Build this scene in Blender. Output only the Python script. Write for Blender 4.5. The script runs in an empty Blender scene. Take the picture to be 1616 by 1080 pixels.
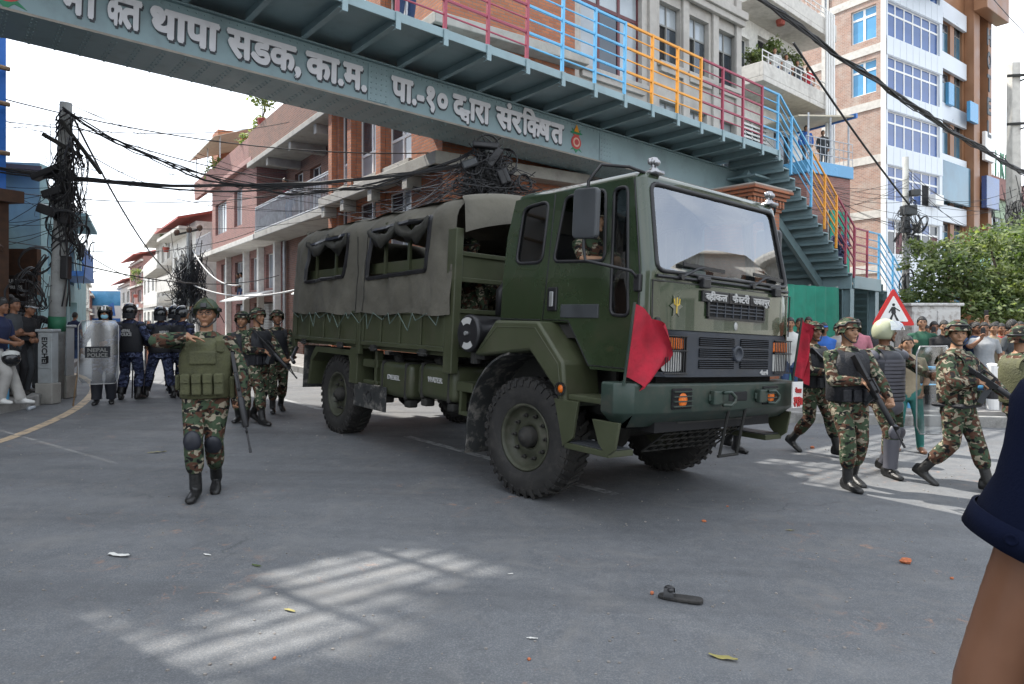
import bpy, bmesh, math, random
import numpy as np
from mathutils import Vector, Matrix, Euler, noise
V = Vector
rnd = random.Random(7)
scene = bpy.context.scene
COL = scene.collection
# ---------------------------------------------------------------- camera, sky, sun, exposure
F, HZ, CX, EYE = 1077.3, 503.0, 808.0, 1.68
cam_d = bpy.data.cameras.new('camera'); cam_d.lens = 24; cam_d.sensor_width = 36
cam_d.shift_y = -(540 - HZ) / 1616; cam_d.clip_start = .05; cam_d.clip_end = 2000
cam = bpy.data.objects.new('camera', cam_d); COL.objects.link(cam)
cam.location = (0, 0, EYE); cam.rotation_euler = (math.pi / 2, 0, 0)
scene.camera = cam
SUN_DIR = V((-.64, .44, 1.0)).normalized()           # towards the sun
el = math.asin(SUN_DIR.z); az = math.atan2(SUN_DIR.x, SUN_DIR.y)
world = bpy.data.worlds.new('World'); scene.world = world; world.use_nodes = True
wn = world.node_tree; wn.nodes.clear()
def N(nt, t, **kw):
    n = nt.nodes.new(t)
    for k, v in kw.items(): setattr(n, k, v)
    return n
wo = N(wn, 'ShaderNodeOutputWorld'); wb = N(wn, 'ShaderNodeBackground'); wb.inputs[1].default_value = .14
sky = N(wn, 'ShaderNodeTexSky', sky_type='NISHITA', sun_disc=False)
sky.sun_elevation = el; sky.sun_rotation = az; sky.air_density = 1.0; sky.dust_density = 1.6; sky.ozone_density = 1.0
tc = N(wn, 'ShaderNodeTexCoord'); mp = N(wn, 'ShaderNodeMapping'); mp.inputs[3].default_value = (1, 1, 2.6)
cn = N(wn, 'ShaderNodeTexNoise'); cn.inputs['Scale'].default_value = 1.6; cn.inputs['Detail'].default_value = 6; cn.inputs['Roughness'].default_value = .55
cr = N(wn, 'ShaderNodeValToRGB'); cr.color_ramp.elements[0].position = .30; cr.color_ramp.elements[1].position = .60
cr.color_ramp.elements[0].color = (.4, .4, .4, 1); cr.color_ramp.elements[1].color = (1, 1, 1, 1)
cm = N(wn, 'ShaderNodeMix', data_type='RGBA'); cm.inputs[7].default_value = (5.6, 5.9, 6.3, 1)   # thin bright cloud sheet
for a, b in ((tc.outputs['Generated'], mp.inputs[0]), (mp.outputs[0], cn.inputs[0]), (cn.outputs[0], cr.inputs[0]), (cr.outputs[0], cm.inputs[0]),
             (sky.outputs[0], cm.inputs[6]), (cm.outputs[2], wb.inputs[0]), (wb.outputs[0], wo.inputs[0])): wn.links.new(a, b)
sd = bpy.data.lights.new('sun', 'SUN'); sd.energy = 3.2; sd.angle = math.radians(.55); sd.color = (1, .95, .87)
so = bpy.data.objects.new('sun', sd); COL.objects.link(so); so.location = (-20, 14, 30)
so.rotation_euler = SUN_DIR.to_track_quat('Z', 'Y').to_euler()
scene.view_settings.view_transform = 'Standard'; scene.view_settings.look = 'None'; scene.view_settings.gamma = 1
scene.view_settings.exposure = 1.36; scene.view_settings.use_curve_mapping = False
try:
    scene.cycles.max_bounces = 6; scene.cycles.transparent_max_bounces = 12; scene.cycles.use_denoising = True
    scene.cycles.caustics_reflective = False; scene.cycles.caustics_refractive = False
except Exception: pass

# ---------------------------------------------------------------- helpers
def gz(x, y=0): return -.024 * max(-9., min(12., x))
def at(px, py, Y): return V(((px - CX) / F * Y, Y, EYE - (py - HZ) / F * Y))
def gp(px, py, dz=0):                                # point of the ground seen at a pixel
    Y = 8.
    for _ in range(40): Y = (EYE - gz((px - CX) / F * Y) - dz) * F / (py - HZ)
    p = at(px, py, Y); return V((p.x, p.y, gz(p.x) + dz))
def lerp(a, b, t): return a + (b - a) * t
class MB:
    def __init__(s): s.v = []; s.f = []; s.m = []; s.cur = 0
    def add(s, vs, fs):
        o = len(s.v); s.v += [tuple(v) for v in vs]; s.f += [tuple(i + o for i in f) for f in fs]; s.m += [s.cur] * len(fs); return s
    def quad(s, a, b, c, d): return s.add([a, b, c, d], [(0, 1, 2, 3)])
    def box(s, c, sz, M=None):
        x, y, z = sz[0] / 2, sz[1] / 2, sz[2] / 2
        vs = [V((i * x, j * y, k * z)) for i in (-1, 1) for j in (-1, 1) for k in (-1, 1)]
        c = V(c); vs = [(M @ v if M else v) + c for v in vs]
        return s.add(vs, [(0, 1, 3, 2), (4, 6, 7, 5), (0, 4, 5, 1), (2, 3, 7, 6), (0, 2, 6, 4), (1, 5, 7, 3)])
    def bx(s, x0, x1, y0, y1, z0, z1): return s.box(((x0 + x1) / 2, (y0 + y1) / 2, (z0 + z1) / 2), (abs(x1 - x0), abs(y1 - y0), abs(z1 - z0)))
    def bar(s, a, b, w, h, up=V((0, 0, 1))):        # box beam from a to b
        a, b = V(a), V(b); d = b - a; L = d.length; d.normalize()
        if abs(d.dot(up)) > .99: up = V((0, 1, 0))
        sd_ = d.cross(up).normalized(); u = sd_.cross(d)
        M = Matrix((d, sd_, u)).transposed()
        return s.box((a + b) / 2, (L, w, h), M)
    def tube(s, path, r, n=8, cap=True):
        path = [V(p) for p in path]; rings = []; k = len(path)
        rr = r if isinstance(r, (list, tuple)) else [r] * k
        ref = None
        for i, p in enumerate(path):
            d = (path[min(i + 1, k - 1)] - path[max(i - 1, 0)])
            if d.length < 1e-9: d = V((0, 0, 1))
            d.normalize()
            if ref is None:
                ref = d.orthogonal().normalized()
            ref = (ref - d * ref.dot(d))
            if ref.length < 1e-6: ref = d.orthogonal()
            ref.normalize(); b = d.cross(ref)
            rings.append([p + (ref * math.cos(t) + b * math.sin(t)) * rr[i] for t in [2 * math.pi * j / n for j in range(n)]])
        return s.loft(rings, cap)
    def loft(s, rings, cap=True, close=True):
        n = len(rings[0]); vs = [p for r in rings for p in r]; fs = []
        for i in range(len(rings) - 1):
            for j in range(n if close else n - 1):
                a, b = i * n + j, i * n + (j + 1) % n
                fs.append((a, b, b + n, a + n))
        if cap:
            fs.append(tuple(range(n - 1, -1, -1))); o = (len(rings) - 1) * n; fs.append(tuple(o + j for j in range(n)))
        return s.add(vs, fs)
    def lathe(s, prof, n=16, M=None, cap=False):   # prof: (r, z)
        rings = []
        for r, z in prof:
            ring = [V((r * math.cos(2 * math.pi * j / n), r * math.sin(2 * math.pi * j / n), z)) for j in range(n)]
            rings.append([M @ p for p in ring] if M else ring)
        return s.loft(rings, cap)
    def cyl(s, a, b, r, n=10, r2=None): return s.tube([a, b], [r, r if r2 is None else r2], n)
    def prism(s, pts, off):                          # polygon extruded by a vector
        pts = [V(p) for p in pts]; off = V(off); n = len(pts)
        return s.add(pts + [p + off for p in pts], [tuple(range(n - 1, -1, -1)), tuple(range(n, 2 * n))] + [(i, (i + 1) % n, n + (i + 1) % n, n + i) for i in range(n)])
    def ell(s, c, r, n=10, m=7, M=None):
        c = V(c); rings = []
        for i in range(m + 1):
            t = math.pi * i / m; ring = []
            for j in range(n):
                p = 2 * math.pi * j / n; q = V((r[0] * math.sin(t) * math.cos(p), r[1] * math.sin(t) * math.sin(p), -r[2] * math.cos(t)))
                ring.append((M @ q if M else q) + c)
            rings.append(ring)
        return s.loft(rings, False)
    def mesh(s, name, mats, smooth=False):
        me = bpy.data.meshes.new(name); me.from_pydata(s.v, [], s.f)
        for m in (mats if isinstance(mats, (list, tuple)) else [mats]): me.materials.append(m)
        if any(s.m): me.polygons.foreach_set('material_index', s.m)
        if smooth: me.polygons.foreach_set('use_smooth', [True] * len(me.polygons))
        bm = bmesh.new(); bm.from_mesh(me); bmesh.ops.recalc_face_normals(bm, faces=bm.faces); bm.to_mesh(me); bm.free()
        me.update(); return me
    def build(s, name, mats, parent=None, smooth=False, bevel=0, M=None, seg=2, auto=None):
        o = bpy.data.objects.new(name, s.mesh(name, mats, smooth or auto)); return link(o, parent, M, bevel, seg, auto)
def link(o, parent=None, M=None, bevel=0, seg=2, auto=None):
    COL.objects.link(o)
    if parent: o.parent = parent
    if M is not None: o.matrix_local = M
    if auto: 
        try: o.data.set_sharp_from_angle(angle=math.radians(auto))
        except Exception: pass
    if bevel:
        b = o.modifiers.new('bevel', 'BEVEL'); b.width = bevel; b.segments = seg; b.limit_method = 'ANGLE'; b.angle_limit = math.radians(35)
    return o
def empty(name, label=None, cat=None, loc=(0, 0, 0), rz=0, group=None, rot=None):
    o = bpy.data.objects.new(name, None); COL.objects.link(o); o.location = loc; o.rotation_euler = rot or (0, 0, rz); o.empty_display_size = .2
    return tag(o, label, cat, group)
def tag(o, label=None, cat=None, group=None, kind=None):
    if label: o['label'] = label
    if cat: o['category'] = cat
    if group: o['group'] = group
    if kind: o['kind'] = kind
    return o
def inst(o, name, parent=None, M=None):              # another object on the same mesh
    c = bpy.data.objects.new(name, o if isinstance(o, bpy.types.Mesh) else o.data); return link(c, parent, M)
KIDS = None
def copy_tree(o, parent=None):
    c = o.copy(); COL.objects.link(c); c.parent = parent
    if parent: c.matrix_parent_inverse = o.matrix_parent_inverse.copy()
    for ch in [x for x in list(COL.objects) if x.parent == o]: copy_tree(ch, c)
    return c
def T(x=0, y=0, z=0): return Matrix.Translation((x, y, z))
def RX(a): return Matrix.Rotation(a, 4, 'X')
def RY(a): return Matrix.Rotation(a, 4, 'Y')
def RZ(a): return Matrix.Rotation(a, 4, 'Z')
def frame(o, x, y, z): 
    M = Matrix((x, y, z)).transposed().to_4x4(); M.translation = o; return M

# ---------------------------------------------------------------- materials
MATS = {}
def mat(name, col, rough=.6, metal=0, var=.12, vs=6., bump=0, bs=40., spec=.5, coat=0, emit=0, dirt=None, dirt_amt=.5, ds=3.):
    if name in MATS: return MATS[name]
    m = bpy.data.materials.new(name); m.use_nodes = True; nt = m.node_tree; b = nt.nodes['Principled BSDF']
    b.inputs['Roughness'].default_value = rough; b.inputs['Metallic'].default_value = metal
    b.inputs['Specular IOR Level'].default_value = spec; b.inputs['Coat Weight'].default_value = coat
    c = tuple(col) + (1,)
    b.inputs['Base Color'].default_value = c
    t = N(nt, 'ShaderNodeTexCoord'); src = t.outputs['Object']; L = nt.links.new
    out = None
    if var:
        n = N(nt, 'ShaderNodeTexNoise'); n.inputs['Scale'].default_value = vs; n.inputs['Detail'].default_value = 5; L(src, n.inputs[0])
        r = N(nt, 'ShaderNodeMapRange'); r.inputs[1].default_value = .3; r.inputs[2].default_value = .7; r.inputs[3].default_value = 1 - var; r.inputs[4].default_value = 1 + var; L(n.outputs[0], r.inputs[0])
        mx = N(nt, 'ShaderNodeMix', data_type='RGBA', blend_type='MULTIPLY'); mx.inputs[0].default_value = 1; mx.inputs[6].default_value = c; L(r.outputs[0], mx.inputs[7]); out = mx.outputs[2]
        rr = N(nt, 'ShaderNodeMapRange'); rr.inputs[1].default_value = .3; rr.inputs[2].default_value = .7; rr.inputs[3].default_value = max(.02, rough - .1); rr.inputs[4].default_value = min(1, rough + .1); L(n.outputs[0], rr.inputs[0]); L(rr.outputs[0], b.inputs['Roughness'])
    if dirt:
        n2 = N(nt, 'ShaderNodeTexNoise'); n2.inputs['Scale'].default_value = ds; n2.inputs['Detail'].default_value = 8; n2.inputs['Roughness'].default_value = .65; L(src, n2.inputs[0])
        r2 = N(nt, 'ShaderNodeMapRange'); r2.inputs[1].default_value = .5; r2.inputs[2].default_value = .72; r2.inputs[3].default_value = 0; r2.inputs[4].default_value = dirt_amt; L(n2.outputs[0], r2.inputs[0])
        m2 = N(nt, 'ShaderNodeMix', data_type='RGBA'); L(r2.outputs[0], m2.inputs[0]); m2.inputs[7].default_value = tuple(dirt) + (1,)
        if out: L(out, m2.inputs[6])
        else: m2.inputs[6].default_value = c
        out = m2.outputs[2]
    if out: L(out, b.inputs['Base Color'])
    if bump:
        n3 = N(nt, 'ShaderNodeTexNoise'); n3.inputs['Scale'].default_value = bs; n3.inputs['Detail'].default_value = 4; L(src, n3.inputs[0])
        bp = N(nt, 'ShaderNodeBump'); bp.inputs['Strength'].default_value = bump; bp.inputs['Distance'].default_value = .02; L(n3.outputs[0], bp.inputs['Height']); L(bp.outputs[0], b.inputs['Normal'])
    if emit: b.inputs['Emission Color'].default_value = c; b.inputs['Emission Strength'].default_value = emit
    MATS[name] = m; return m
def camo(name, cols, scale=9., rough=.85):           # blotched cloth in four colours
    m = bpy.data.materials.new(name); m.use_nodes = True; nt = m.node_tree; L = nt.links.new; b = nt.nodes['Principled BSDF']; b.inputs['Roughness'].default_value = rough; b.inputs['Specular IOR Level'].default_value = .2
    t = N(nt, 'ShaderNodeTexCoord'); mpn = N(nt, 'ShaderNodeMapping'); mpn.inputs[3].default_value = (1, 1, 1.35); L(t.outputs['Object'], mpn.inputs[0])
    prev = cols[0] + (1,)
    for i, (c, th, sc) in enumerate(zip(cols[1:], (.51, .575, .57), (1., 1.15, 1.3))):
        n = N(nt, 'ShaderNodeTexNoise', noise_dimensions='4D'); n.inputs['W'].default_value = 3.7 * i; n.inputs['Scale'].default_value = scale * sc; n.inputs['Detail'].default_value = 1.6; n.inputs['Distortion'].default_value = .8; L(mpn.outputs[0], n.inputs['Vector'])
        r = N(nt, 'ShaderNodeMapRange'); r.inputs[1].default_value = th - .012; r.inputs[2].default_value = th + .012; L(n.outputs[0], r.inputs[0])
        mx = N(nt, 'ShaderNodeMix', data_type='RGBA'); L(r.outputs[0], mx.inputs[0]); mx.inputs[7].default_value = c + (1,)
        if i == 0: mx.inputs[6].default_value = prev
        else: L(prev, mx.inputs[6])
        prev = mx.outputs[2]
    L(prev, b.inputs['Base Color'])
    n3 = N(nt, 'ShaderNodeTexNoise'); n3.inputs['Scale'].default_value = 16; n3.inputs['Detail'].default_value = 3; L(t.outputs['Object'], n3.inputs[0])
    bp = N(nt, 'ShaderNodeBump'); bp.inputs['Strength'].default_value = .7; bp.inputs['Distance'].default_value = .03; L(n3.outputs[0], bp.inputs['Height']); L(bp.outputs[0], b.inputs['Normal'])
    MATS[name] = m; return m
def brick(name, c1, c2, mortar, scale=1., bw=.22, bh=.075, stain=(.25, .2, .17), st=.35, bump=.5):
    m = bpy.data.materials.new(name); m.use_nodes = True; nt = m.node_tree; L = nt.links.new; b = nt.nodes['Principled BSDF']; b.inputs['Roughness'].default_value = .88
    t = N(nt, 'ShaderNodeTexCoord'); sp = N(nt, 'ShaderNodeSeparateXYZ'); L(t.outputs['Object'], sp.inputs[0])
    ad = N(nt, 'ShaderNodeMath', operation='ADD'); L(sp.outputs[0], ad.inputs[0]); L(sp.outputs[1], ad.inputs[1])
    cb = N(nt, 'ShaderNodeCombineXYZ'); L(ad.outputs[0], cb.inputs[0]); L(sp.outputs[2], cb.inputs[1])
    bt = N(nt, 'ShaderNodeTexBrick'); bt.inputs['Scale'].default_value = 1; bt.inputs['Brick Width'].default_value = bw; bt.inputs['Row Height'].default_value = bh; bt.inputs['Mortar Size'].default_value = .009; bt.inputs['Mortar Smooth'].default_value = .3
    bt.inputs['Color1'].default_value = c1 + (1,); bt.inputs['Color2'].default_value = c2 + (1,); bt.inputs['Mortar'].default_value = mortar + (1,); bt.inputs['Bias'].default_value = -.1; L(cb.outputs[0], bt.inputs[0])
    n = N(nt, 'ShaderNodeTexNoise'); n.inputs['Scale'].default_value = 1.1; n.inputs['Detail'].default_value = 9; n.inputs['Roughness'].default_value = .68; L(t.outputs['Object'], n.inputs[0])
    r = N(nt, 'ShaderNodeMapRange'); r.inputs[1].default_value = .45; r.inputs[2].default_value = .75; r.inputs[4].default_value = st; L(n.outputs[0], r.inputs[0])
    mx = N(nt, 'ShaderNodeMix', data_type='RGBA'); L(r.outputs[0], mx.inputs[0]); L(bt.outputs[0], mx.inputs[6]); mx.inputs[7].default_value = stain + (1,)
    L(mx.outputs[2], b.inputs['Base Color'])
    bp = N(nt, 'ShaderNodeBump', invert=True); bp.inputs['Strength'].default_value = bump; bp.inputs['Distance'].default_value = .01; L(bt.outputs['Fac'], bp.inputs['Height']); L(bp.outputs[0], b.inputs['Normal'])
    MATS[name] = m; return m
def glassy(name, tint, alpha, rough=.04):            # thin pane: partly see-through, reflecting
    m = bpy.data.materials.new(name); m.use_nodes = True; nt = m.node_tree; L = nt.links.new; b = nt.nodes['Principled BSDF']
    b = N(nt, 'ShaderNodeBsdfGlossy'); b.inputs[0].default_value = (.95, .97, 1, 1); b.inputs['Roughness'].default_value = rough
    tr = N(nt, 'ShaderNodeBsdfTransparent'); tr.inputs[0].default_value = tuple(tint) + (1,)
    fr = N(nt, 'ShaderNodeFresnel'); fr.inputs[0].default_value = 1.5
    mr = N(nt, 'ShaderNodeMapRange'); mr.inputs[1].default_value = 0; mr.inputs[2].default_value = 1; mr.inputs[3].default_value = alpha; mr.inputs[4].default_value = 1; L(fr.outputs[0], mr.inputs[0])
    ms = N(nt, 'ShaderNodeMixShader'); L(mr.outputs[0], ms.inputs[0]); L(tr.outputs[0], ms.inputs[1]); L(b.outputs[0], ms.inputs[2]); L(ms.outputs[0], nt.nodes['Material Output'].inputs[0])
    MATS[name] = m; return m
G = {}
G['concrete'] = mat('concrete', (.36, .35, .32), .9, dirt=(.12, .11, .1), dirt_amt=.6, bump=.3, bs=25)
G['concrete_pale'] = mat('concrete_pale', (.55, .53, .49), .9, dirt=(.2, .18, .16), dirt_amt=.5, ds=1.2, bump=.2)
G['plaster_grey'] = mat('plaster_grey', (.40, .38, .35), .9, dirt=(.2, .18, .17), dirt_amt=.5, ds=1.5, bump=.2)
G['white_wall'] = mat('white_wall', (.72, .71, .67), .85, dirt=(.35, .33, .3), dirt_amt=.45, ds=.8)
G['white_paint'] = mat('white_paint', (.78, .78, .76), .5, var=.05)
G['white_panel'] = mat('white_panel', (.62, .66, .70), .35, var=.05, vs=.7)
G['dark'] = mat('painted_shade', (.012, .012, .013), .9, var=0)  # near-black fill, shade painted into openings and recesses
G['win_glass'] = mat('window_glass', (.035, .045, .055), .06, var=.3, vs=.8, spec=.9)
G['win_pale'] = mat('window_glass_pale', (.30, .33, .35), .08, var=.25, vs=.9, spec=.9)
G['win_blue'] = mat('window_glass_blue', (.028, .075, .23), .07, var=.25, vs=.8, spec=.9)
G['win_sky'] = mat('window_film_cyan', (.09, .30, .52), .25, var=.15, vs=.9)
G['black'] = mat('black_plastic', (.015, .015, .017), .45, var=.2)
G['rubber'] = mat('rubber', (.022, .021, .020), .75, var=.25, vs=12, dirt=(.10, .09, .08), dirt_amt=.35, ds=9, bump=.2, bs=90)
G['cable'] = mat('cable_black', (.018, .018, .02), .5, var=.2)
G['cable_grey'] = mat('cable_grey', (.42, .42, .42), .6, var=.2)
G['galv'] = mat('galvanised_steel', (.42, .43, .43), .45, .6, var=.15)
G['chrome'] = mat('chrome', (.32, .32, .33), .28, 1, var=.05)
G['wood'] = mat('wood', (.22, .15, .09), .75, var=.3, vs=9)
G['darkwood'] = mat('dark_wood', (.07, .035, .02), .7, var=.3, vs=9)
G['skin'] = mat('skin', (.30, .155, .088), .48, var=.08, vs=14, spec=.4)
G['skin2'] = mat('skin_tan', (.36, .20, .12), .48, var=.08, vs=14, spec=.4)
G['skin3'] = mat('skin_deep', (.22, .105, .06), .48, var=.08, vs=14, spec=.4)
G['hair'] = mat('hair', (.008, .007, .006), .4, var=.3, vs=60, bump=.6, bs=120)
G['camo'] = camo('woodland_camo', [(.050, .075, .044), (.085, .042, .028), (.29, .255, .19), (.012, .012, .012)], 11)
G['camo_blue'] = camo('blue_camo', [(.025, .032, .065), (.012, .013, .025), (.10, .12, .20), (.05, .06, .12)], 10)
G['boot'] = mat('boot_leather', (.012, .012, .012), .38, var=.3, vs=30, bump=.3, bs=70)
G['vest_black'] = mat('black_nylon', (.013, .014, .018), .7, var=.25, vs=20, bump=.4, bs=60)
G['vest_green'] = mat('olive_nylon', (.072, .074, .034), .78, var=.2, vs=14, bump=.45, bs=50)
G['gun'] = mat('gun_metal', (.018, .018, .02), .4, .2, var=.25)
# ---------------------------------------------------------------- ground
def asphalt():
    m = bpy.data.materials.new('asphalt'); m.use_nodes = True; nt = m.node_tree; L = nt.links.new; b = nt.nodes['Principled BSDF']
    t = N(nt, 'ShaderNodeTexCoord'); P = t.outputs['Object']
    def noise(sc, det=6, ro=.6, dist=0):
        n = N(nt, 'ShaderNodeTexNoise'); n.inputs['Scale'].default_value = sc; n.inputs['Detail'].default_value = det; n.inputs['Roughness'].default_value = ro; n.inputs['Distortion'].default_value = dist; L(P, n.inputs[0]); return n.outputs[0]
    def rng(s, a, b_, c, d):
        r = N(nt, 'ShaderNodeMapRange'); r.inputs[1].default_value = a; r.inputs[2].default_value = b_; r.inputs[3].default_value = c; r.inputs[4].default_value = d; L(s, r.inputs[0]); return r.outputs[0]
    def mix(f, a, c, bt='MIX'):
        x = N(nt, 'ShaderNodeMix', data_type='RGBA', blend_type=bt)
        if isinstance(f, (int, float)): x.inputs[0].default_value = f
        else: L(f, x.inputs[0])
        for k, q in ((6, a), (7, c)):
            if isinstance(q, tuple): x.inputs[k].default_value = q
            else: L(q, x.inputs[k])
        return x.outputs[2]
    base = mix(rng(noise(.35, 5, .6, .6), .35, .65, 0, 1), (.104, .113, .124, 1), (.142, .150, .160, 1))
    base = mix(rng(noise(110, 3), .45, .72, 0, .75), base, (.30, .30, .295, 1))          # aggregate
    base = mix(rng(noise(70, 3), .3, .6, .25, 0), base, (.05, .052, .055, 1))
    base = mix(rng(noise(9, 8, .75, .3), .35, .7, .5, 0), base, (.07, .074, .08, 1))
    base = mix(rng(noise(1.4, 9, .72, 1.5), .5, .74, 0, .6), base, (.20, .19, .175, 1))  # dust
    base = mix(rng(noise(2.6, 7, .7, .6), .62, .72, 0, .5), base, (.06, .063, .067, 1))     # oil, patches
    ang = N(nt, 'ShaderNodeMapping'); ang.inputs[2].default_value = (0, 0, .9); ang.inputs[3].default_value = (.12, 2.2, 1); L(P, ang.inputs[0])
    tn = N(nt, 'ShaderNodeTexNoise'); tn.inputs['Scale'].default_value = 1.2; tn.inputs['Detail'].default_value = 6; L(ang.outputs[0], tn.inputs[0])
    base = mix(rng(tn.outputs[0], .5, .72, 0, .5), base, (.062, .065, .07, 1))           # tyre polished tracks
    base = mix(rng(tn.outputs[0], .28, .44, .4, 0), base, (.155, .16, .165, 1))
    dm = N(nt, 'ShaderNodeMath', operation='MULTIPLY'); L(rng(noise(.6, 3), .53, .62, 0, 1), dm.inputs[0]); L(rng(noise(5, 8, .75, 1.2), .57, .68, 0, .75), dm.inputs[1])
    base = mix(dm.outputs[0], base, (.40, .21, .12, 1))                                   # crushed brick dust
    vo = N(nt, 'ShaderNodeTexVoronoi', feature='DISTANCE_TO_EDGE'); vo.inputs['Scale'].default_value = .55
    nn = N(nt, 'ShaderNodeTexNoise'); nn.inputs['Scale'].default_value = 3; nn.inputs['Detail'].default_value = 5; L(P, nn.inputs[0])
    va = N(nt, 'ShaderNodeMix', data_type='RGBA'); va.inputs[0].default_value = .28; L(P, va.inputs[6]); L(nn.outputs['Color'], va.inputs[7]); L(va.outputs[2], vo.inputs['Vector'])
    crack = rng(vo.outputs[0], 0, .005, .4, 0)
    gate = N(nt, 'ShaderNodeMath', operation='MULTIPLY'); L(crack, gate.inputs[0]); L(rng(noise(.5, 2), .56, .62, 0, 1), gate.inputs[1])
    base = mix(gate.outputs[0], base, (.02, .02, .02, 1))
    L(base, b.inputs['Base Color']); L(rng(noise(2, 6), .3, .7, .62, .9), b.inputs['Roughness'])
    bp = N(nt, 'ShaderNodeBump'); bp.inputs['Strength'].default_value = .55; bp.inputs['Distance'].default_value = .006; L(noise(140, 4), bp.inputs['Height']); L(bp.outputs[0], b.inputs['Normal'])
    return m
G['asphalt'] = asphalt()
G['paving'] = mat('paving', (.24, .23, .22), .9, var=.2, vs=3, dirt=(.1, .09, .085), dirt_amt=.6, bump=.3)
G['kerb'] = mat('kerb_stone', (.30, .295, .28), .9, var=.15, dirt=(.08, .075, .07), dirt_amt=.7, ds=4, bump=.4)
def worn(name, col, thr):                              # worn road paint: mixes back to asphalt colour
    m = mat(name, col, .75, var=.1, dirt=(.12, .124, .13), dirt_amt=.95, ds=7); 
    for n in m.node_tree.nodes:
        if n.type == 'MAP_RANGE' and n.inputs[4].default_value > .9 and n.inputs[1].default_value == .5: n.inputs[1].default_value = thr; n.inputs[2].default_value = thr + .14
    return m
G['line_white'] = worn('road_paint_white', (.36, .37, .37), .46)
G['line_yellow'] = worn('road_paint_yellow', (.50, .38, .25), .5)
mb = MB(); xs = [-500, -60, -9, -6, -3, 0, 3, 6, 9, 12, 60, 500]; ys = [-60, -6, 0, 6, 12, 20, 40, 100, 900]
for i in range(len(xs) - 1):
    for j in range(len(ys) - 1):
        a = [(xs[i], ys[j]), (xs[i + 1], ys[j]), (xs[i + 1], ys[j + 1]), (xs[i], ys[j + 1])]
        mb.quad(*[(x, y, gz(x)) for x, y in a])
road = tag(mb.build('road', G['asphalt']), kind='structure')
def strip(name, pts, w, m, dz=.004):
    mb = MB(); L_ = []
    pts = [V((p[0], p[1])) for p in pts]
    for i, p in enumerate(pts):
        d = (pts[min(i + 1, len(pts) - 1)] - pts[max(i - 1, 0)]).normalized(); n = V((-d.y, d.x)) * w / 2
        L_.append((p + n, p - n))
    for (a, b), (c, d) in zip(L_, L_[1:]): mb.quad(*[(q.x, q.y, gz(q.x) + dz) for q in (a, b, d, c)])
    return tag(mb.build(name, m), kind='structure')
def dens(pts, k=8):
    out = []
    for i in range(len(pts) - 1):
        p0, p1, p2, p3 = [V(pts[max(0, min(len(pts) - 1, i + q))]) for q in (-1, 0, 1, 2)]
        for j in range(k):
            t = j / k; out.append(.5 * ((2 * p1) + (-p0 + p2) * t + (2 * p0 - 5 * p1 + 4 * p2 - p3) * t * t + (-p0 + 3 * p1 - 3 * p2 + p3) * t ** 3))
    return out + [V(pts[-1])]
strip('road_marking', dens([gp(642, 689), gp(780, 726)]), .12, G['line_white'])
strip('road_marking', dens([gp(880, 757), gp(972, 781)]), .12, G['line_white'])
strip('road_marking', dens([gp(440, 629), gp(508, 647)]), .12, G['line_white'])
strip('road_marking', dens([gp(-80, 716), gp(0, 697), gp(75, 668), gp(120, 645), gp(145, 622), gp(146, 607), gp(128, 594), gp(108, 588)]), .14, G['line_yellow'])
def pavement(name, pts, back, h, m):
    mb = MB(); far = [V((p[0], p[1])) + V(back) for p in pts]
    for i in range(len(pts) - 1):
        a, b = V(pts[i][:2]), V(pts[i + 1][:2]); c, d = far[i + 1], far[i]
        mb.quad(*[(q.x, q.y, gz(q.x) + h) for q in (a, b, c, d)])
        mb.quad((a.x, a.y, gz(a.x) + h), (b.x, b.y, gz(b.x) + h), (b.x, b.y, gz(b.x) - .1), (a.x, a.y, gz(a.x) - .1))
    return tag(mb.build(name, m), kind='structure')
KR = [(-24, 46), (-7.6, 21.6), (-2.0, 14.0), (-.4, 12.6), (1.2, 12.0), (3.2, 11.9), (60, 11.9)]
pvr = pavement('pavement', KR, (26, 33), .15, G['paving'])
KL = [(-16, 4), (-9.2, 9.6), (-8.1, 10.6), (-8.2, 11.6), (-8.9, 13), (-13.4, 21), (-22, 38)]
pvl = pavement('pavement', KL, (-30, 4), .15, G['paving'])
def kerbs(pts, parent, L0=.95, skip=lambda x, y: False):
    for i in range(len(pts) - 1):
        a, b = V(pts[i]), V(pts[i + 1]); d = b - a; n = max(1, round(d.length / L0)); 
        for k in range(n):
            p = a + d * ((k + .5) / n)
            if skip(p.x, p.y): continue
            st = MB().box((0, 0, 0), (d.length / n - .012, .17, .27 + rnd.uniform(-.01, .012))).build('kerb_stone', G['kerb'], parent, bevel=.014)
            st.location = (p.x, p.y - .0, gz(p.x) + .045); st.rotation_euler = (rnd.uniform(-.02, .02), .024 * (1 if -9 < p.x < 12 else 0) * math.cos(math.atan2(d.y, d.x)), math.atan2(d.y, d.x) + rnd.uniform(-.01, .01))
kerbs([(-9.2, 24), (-7.62, 21.6)], pvr); kerbs([(-7.62, 21.6), (-2.0, 14.0)], pvr); kerbs([(1.2, 11.93), (3.2, 11.84), (12.5, 11.84)], pvr)
kerbs([(-11.2, 8), (-9.2, 9.6), (-8.06, 10.6), (-8.14, 11.6), (-8.84, 13)], pvl)

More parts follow.
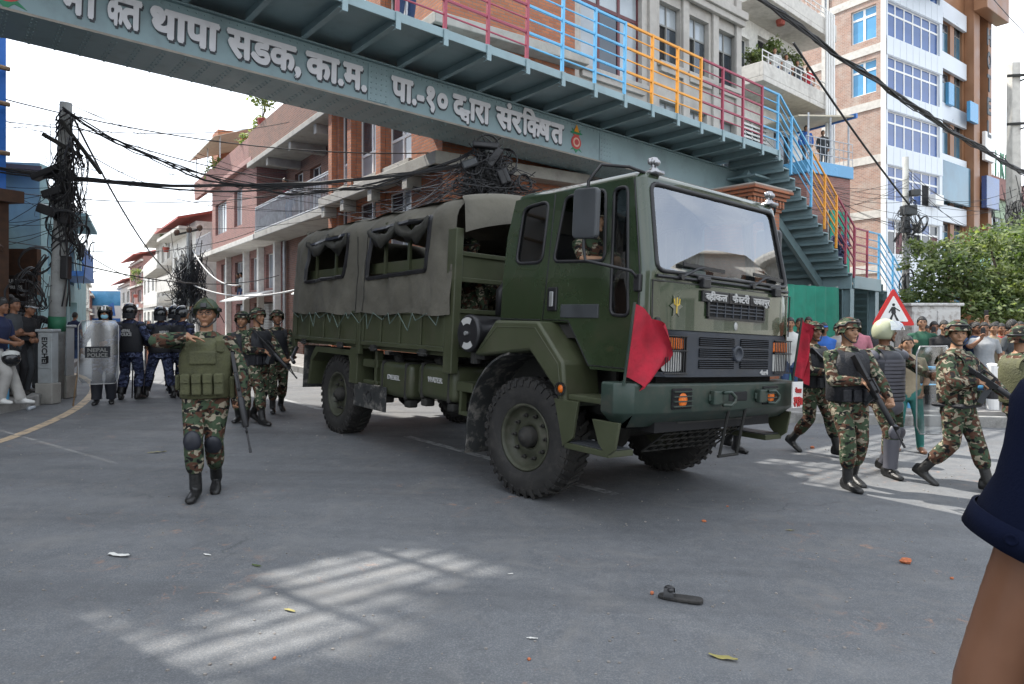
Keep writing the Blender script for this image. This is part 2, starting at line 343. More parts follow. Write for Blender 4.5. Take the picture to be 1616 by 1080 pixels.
# ---------------------------------------------------------------- buildings
def hole_wall(mb, x0, x1, z0, z1, y, holes, th=.25, M=None):
    X = sorted({x0, x1, *[h[0] for h in holes], *[h[1] for h in holes]}); Z = sorted({z0, z1, *[h[2] for h in holes], *[h[3] for h in holes]})
    f = (lambda p: M @ V(p)) if M else V
    X = [x for x in X if x0 <= x <= x1]; Z = [z for z in Z if z0 <= z <= z1]
    for j in range(len(Z) - 1):
        run = None
        for i in range(len(X)):
            solid = False
            if i < len(X) - 1:
                cx, cz = (X[i] + X[i + 1]) / 2, (Z[j] + Z[j + 1]) / 2
                solid = not any(h[0] < cx < h[1] and h[2] < cz < h[3] for h in holes)
            if solid and run is None: run = X[i]
            if not solid and run is not None:
                mb.quad(f((run, y, Z[j])), f((X[i], y, Z[j])), f((X[i], y, Z[j + 1])), f((run, y, Z[j + 1]))); run = None
    for a, b, c, d in holes:
        for p, q in (((a, c), (b, c)), ((b, c), (b, d)), ((b, d), (a, d)), ((a, d), (a, c))):
            mb.quad(f((p[0], y, p[1])), f((q[0], y, q[1])), f((q[0], y + th, q[1])), f((p[0], y + th, p[1])))
PANE = {}
def pane_mesh(w, h, m):
    k = (round(w, 3), round(h, 3), m.name)
    if k not in PANE: PANE[k] = MB().box((0, 0, 0), (w, .012, h)).mesh('pane', m)
    return PANE[k]
FR = {}
def window(parent, x, z, w, h, y=0., cols=2, rows=(.7, .3), fm='white_paint', gm='win_glass', M=None, fw=.05, op=None, name='window'):
    """framed window: rows are fractions from the sill up; op = index of panes shown open, shade painted as a dark pane"""
    k = (round(w, 3), round(h, 3), cols, rows, fm, fw)
    xs = [i * w / cols for i in range(cols + 1)]; zs = [0]
    for r in rows: zs.append(zs[-1] + r * h / sum(rows))
    if k not in FR:
        mb = MB()
        for i, xx in enumerate(xs): mb.bx(xx - fw / 2, xx + fw / 2, -.035, .035, -fw / 2, h + fw / 2)
        for zz in zs:
            for i in range(cols): mb.bx(xs[i] + fw / 2, xs[i + 1] - fw / 2, -.03, .03, zz - fw / 2, zz + fw / 2)
        FR[k] = mb.mesh('window', G[fm])
    W = inst(FR[k], name, parent, (M if M else Matrix()) @ T(x, y + .12, z))
    q = 0
    for i in range(cols):
        for j in range(len(rows)):
            ww, hh = xs[i + 1] - xs[i] - fw, zs[j + 1] - zs[j] - fw
            g = gm[q % len(gm)] if isinstance(gm, (list, tuple)) else gm
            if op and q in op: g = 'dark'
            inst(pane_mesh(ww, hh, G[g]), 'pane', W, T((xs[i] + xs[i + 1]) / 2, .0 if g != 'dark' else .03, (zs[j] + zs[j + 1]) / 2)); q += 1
    return W
def building(name, label, p0, p1, h, depth, wm, holes=(), z0=-.6, yf=0., sides=True, cat='building'):
    p0, p1 = V(p0), V(p1); d = p1 - p0; Lx = d.length
    r = empty(name, label, cat, (p0.x, p0.y, 0), math.atan2(d.y, d.x))
    mb = MB(); hole_wall(mb, 0, Lx, z0, h, yf, list(holes))
    if sides:
        mb.quad((0, yf, z0), (0, depth, z0), (0, depth, h), (0, yf, h)); mb.quad((Lx, yf, z0), (Lx, yf, h), (Lx, depth, h), (Lx, depth, z0))
    mb.quad((0, depth, z0), (Lx, depth, z0), (Lx, depth, h), (0, depth, h))
    mb.quad((0, yf, h), (Lx, yf, h), (Lx, depth, h), (0, depth, h))
    mb.build('wall', G[wm], r); return r, Lx
def part(r, name, m, fn, **kw):
    mb = MB(); fn(mb); return mb.build(name, G[m] if isinstance(m, str) else m, r, **kw)
def railing(r, name, m, a, b, h, n, rails=(1.,), br=.012, rr=.02, wbar=True):
    """handrail with uprights between two points of the parent's frame"""
    a, b = V(a), V(b); mb = MB()
    for f in rails: mb.tube([a + V((0, 0, h * f)), b + V((0, 0, h * f))], rr, 6)
    for i in range(n + 1):
        p = lerp(a, b, i / n); mb.tube([p, p + V((0, 0, h))], br, 5)
    return mb.build(name, G[m] if isinstance(m, str) else m, r)
G['brick_orange'] = brick('brick_orange', (.42, .155, .075), (.30, .105, .055), (.20, .15, .12), stain=(.20, .10, .07), st=.4)
G['brick_brown'] = brick('brick_brown', (.235, .105, .07), (.16, .072, .052), (.20, .17, .15), stain=(.12, .095, .08), st=.65)
G['brick_pink'] = brick('brick_pink', (.30, .135, .115), (.22, .10, .088), (.28, .215, .195), stain=(.19, .12, .10), st=.6, bump=.5)
G['brick_raw'] = brick('brick_raw', (.40, .24, .18), (.27, .165, .13), (.44, .40, .36), stain=(.48, .44, .39), st=.8, bump=.9)
G['pink_slab'] = mat('pink_plaster', (.36, .20, .18), .85, dirt=(.2, .13, .12), dirt_amt=.5)
C0 = V((-1.53, 15.)); D0 = V((.574, -.819)); 
def ft(t): return C0 - D0 * t
# --- orange brick corner building
ho = []; z2 = (5.5, 7.75)
for a, b in ((.5, 1.34), (1.85, 3.36), (3.77, 5.2)):
    ho += [(a, b, 3.0, 4.85), (a, b, *z2), (a, b, 8.5, 9.9)]
orb, Lx = building('brick_building', 'orange brick corner building with tall white windows behind the footbridge', ft(6.7), C0, 10.3, 3.8, 'brick_orange', ho)
for i, (a, b, c, d) in enumerate(ho):
    cols = 1 if b - a < 1 else 2
    window(orb, a, c, b - a, d - c, .06, cols, (.3, .7) if c > 5 else (.7, .3), gm=['win_pale', 'win_glass', 'win_pale'], op=(3,) if i == 3 else None, fm='white_paint', fw=.07)
for x in (.1, 1.6, 3.56):                              # brick piers
    part(orb, 'pier', 'brick_orange', lambda m: m.bx(x - .2 + .1, x + .2 - .02, -.14, -.002, 5.3, 10.2))
    part(orb, 'pier', 'brick_orange', lambda m: m.bx(x - .2 + .1, x + .2 - .02, -.14, -.002, 0, 4.94))
part(orb, 'slab', 'concrete', lambda m: (m.bx(-.1, Lx + .35, -.42, -.003, 4.96, 5.24), m.bx(Lx + .003, Lx + .45, -.418, 3.9, 4.96, 5.24)), bevel=.02)
part(orb, 'slab', 'concrete', lambda m: (m.bx(-.1, Lx + .35, -.42, -.003, 7.95, 8.2), m.bx(Lx + .003, Lx + .45, -.418, 3.9, 7.95, 8.2)), bevel=.02)
for x in (.2, 1.7, 3.6, 5.6): part(orb, 'beam_end', 'concrete', lambda m: m.bx(x - .13, x + .13, -.38, -.004, 4.66, 4.955), bevel=.01)
for x in (.95, 2.6, 4.5): part(orb, 'sill', 'concrete', lambda m: m.bx(x - .75, x + .75, -.1, -.001, 5.36, 5.49), bevel=.01)
part(orb, 'side_sill', 'concrete', lambda m: m.bx(Lx + .002, Lx + .2, .3, 3.7, 6.4, 6.5))
# --- brick building with balcony
p0, p1 = ft(15.2), ft(6.72)
hb = [(3.2, 4.5, 3.1, 4.4), (6.2, 7.4, 3.1, 4.4), (3., 4.2, 5.3, 7.3), (7.1, 8.2, 5.3, 7.3), (1.2, 2.2, 5.3, 7.4), (2.2, 4.0, .2, 2.5), (5.2, 7.2, .2, 2.5)]
bal, Lb = building('brick_building', 'weathered brick building with long railed balcony beside the pink house', p0, p1, 7.8, 7, 'brick_brown', hb, yf=1.15)
for a, b, c, d in hb[:5]: window(bal, a, c, b - a, d - c, 1.2, 2, (.7, .3), gm=['win_pale', 'win_glass'], op=(0,) if a == 1.2 else None)
part(bal, 'door', 'darkwood', lambda m: [m.bx(2.24 + i * .44, 2.64 + i * .44, 1.3, 1.34, .2, 2.48) for i in range(4)], bevel=.01)
part(bal, 'shutter', 'galv', lambda m: [m.bx(5.22, 7.18, 1.3, 1.32, .2 + i * .12, .31 + i * .12) for i in range(19)])
part(bal, 'balcony_slab', 'concrete', lambda m: m.bx(-.1, Lb, -.12, 1.148, 4.86, 5.1), bevel=.02)
part(bal, 'balcony_end', 'concrete', lambda m: m.prism([(-.1, -.1, 5.1), (-.1, 1.1, 5.1), (-.1, 1.1, 6.1), (-.1, .5, 6.0), (-.1, .05, 5.6)], (.12, 0, 0)))
G['rail_pale'] = mat('rail_paint_pale', (.45, .47, .5), .5, var=.2)
railing(bal, 'balcony_railing', 'rail_pale', (0, -.06, 5.1), (Lb - .05, -.06, 5.1), 1.02, 62, (1., .93, .06), .014, .025)
part(bal, 'roof_slab', 'concrete', lambda m: m.bx(-.6, Lb - .01, -.25, 1.6, 7.8, 8.0), bevel=.02)
for x in (1.8, 4.6, 7.2): part(bal, 'beam', 'concrete', lambda m: m.bx(x - .12, x + .12, -.1, 1.148, 7.5, 7.797))
part(bal, 'parapet', 'brick_brown', lambda m: (m.bx(-.5, Lb - .02, -.2, .02, 8.0, 9.2), m.bx(-.5, -.28, .021, 3, 8.0, 9.1)))
part(bal, 'roof_room', 'plaster_grey', lambda m: m.bx(2.6, Lb - .03, 1.2, 6, 8.02, 11.0))
window(bal, 3.2, 9.3, 1.5, 1.25, 1.02, 3, (.7, .3), fm='white_paint', gm='win_glass'); window(bal, 5.6, 9.3, 1.5, 1.25, 1.02, 3, (.7, .3), fm='white_paint', gm='win_glass')
part(bal, 'roof_sheet', 'concrete', lambda m: m.bx(1.8, Lb, .3, 6.2, 11.0, 11.14), bevel=.02)
part(bal, 'drainpipe', 'galv', lambda m: m.cyl((.25, 1.02, 0), (.25, 1.02, 4.85), .07, 8))
part(bal, 'shop_awning', 'white_paint', lambda m: m.prism([(3.3, 1.13, 2.95), (3.3, .35, 2.6), (3.3, .35, 2.55), (3.3, 1.13, 2.88)], (2.1, 0, 0)))
# --- pink house
p0, p1 = ft(27.5), ft(15.25)
hp = [(4.3, 6.2, 3.0, 4.5), (7.4, 9.0, 3.0, 4.5), (9.9, 11.2, 3.0, 4.5), (1.2, 2.4, 3.0, 4.6), (1., 2.4, 5.2, 7.3), (4.5, 7., .2, 2.4), (8, 11, .2, 2.4)]
pk, Lp = building('pink_house', 'pink brick house with overhanging upper floor and plants on its terrace', p0, p1, 8.0, 8, 'brick_pink', hp, yf=1.)
for i, (a, b, c, d) in enumerate(hp[:5]): window(pk, a, c, b - a, d - c, 1.05, 3 if b - a > 1.5 else 2, (1.,), gm=['win_pale', 'win_glass', 'win_pale'], op=(1, 2) if i == 0 else None)
part(pk, 'shutter', 'rail_pale', lambda m: [m.bx(4.52, 6.98, 1.2, 1.22, .2 + i * .12, .31 + i * .12) for i in range(18)])
part(pk, 'shutter', 'galv', lambda m: [m.bx(8.02, 10.98, 1.2, 1.22, .2 + i * .12, .31 + i * .12) for i in range(18)])
bay = MB(); wh = [(4.65, 7.0, 5.75, 7.25), (8.5, 9.9, 5.75, 7.35)]; hole_wall(bay, 3.9, Lp, 5.08, 8.0, 0, wh)
bay.quad((3.9, 0, 5.08), (3.9, 1, 5.08), (3.9, 1, 8), (3.9, 0, 8)); bay.quad((Lp, 0, 5.08), (Lp, 1, 5.08), (Lp, 1, 8), (Lp, 0, 8)); bay.quad((3.9, 0, 8), (Lp, 0, 8), (Lp, 1, 8), (3.9, 1, 8))
bay.build('upper_bay', G['brick_pink'], pk)
window(pk, 4.65, 5.75, 2.35, 1.5, .05, 4, (1.,), gm=['win_pale', 'win_glass', 'win_pale', 'win_pale']); window(pk, 8.5, 5.75, 1.4, 1.6, .05, 2, (1.,), gm=['win_pale', 'win_pale'])
part(pk, 'floor_slab', 'concrete_pale', lambda m: m.bx(0, Lp + .05, -.15, .998, 4.84, 5.07), bevel=.02)
part(pk, 'cornice', 'pink_slab', lambda m: m.bx(3.7, Lp + .05, -.22, .998, 8.003, 8.2), bevel=.02)
part(pk, 'terrace_wall', 'brick_pink', lambda m: (m.bx(-.2, Lp, -.1, .1, 8.22, 9.15),))
railing(pk, 'balcony_railing', 'rail_pale', (.1, -.05, 5.08), (3.85, -.05, 5.08), .95, 26, (1., .1))
for x in (3.4, 7.0, 9.5, 12.0): part(pk, 'column', 'white_wall', lambda m: m.bx(x - .13, x + .13, .75, .998, 0, 4.838))
G['sheet_cream'] = mat('roof_sheet_cream', (.52, .47, .36), .6, var=.15, dirt=(.3, .25, .18))
part(pk, 'terrace_roof', 'sheet_cream', lambda m: [m.bar((1.6 + i * .5, -.6, 10.0), (1.6 + i * .5, 3.6, 11.6), .46, .03) for i in range(12)])
for x in (1.6, 4.4, 7.1): part(pk, 'roof_post', 'galv', lambda m: m.cyl((x, -.3, 9.1), (x, -.3, 10.1), .03, 6))
part(pk, 'roof_room', 'brick_orange', lambda m: m.bx(-.1, 1.4, .8, 4, 9.0, 11.9))
part(pk, 'water_tank', mat('tank_red', (.5, .05, .04), .5), lambda m: m.lathe([(.0, 0), (.45, 0), (.47, .5), (.42, .85), (.1, .95), (0, .95)], 12, T(7.6, .9, 9.2)))
part(pk, 'shop_awning', 'white_paint', lambda m: m.prism([(7, .98, 2.9), (7, -.3, 2.5), (7, -.3, 2.44), (7, .98, 2.82)], (4.6, 0, 0)))
# --- grey concrete building right of the brick corner
q0 = C0 + V((.763, .646)) * 3.85; q1 = C0 + V((.763, .646)) * 11.84
hg = [(.5, 3.0, 8.3, 10.9), (3.8, 4.82, 9.2, 11.), (5.2, 6.3, 9.2, 11.), (6.85, 7.85, 9.2, 11.), (3.8, 4.8, 6.1, 8.1), (5.3, 6.2, 6.1, 8.1), (6.9, 7.8, 6.1, 8.1), (.5, 3.0, 4.6, 7.4), (3.8, 4.8, 3., 5.), (5.3, 6.2, 3., 5.)]
gb, Lg = building('concrete_building', 'grey rendered building with dark casement windows above the footbridge deck', q0, q1, 12.25, 8, 'plaster_grey', hg)
G['maroon'] = mat('maroon_paint', (.10, .022, .025), .5, var=.2)
G['frame_grey'] = mat('frame_grey', (.20, .20, .19), .6)
for i, (a, b, c, d) in enumerate(hg):
    if i in (0, 7): window(gb, a, c, b - a, d - c, .06, 3, (.7, .3), fm='maroon', gm=['win_pale', 'win_pale', 'win_glass', 'win_pale'], fw=.1)
    else: window(gb, a, c, b - a, d - c, .06, 2, (.66, .34), fm='frame_grey', gm=['win_glass', 'win_pale', 'win_glass', 'win_pale'], op=(0,) if i in (1, 2, 3) else None)
for i, (a, b, c, d) in enumerate(hg):
    part(gb, 'sill', 'plaster_grey', lambda m: (m.bx(a - .12, b + .12, -.16, -.002, c - .14, c - .02), m.bx(a - .03, b + .03, -.1, -.002, c - .3, c - .142)), bevel=.01)
for x in (.2, 3.4, 5.0, 6.58, Lg - .08): part(gb, 'pilaster', 'plaster_grey', lambda m: m.bx(x - .15, x + .15, -.09, -.001, 0, 12.2), bevel=.01)
part(gb, 'cornice', 'plaster_grey', lambda m: (m.bx(-.1, Lg + .15, -.3, -.092, 11.5, 11.75), m.bx(-.1, Lg + .1, -.22, -.092, 11.3, 11.498)), bevel=.02)
part(gb, 'ledge', 'plaster_grey', lambda m: m.bx(-.05, Lg + .1, -.2, -.093, 5.35, 5.6), bevel=.02)
# --- white balcony building
w0, w1 = V((8.7, 27.2)), V((13.4, 31.5))
hw = [(.3, 1.5, 11.2, 13.2), (2.2, 4.6, 11.2, 13.6), (.5, 2.6, 7.3, 9.7), (3.6, 5.4, 7.3, 9.9), (.4, 2, 3.5, 6), (3, 5, 3.5, 6)]
wbd, Lw = building('white_building', 'white building with planted balconies behind the stair head', w0, w1, 15.2, 8, 'white_wall', hw)
for i, (a, b, c, d) in enumerate(hw): window(wbd, a, c, b - a, d - c, .1, 2, (1.,), fm='white_paint', gm='win_glass', op=(0,) if i == 1 else None)
for z in (10.75, 14.0):
    part(wbd, 'balcony', 'concrete_pale', lambda m: (m.bx(-.2, Lw + .1, -1.5, -.003, z, z + .2), m.bx(-.2, Lw + .1, -1.5, -1.36, z + .2, z + .75), m.bx(-.2, -.06, -1.36, -.003, z + .2, z + .75), m.bx(Lw - .04, Lw + .1, -1.36, -.003, z + .2, z + .75)), bevel=.02)
    railing(wbd, 'balcony_railing', 'white_paint', (-.15, -1.43, z + .75), (Lw, -1.43, z + .75), .45, 14, (1., .5), .015, .025)
part(wbd, 'window_grille', 'white_paint', lambda m: [m.bx(.3, 2.9, -.12, -.08, 7.2 + i * .17, 7.28 + i * .17) for i in range(16)] + [m.bx(x - .03, x + .03, -.079, -.05, 7.1, 9.9) for x in (.4, 1.6, 2.8)])
part(wbd, 'downpipe', 'white_paint', lambda m: [m.cyl((Lw - 1.2 + i * .25, -1.6, 4), (Lw - 1.2 + i * .25, -1.6, 15), .05, 6) for i in range(4)])
G['roof_dark'] = mat('dark_roof_sheet', (.05, .052, .055), .6)
part(wbd, 'roof', 'roof_dark', lambda m: [m.bar((-1 + i * .62, -2.4, 17.6), (-1 + i * .62, 6, 18.4), .58, .05) for i in range(14)])
for x in (.2, 3, 5.8): part(wbd, 'roof_post', 'galv', lambda m: m.cyl((x, -1.3, 14.7), (x, -1.3, 17.7), .05, 6))
# --- tall part-clad brick building
K = V((19.7, 36.)); dk = V((.54, -.84)).normalized(); k0 = K - dk * 14
hk = [(12.1, 13.5, z - 1.9, z - .1) for z in (18.6, 15.7)] 
tb, Lk = building('brick_tower', 'tall bare brick building with white clad front and blue windows', k0, K, 25, 5.9, 'brick_raw', hk, sides=False)
for a, b, c, d in hk: window(tb, a, c, 1.4, d - c, .02, 2, (.72, .28), gm='win_sky', fw=.12)
for z in (4.1, 7.05, 10.0, 12.9, 15.9, 18.8, 21.8): part(tb, 'floor_band', 'concrete_pale', lambda m: m.bx(-.02, Lk - .02, -.05, -.002, z, z + .42))
for x in (1, 5, 10.6): part(tb, 'column', 'concrete_pale', lambda m: m.bx(x - .22, x + .22, -.07, -.052, 0, 25))
part(tb, 'corner_trim', 'white_paint', lambda m: m.bx(Lk - .2, Lk + .06, -.1, -.071, 0, 25.2))
MS = T(Lk, 0, 0) @ RZ(math.pi / 2)                     # front face, turned to the road
FW = 5.9
mb = MB(); hf = [(.15, 5.6, z - 1.85, z) for z in (21.4, 18.5, 15.6, 12.7, 9.8, 6.95)]
hole_wall(mb, 0, FW, -.6, 25, -.04, hf, .25, MS); mb.build('front_wall', G['white_panel'], tb)
for z in (21.4, 18.5, 15.6, 12.7, 9.8, 6.95):
    gm = ['win_blue', 'win_blue'] if z != 6.95 else ['win_glass', 'win_blue', 'maroon', 'win_glass']
    window(tb, .15, z - 1.85, 5.45, 1.85, -.02, 6, (.68, .32), gm=gm, M=MS, fw=.1, op=(8,) if z == 9.8 else ((6, 7) if z == 6.95 else None))
    for i in range(9):                                 # cladding panels under each row
        o = MB().box((0, 0, 0), (FW / 9 - .025, .03, .96)).build('panel', G['white_panel'], tb, M=MS @ T(FW / 9 * (i + .5), -.06, z + .52)) if z < 21 else None
part(tb, 'air_conditioner', 'white_paint', lambda m: m.box(MS @ V((4.6, -.35, 8.3)), (.35, .9, .6)), bevel=.03)
for i in range(5): part(tb, 'canopy_beam', 'win_sky', lambda m: m.box(MS @ V((1.6 + i * 1.0, -.6, 20.2)), (1.1, .3, .35)), bevel=.03)
part(tb, 'canopy', 'white_panel', lambda m: m.box(MS @ V((3.2, -1.2, 20.75)), (2.4, 6.2, .7)), bevel=.03)
# --- brown hotel block
b0, b1 = K + V((.79, .61)) * 5.95, K + V((.79, .61)) * 13.8
G['brown_tile'] = mat('brown_tile', (.27, .135, .07), .45, var=.12, vs=1.2)
G['win_teal'] = mat('window_glass_teal', (.04, .13, .19), .07, var=.4, vs=.6, spec=.9)
hh = []
for z in (2.2, 5.4, 8.4, 11.4, 14.4, 17.4): hh += [(.3, 2.6, z, z + 2.), (3.2, 4.5, z, z + 2.2), (5.9, 7.2, z, z + 2.2)]
bh, Lh = building('brown_building', 'brown tiled building with glass bays and blue boards beside the tower', b0, b1, 23, 8, 'brown_tile', hh)
for i, (a, b, c, d) in enumerate(hh): window(bh, a, c, b - a, d - c, .05, 2, (.75, .25), fm='frame_grey', gm=['win_teal', 'win_glass'], fw=.06)
for z in (4.4, 7.5, 10.5, 13.5, 16.5, 19.5): part(bh, 'spandrel', 'white_panel', lambda m: m.bx(.1, 4.6, -.2, -.002, z - .1, z + .9), bevel=.02)
part(bh, 'pier', 'brown_tile', lambda m: m.bx(4.75, 5.7, -.55, -.003, 0, 22), bevel=.02)
part(bh, 'pier', 'brown_tile', lambda m: m.bx(7.3, Lh + .1, -.5, -.003, 0, 23), bevel=.02)
part(bh, 'cornice', 'brown_tile', lambda m: m.bx(4.6, Lh + .6, -1.3, -.56, 20.6, 23.4), bevel=.04)
for z, w in ((13.4, 1.6), (13.2, 1.7)): pass
part(bh, 'sign_panel', 'win_sky', lambda m: m.bx(3.4, 4.7, -.8, -.6, 13.6, 14.8), bevel=.02)
part(bh, 'sign_panel', 'win_sky', lambda m: m.bx(1.3, 2.1, -.4, -.21, 14.3, 15.6), bevel=.02)
part(bh, 'sign_panel', 'win_blue', lambda m: m.bx(5.8, 8.0, -.9, -.6, 8.6, 10.6), bevel=.02)
part(bh, 'sign_panel', 'white_paint', lambda m: m.bx(5.9, 7.6, -.8, -.6, 11.6, 13.4), bevel=.02)
part(bh, 'sign_panel', mat('pale_green', (.35, .6, .5), .6), lambda m: m.bx(5.3, 7.2, -.7, -.6, 4.6, 6.6), bevel=.02)
part(bh, 'glass_bay', 'win_teal', lambda m: m.bx(.2, 4.6, -.4, -.205, 8.55, 10.9)); 
# --- green house with roof letters
gh, Lq = building('green_house', 'small pale green house under a row of roof letters', (36.2, 52), (47, 60.5), 11.6, 8, mat('green_plaster', (.36, .45, .32), .85, dirt=(.2, .22, .18)).name if False else 'white_wall', [(1, 3.4, 7.6, 9.6), (5, 8, 7.6, 9.6), (1, 3.4, 4, 6), (5, 8, 4, 6)])
G['green_plaster'] = mat('green_plaster', (.34, .43, .30), .85, dirt=(.2, .22, .18)); gh.children[0].data.materials[0] = G['green_plaster']
for a, b, c in ((1, 2.4, 7.6), (5, 3, 7.6), (1, 2.4, 4), (5, 3, 4)): window(gh, a, c, b, 2, .05, 3, (1.,), gm=['win_pale', 'win_glass'])
part(gh, 'parapet', 'brick_pink', lambda m: m.bx(0, Lq, -.3, -.05, 11.0, 12.6))
# --- left side of the street
G['teal_wall'] = mat('teal_plaster', (.30, .47, .50), .85, dirt=(.2, .26, .27), dirt_amt=.6, ds=1.5)
G['blue_paint'] = mat('blue_paint', (.06, .19, .52), .5, var=.2)
lt, Ll = building('teal_building', 'pale teal building with blue balcony behind the leaning cable pole', (-19.5, 16.0), (-11.9, 17.2), 5.6, .4, 'teal_wall', [(5.2, 6.6, 3.6, 4.9), (4.6, 7.4, .2, 2.5)])
window(lt, 5.2, 3.6, 1.4, 1.3, .05, 3, (1.,), fm='blue_paint', gm='win_glass')
part(lt, 'shopfront', 'dark', lambda m: m.bx(4.6, 7.4, .3, .32, .2, 2.5))
part(lt, 'roof', mat('roof_rust', (.16, .12, .10), .7), lambda m: m.prism([(-.3, -.35, 5.75), (7.9, -.35, 5.35), (7.9, -.35, 5.45), (-.3, -.35, 5.9)], (-5.0, 12.4, 0)))
MT = T(Ll, 0, 0) @ RZ(math.radians(109.5))
part(lt, 'street_wall', 'teal_wall', lambda m: hole_wall(m, 0, 16, -.5, 4.9, -.02, [(1, 2.6, 2.9, 4.3), (4, 5.6, 2.9, 4.3), (8, 9.6, 2.9, 4.3), (11, 13, 2.9, 4.3), (1, 3, .2, 2.3), (4, 7, .2, 2.3), (8, 11, .2, 2.3)], .3, MT))
for x in (1, 4, 8, 11): window(lt, x, 2.9, 1.6, 1.4, 0, 2, (1.,), fm='blue_paint', gm='win_glass', M=MT)
part(lt, 'balcony', 'blue_paint', lambda m: [m.box(MT @ V((4.9 + i * .5, -.62, 3.6)), (.47, .05, .8), MT.to_3x3()) for i in range(10)] + [m.box(MT @ V((7.2, -.32, 3.1)), (5.2, .68, .16), MT.to_3x3())])
part(lt, 'balcony_roof', 'teal_wall', lambda m: m.box(MT @ V((7.2, -.36, 4.95)), (5.4, .8, .1), MT.to_3x3()))
# tall scaffolded building at the left edge, wrapped in blue sheet, plus unseen shade masses
G['blue_sheet'] = mat('blue_sheet', (.02, .17, .62), .45, var=.12, vs=1.5, bump=.3, bs=4)
tw = empty('wrapped_building', 'tall building wrapped in blue sheet at the left edge of the street, with unseen masses shaped for shade', 'building', (0, 0, 0))
pts = [(-9.25, 12.55), (-15.2, 20.2), (-24, 20), (-26, 4), (-20, -4), (-12, 2.), (-11, 9)]
def poly_shell(mb, pts, z0, z1):
    mb.prism([(x, y, z0) for x, y in pts], (0, 0, z1 - z0))
part(tw, 'wall', 'darkwood', lambda m: poly_shell(m, pts, -.3, 3.95))
part(tw, 'sheet', 'blue_sheet', lambda m: poly_shell(m, [(-10.9, 12.0), (-9.30, 12.55), (-15.3, 20.6), (-20, 18.3)], 4.05, 9.2))
part(tw, 'shade_upper_wall', 'plaster_grey', lambda m: poly_shell(m, [(-10.95, 12.03), (-9.33, 12.57), (-15.3, 20.55), (-19.9, 18.3)], 9.21, 24))  # unseen upper mass, sized to shade road and truck
part(tw, 'shade_low_wing', 'plaster_grey', lambda m: poly_shell(m, [(-10.95, 11.9), (-20.1, 18.2), (-24, 18), (-24, 9), (-11, 9)], 4.06, 13.2))  # unseen wing, height set by where sun should reach the road
for c0_, c1_, lo_, hi_ in ((1.80, 2.1, 19.1, 19.9), (2.1, 2.4, 18.5, 19.6), (2.4, 2.7, 17.7, 19.1), (2.7, 3.0, 16.9, 18.3), (3.0, 3.35, 16.4, 17.6), (3.35, 3.7, 16.0, 17.1)):  # unseen steps below and slabs above, shaped to frame the sun patch
    xa, xb = [(c * .7767 - .64 * 11.9) / .44 for c in (c0_ + .002, c1_ - .002)]
    ring_ = lambda t: [(xa, 11.9), (xb, 11.9), (xb - .64 * t, 11.9 + .44 * t), (xa - .64 * t, 11.9 + .44 * t)]
    part(tw, 'shade_step', 'plaster_grey', lambda m: poly_shell(m, ring_(6), 4.07, lo_)); part(tw, 'shade_slab', 'plaster_grey', lambda m: poly_shell(m, ring_(.25), hi_, 24))
part(tw, 'eave', 'darkwood', lambda m: m.prism([(-9.2, 12.2, 3.8), (-9.0, 12.6, 3.8), (-11, 13, 3.8), (-11.5, 9, 3.8)], (0, 0, .22)))
for z in (4.7, 5.6, 6.25, 7.2): part(tw, 'bamboo_pole', 'wood', lambda m: m.cyl((-9.22, 12.52, z), (-11.05, 8.95, z - .12), .045, 7))
part(tw, 'side_wall', 'plaster_grey', lambda m: poly_shell(m, [(-24, 8.9), (-26, 4), (-20, -4), (-12, -1), (-11, 6.9), (-11.3, 8.9)], 4.02, 9.0))
part(tw, 'shade_tower', 'plaster_grey', lambda m: poly_shell(m, [(-14.2, 11.9), (-20, 15.85), (-24, 13), (-20, -4), (-12, -1.2), (-12.6, 8)], 9.02, 37))  # unseen block, raised to shade the near road and foreground figure
# --- far street: houses one by one
def simple_house(label, p0, p1, h, depth, wm, floors, cols, balc=None, roof=None):
    hs = []; d = (V(p1) - V(p0)).length; fh = (h - .6) / floors; cw = d / cols
    for f in range(floors):
        for c in range(cols): hs.append((c * cw + cw * .25, c * cw + cw * .75, f * fh + .9, f * fh + min(fh - .35, 2.3)))
    r, L_ = building('street_house', label, p0, p1, h, depth, wm, hs)
    for a, b, c, e in hs: window(r, a, c, b - a, e - c, .04, 2, (1.,), gm=['win_glass', 'win_pale'])
    for f in range(1, floors + 1):
        part(r, 'slab', 'concrete_pale', lambda m: m.bx(-.1, L_ + .1, -.9 if balc else -.25, -.003, f * fh + .05, f * fh + .25))
        if balc and f < floors: part(r, 'balcony_wall', balc, lambda m: m.bx(-.1, L_ + .1, -.9, -.8, f * fh + .252, f * fh + 1.0))
    if roof: part(r, 'roof', roof, lambda m: m.prism([(-.4, -1, h), (L_ + .4, -1, h), (L_ + .2, depth / 2, h + 1.2), (0, depth / 2, h + 1.2)], (0, 0, .12)))
    return r
G['roof_red'] = mat('roof_red', (.34, .07, .05), .6)
def far(px, Y): return V(((px - CX) / F * Y, Y))
simple_house('cream house with red roof sheet just beyond the pink house', far(272, 45), far(309, 38.5), 7.2, 7, 'white_wall', 2, 3, 'concrete_pale', 'roof_red')
simple_house('white terraced house with balconies on the right of the far street', far(246, 56), far(271, 45.3), 8.0, 7, 'concrete_pale', 3, 3, 'white_wall')
simple_house('low white house with a green roof terrace down the street', far(226, 72), far(245, 57), 7.0, 7, 'white_wall', 2, 3)
simple_house('brick coloured house with red roof at the bend of the far street', far(205, 84), far(226, 73), 8.4, 7, 'brick_pink', 3, 2, None, 'roof_red')
simple_house('wide pale house closing the far end of the street', far(118, 118), far(205, 118), 4.2, 9, 'white_wall', 1, 7)
simple_house('narrow brick house at the left of the far street', far(133, 52), far(124, 60), 6.0, 8, 'brick_brown', 2, 2)
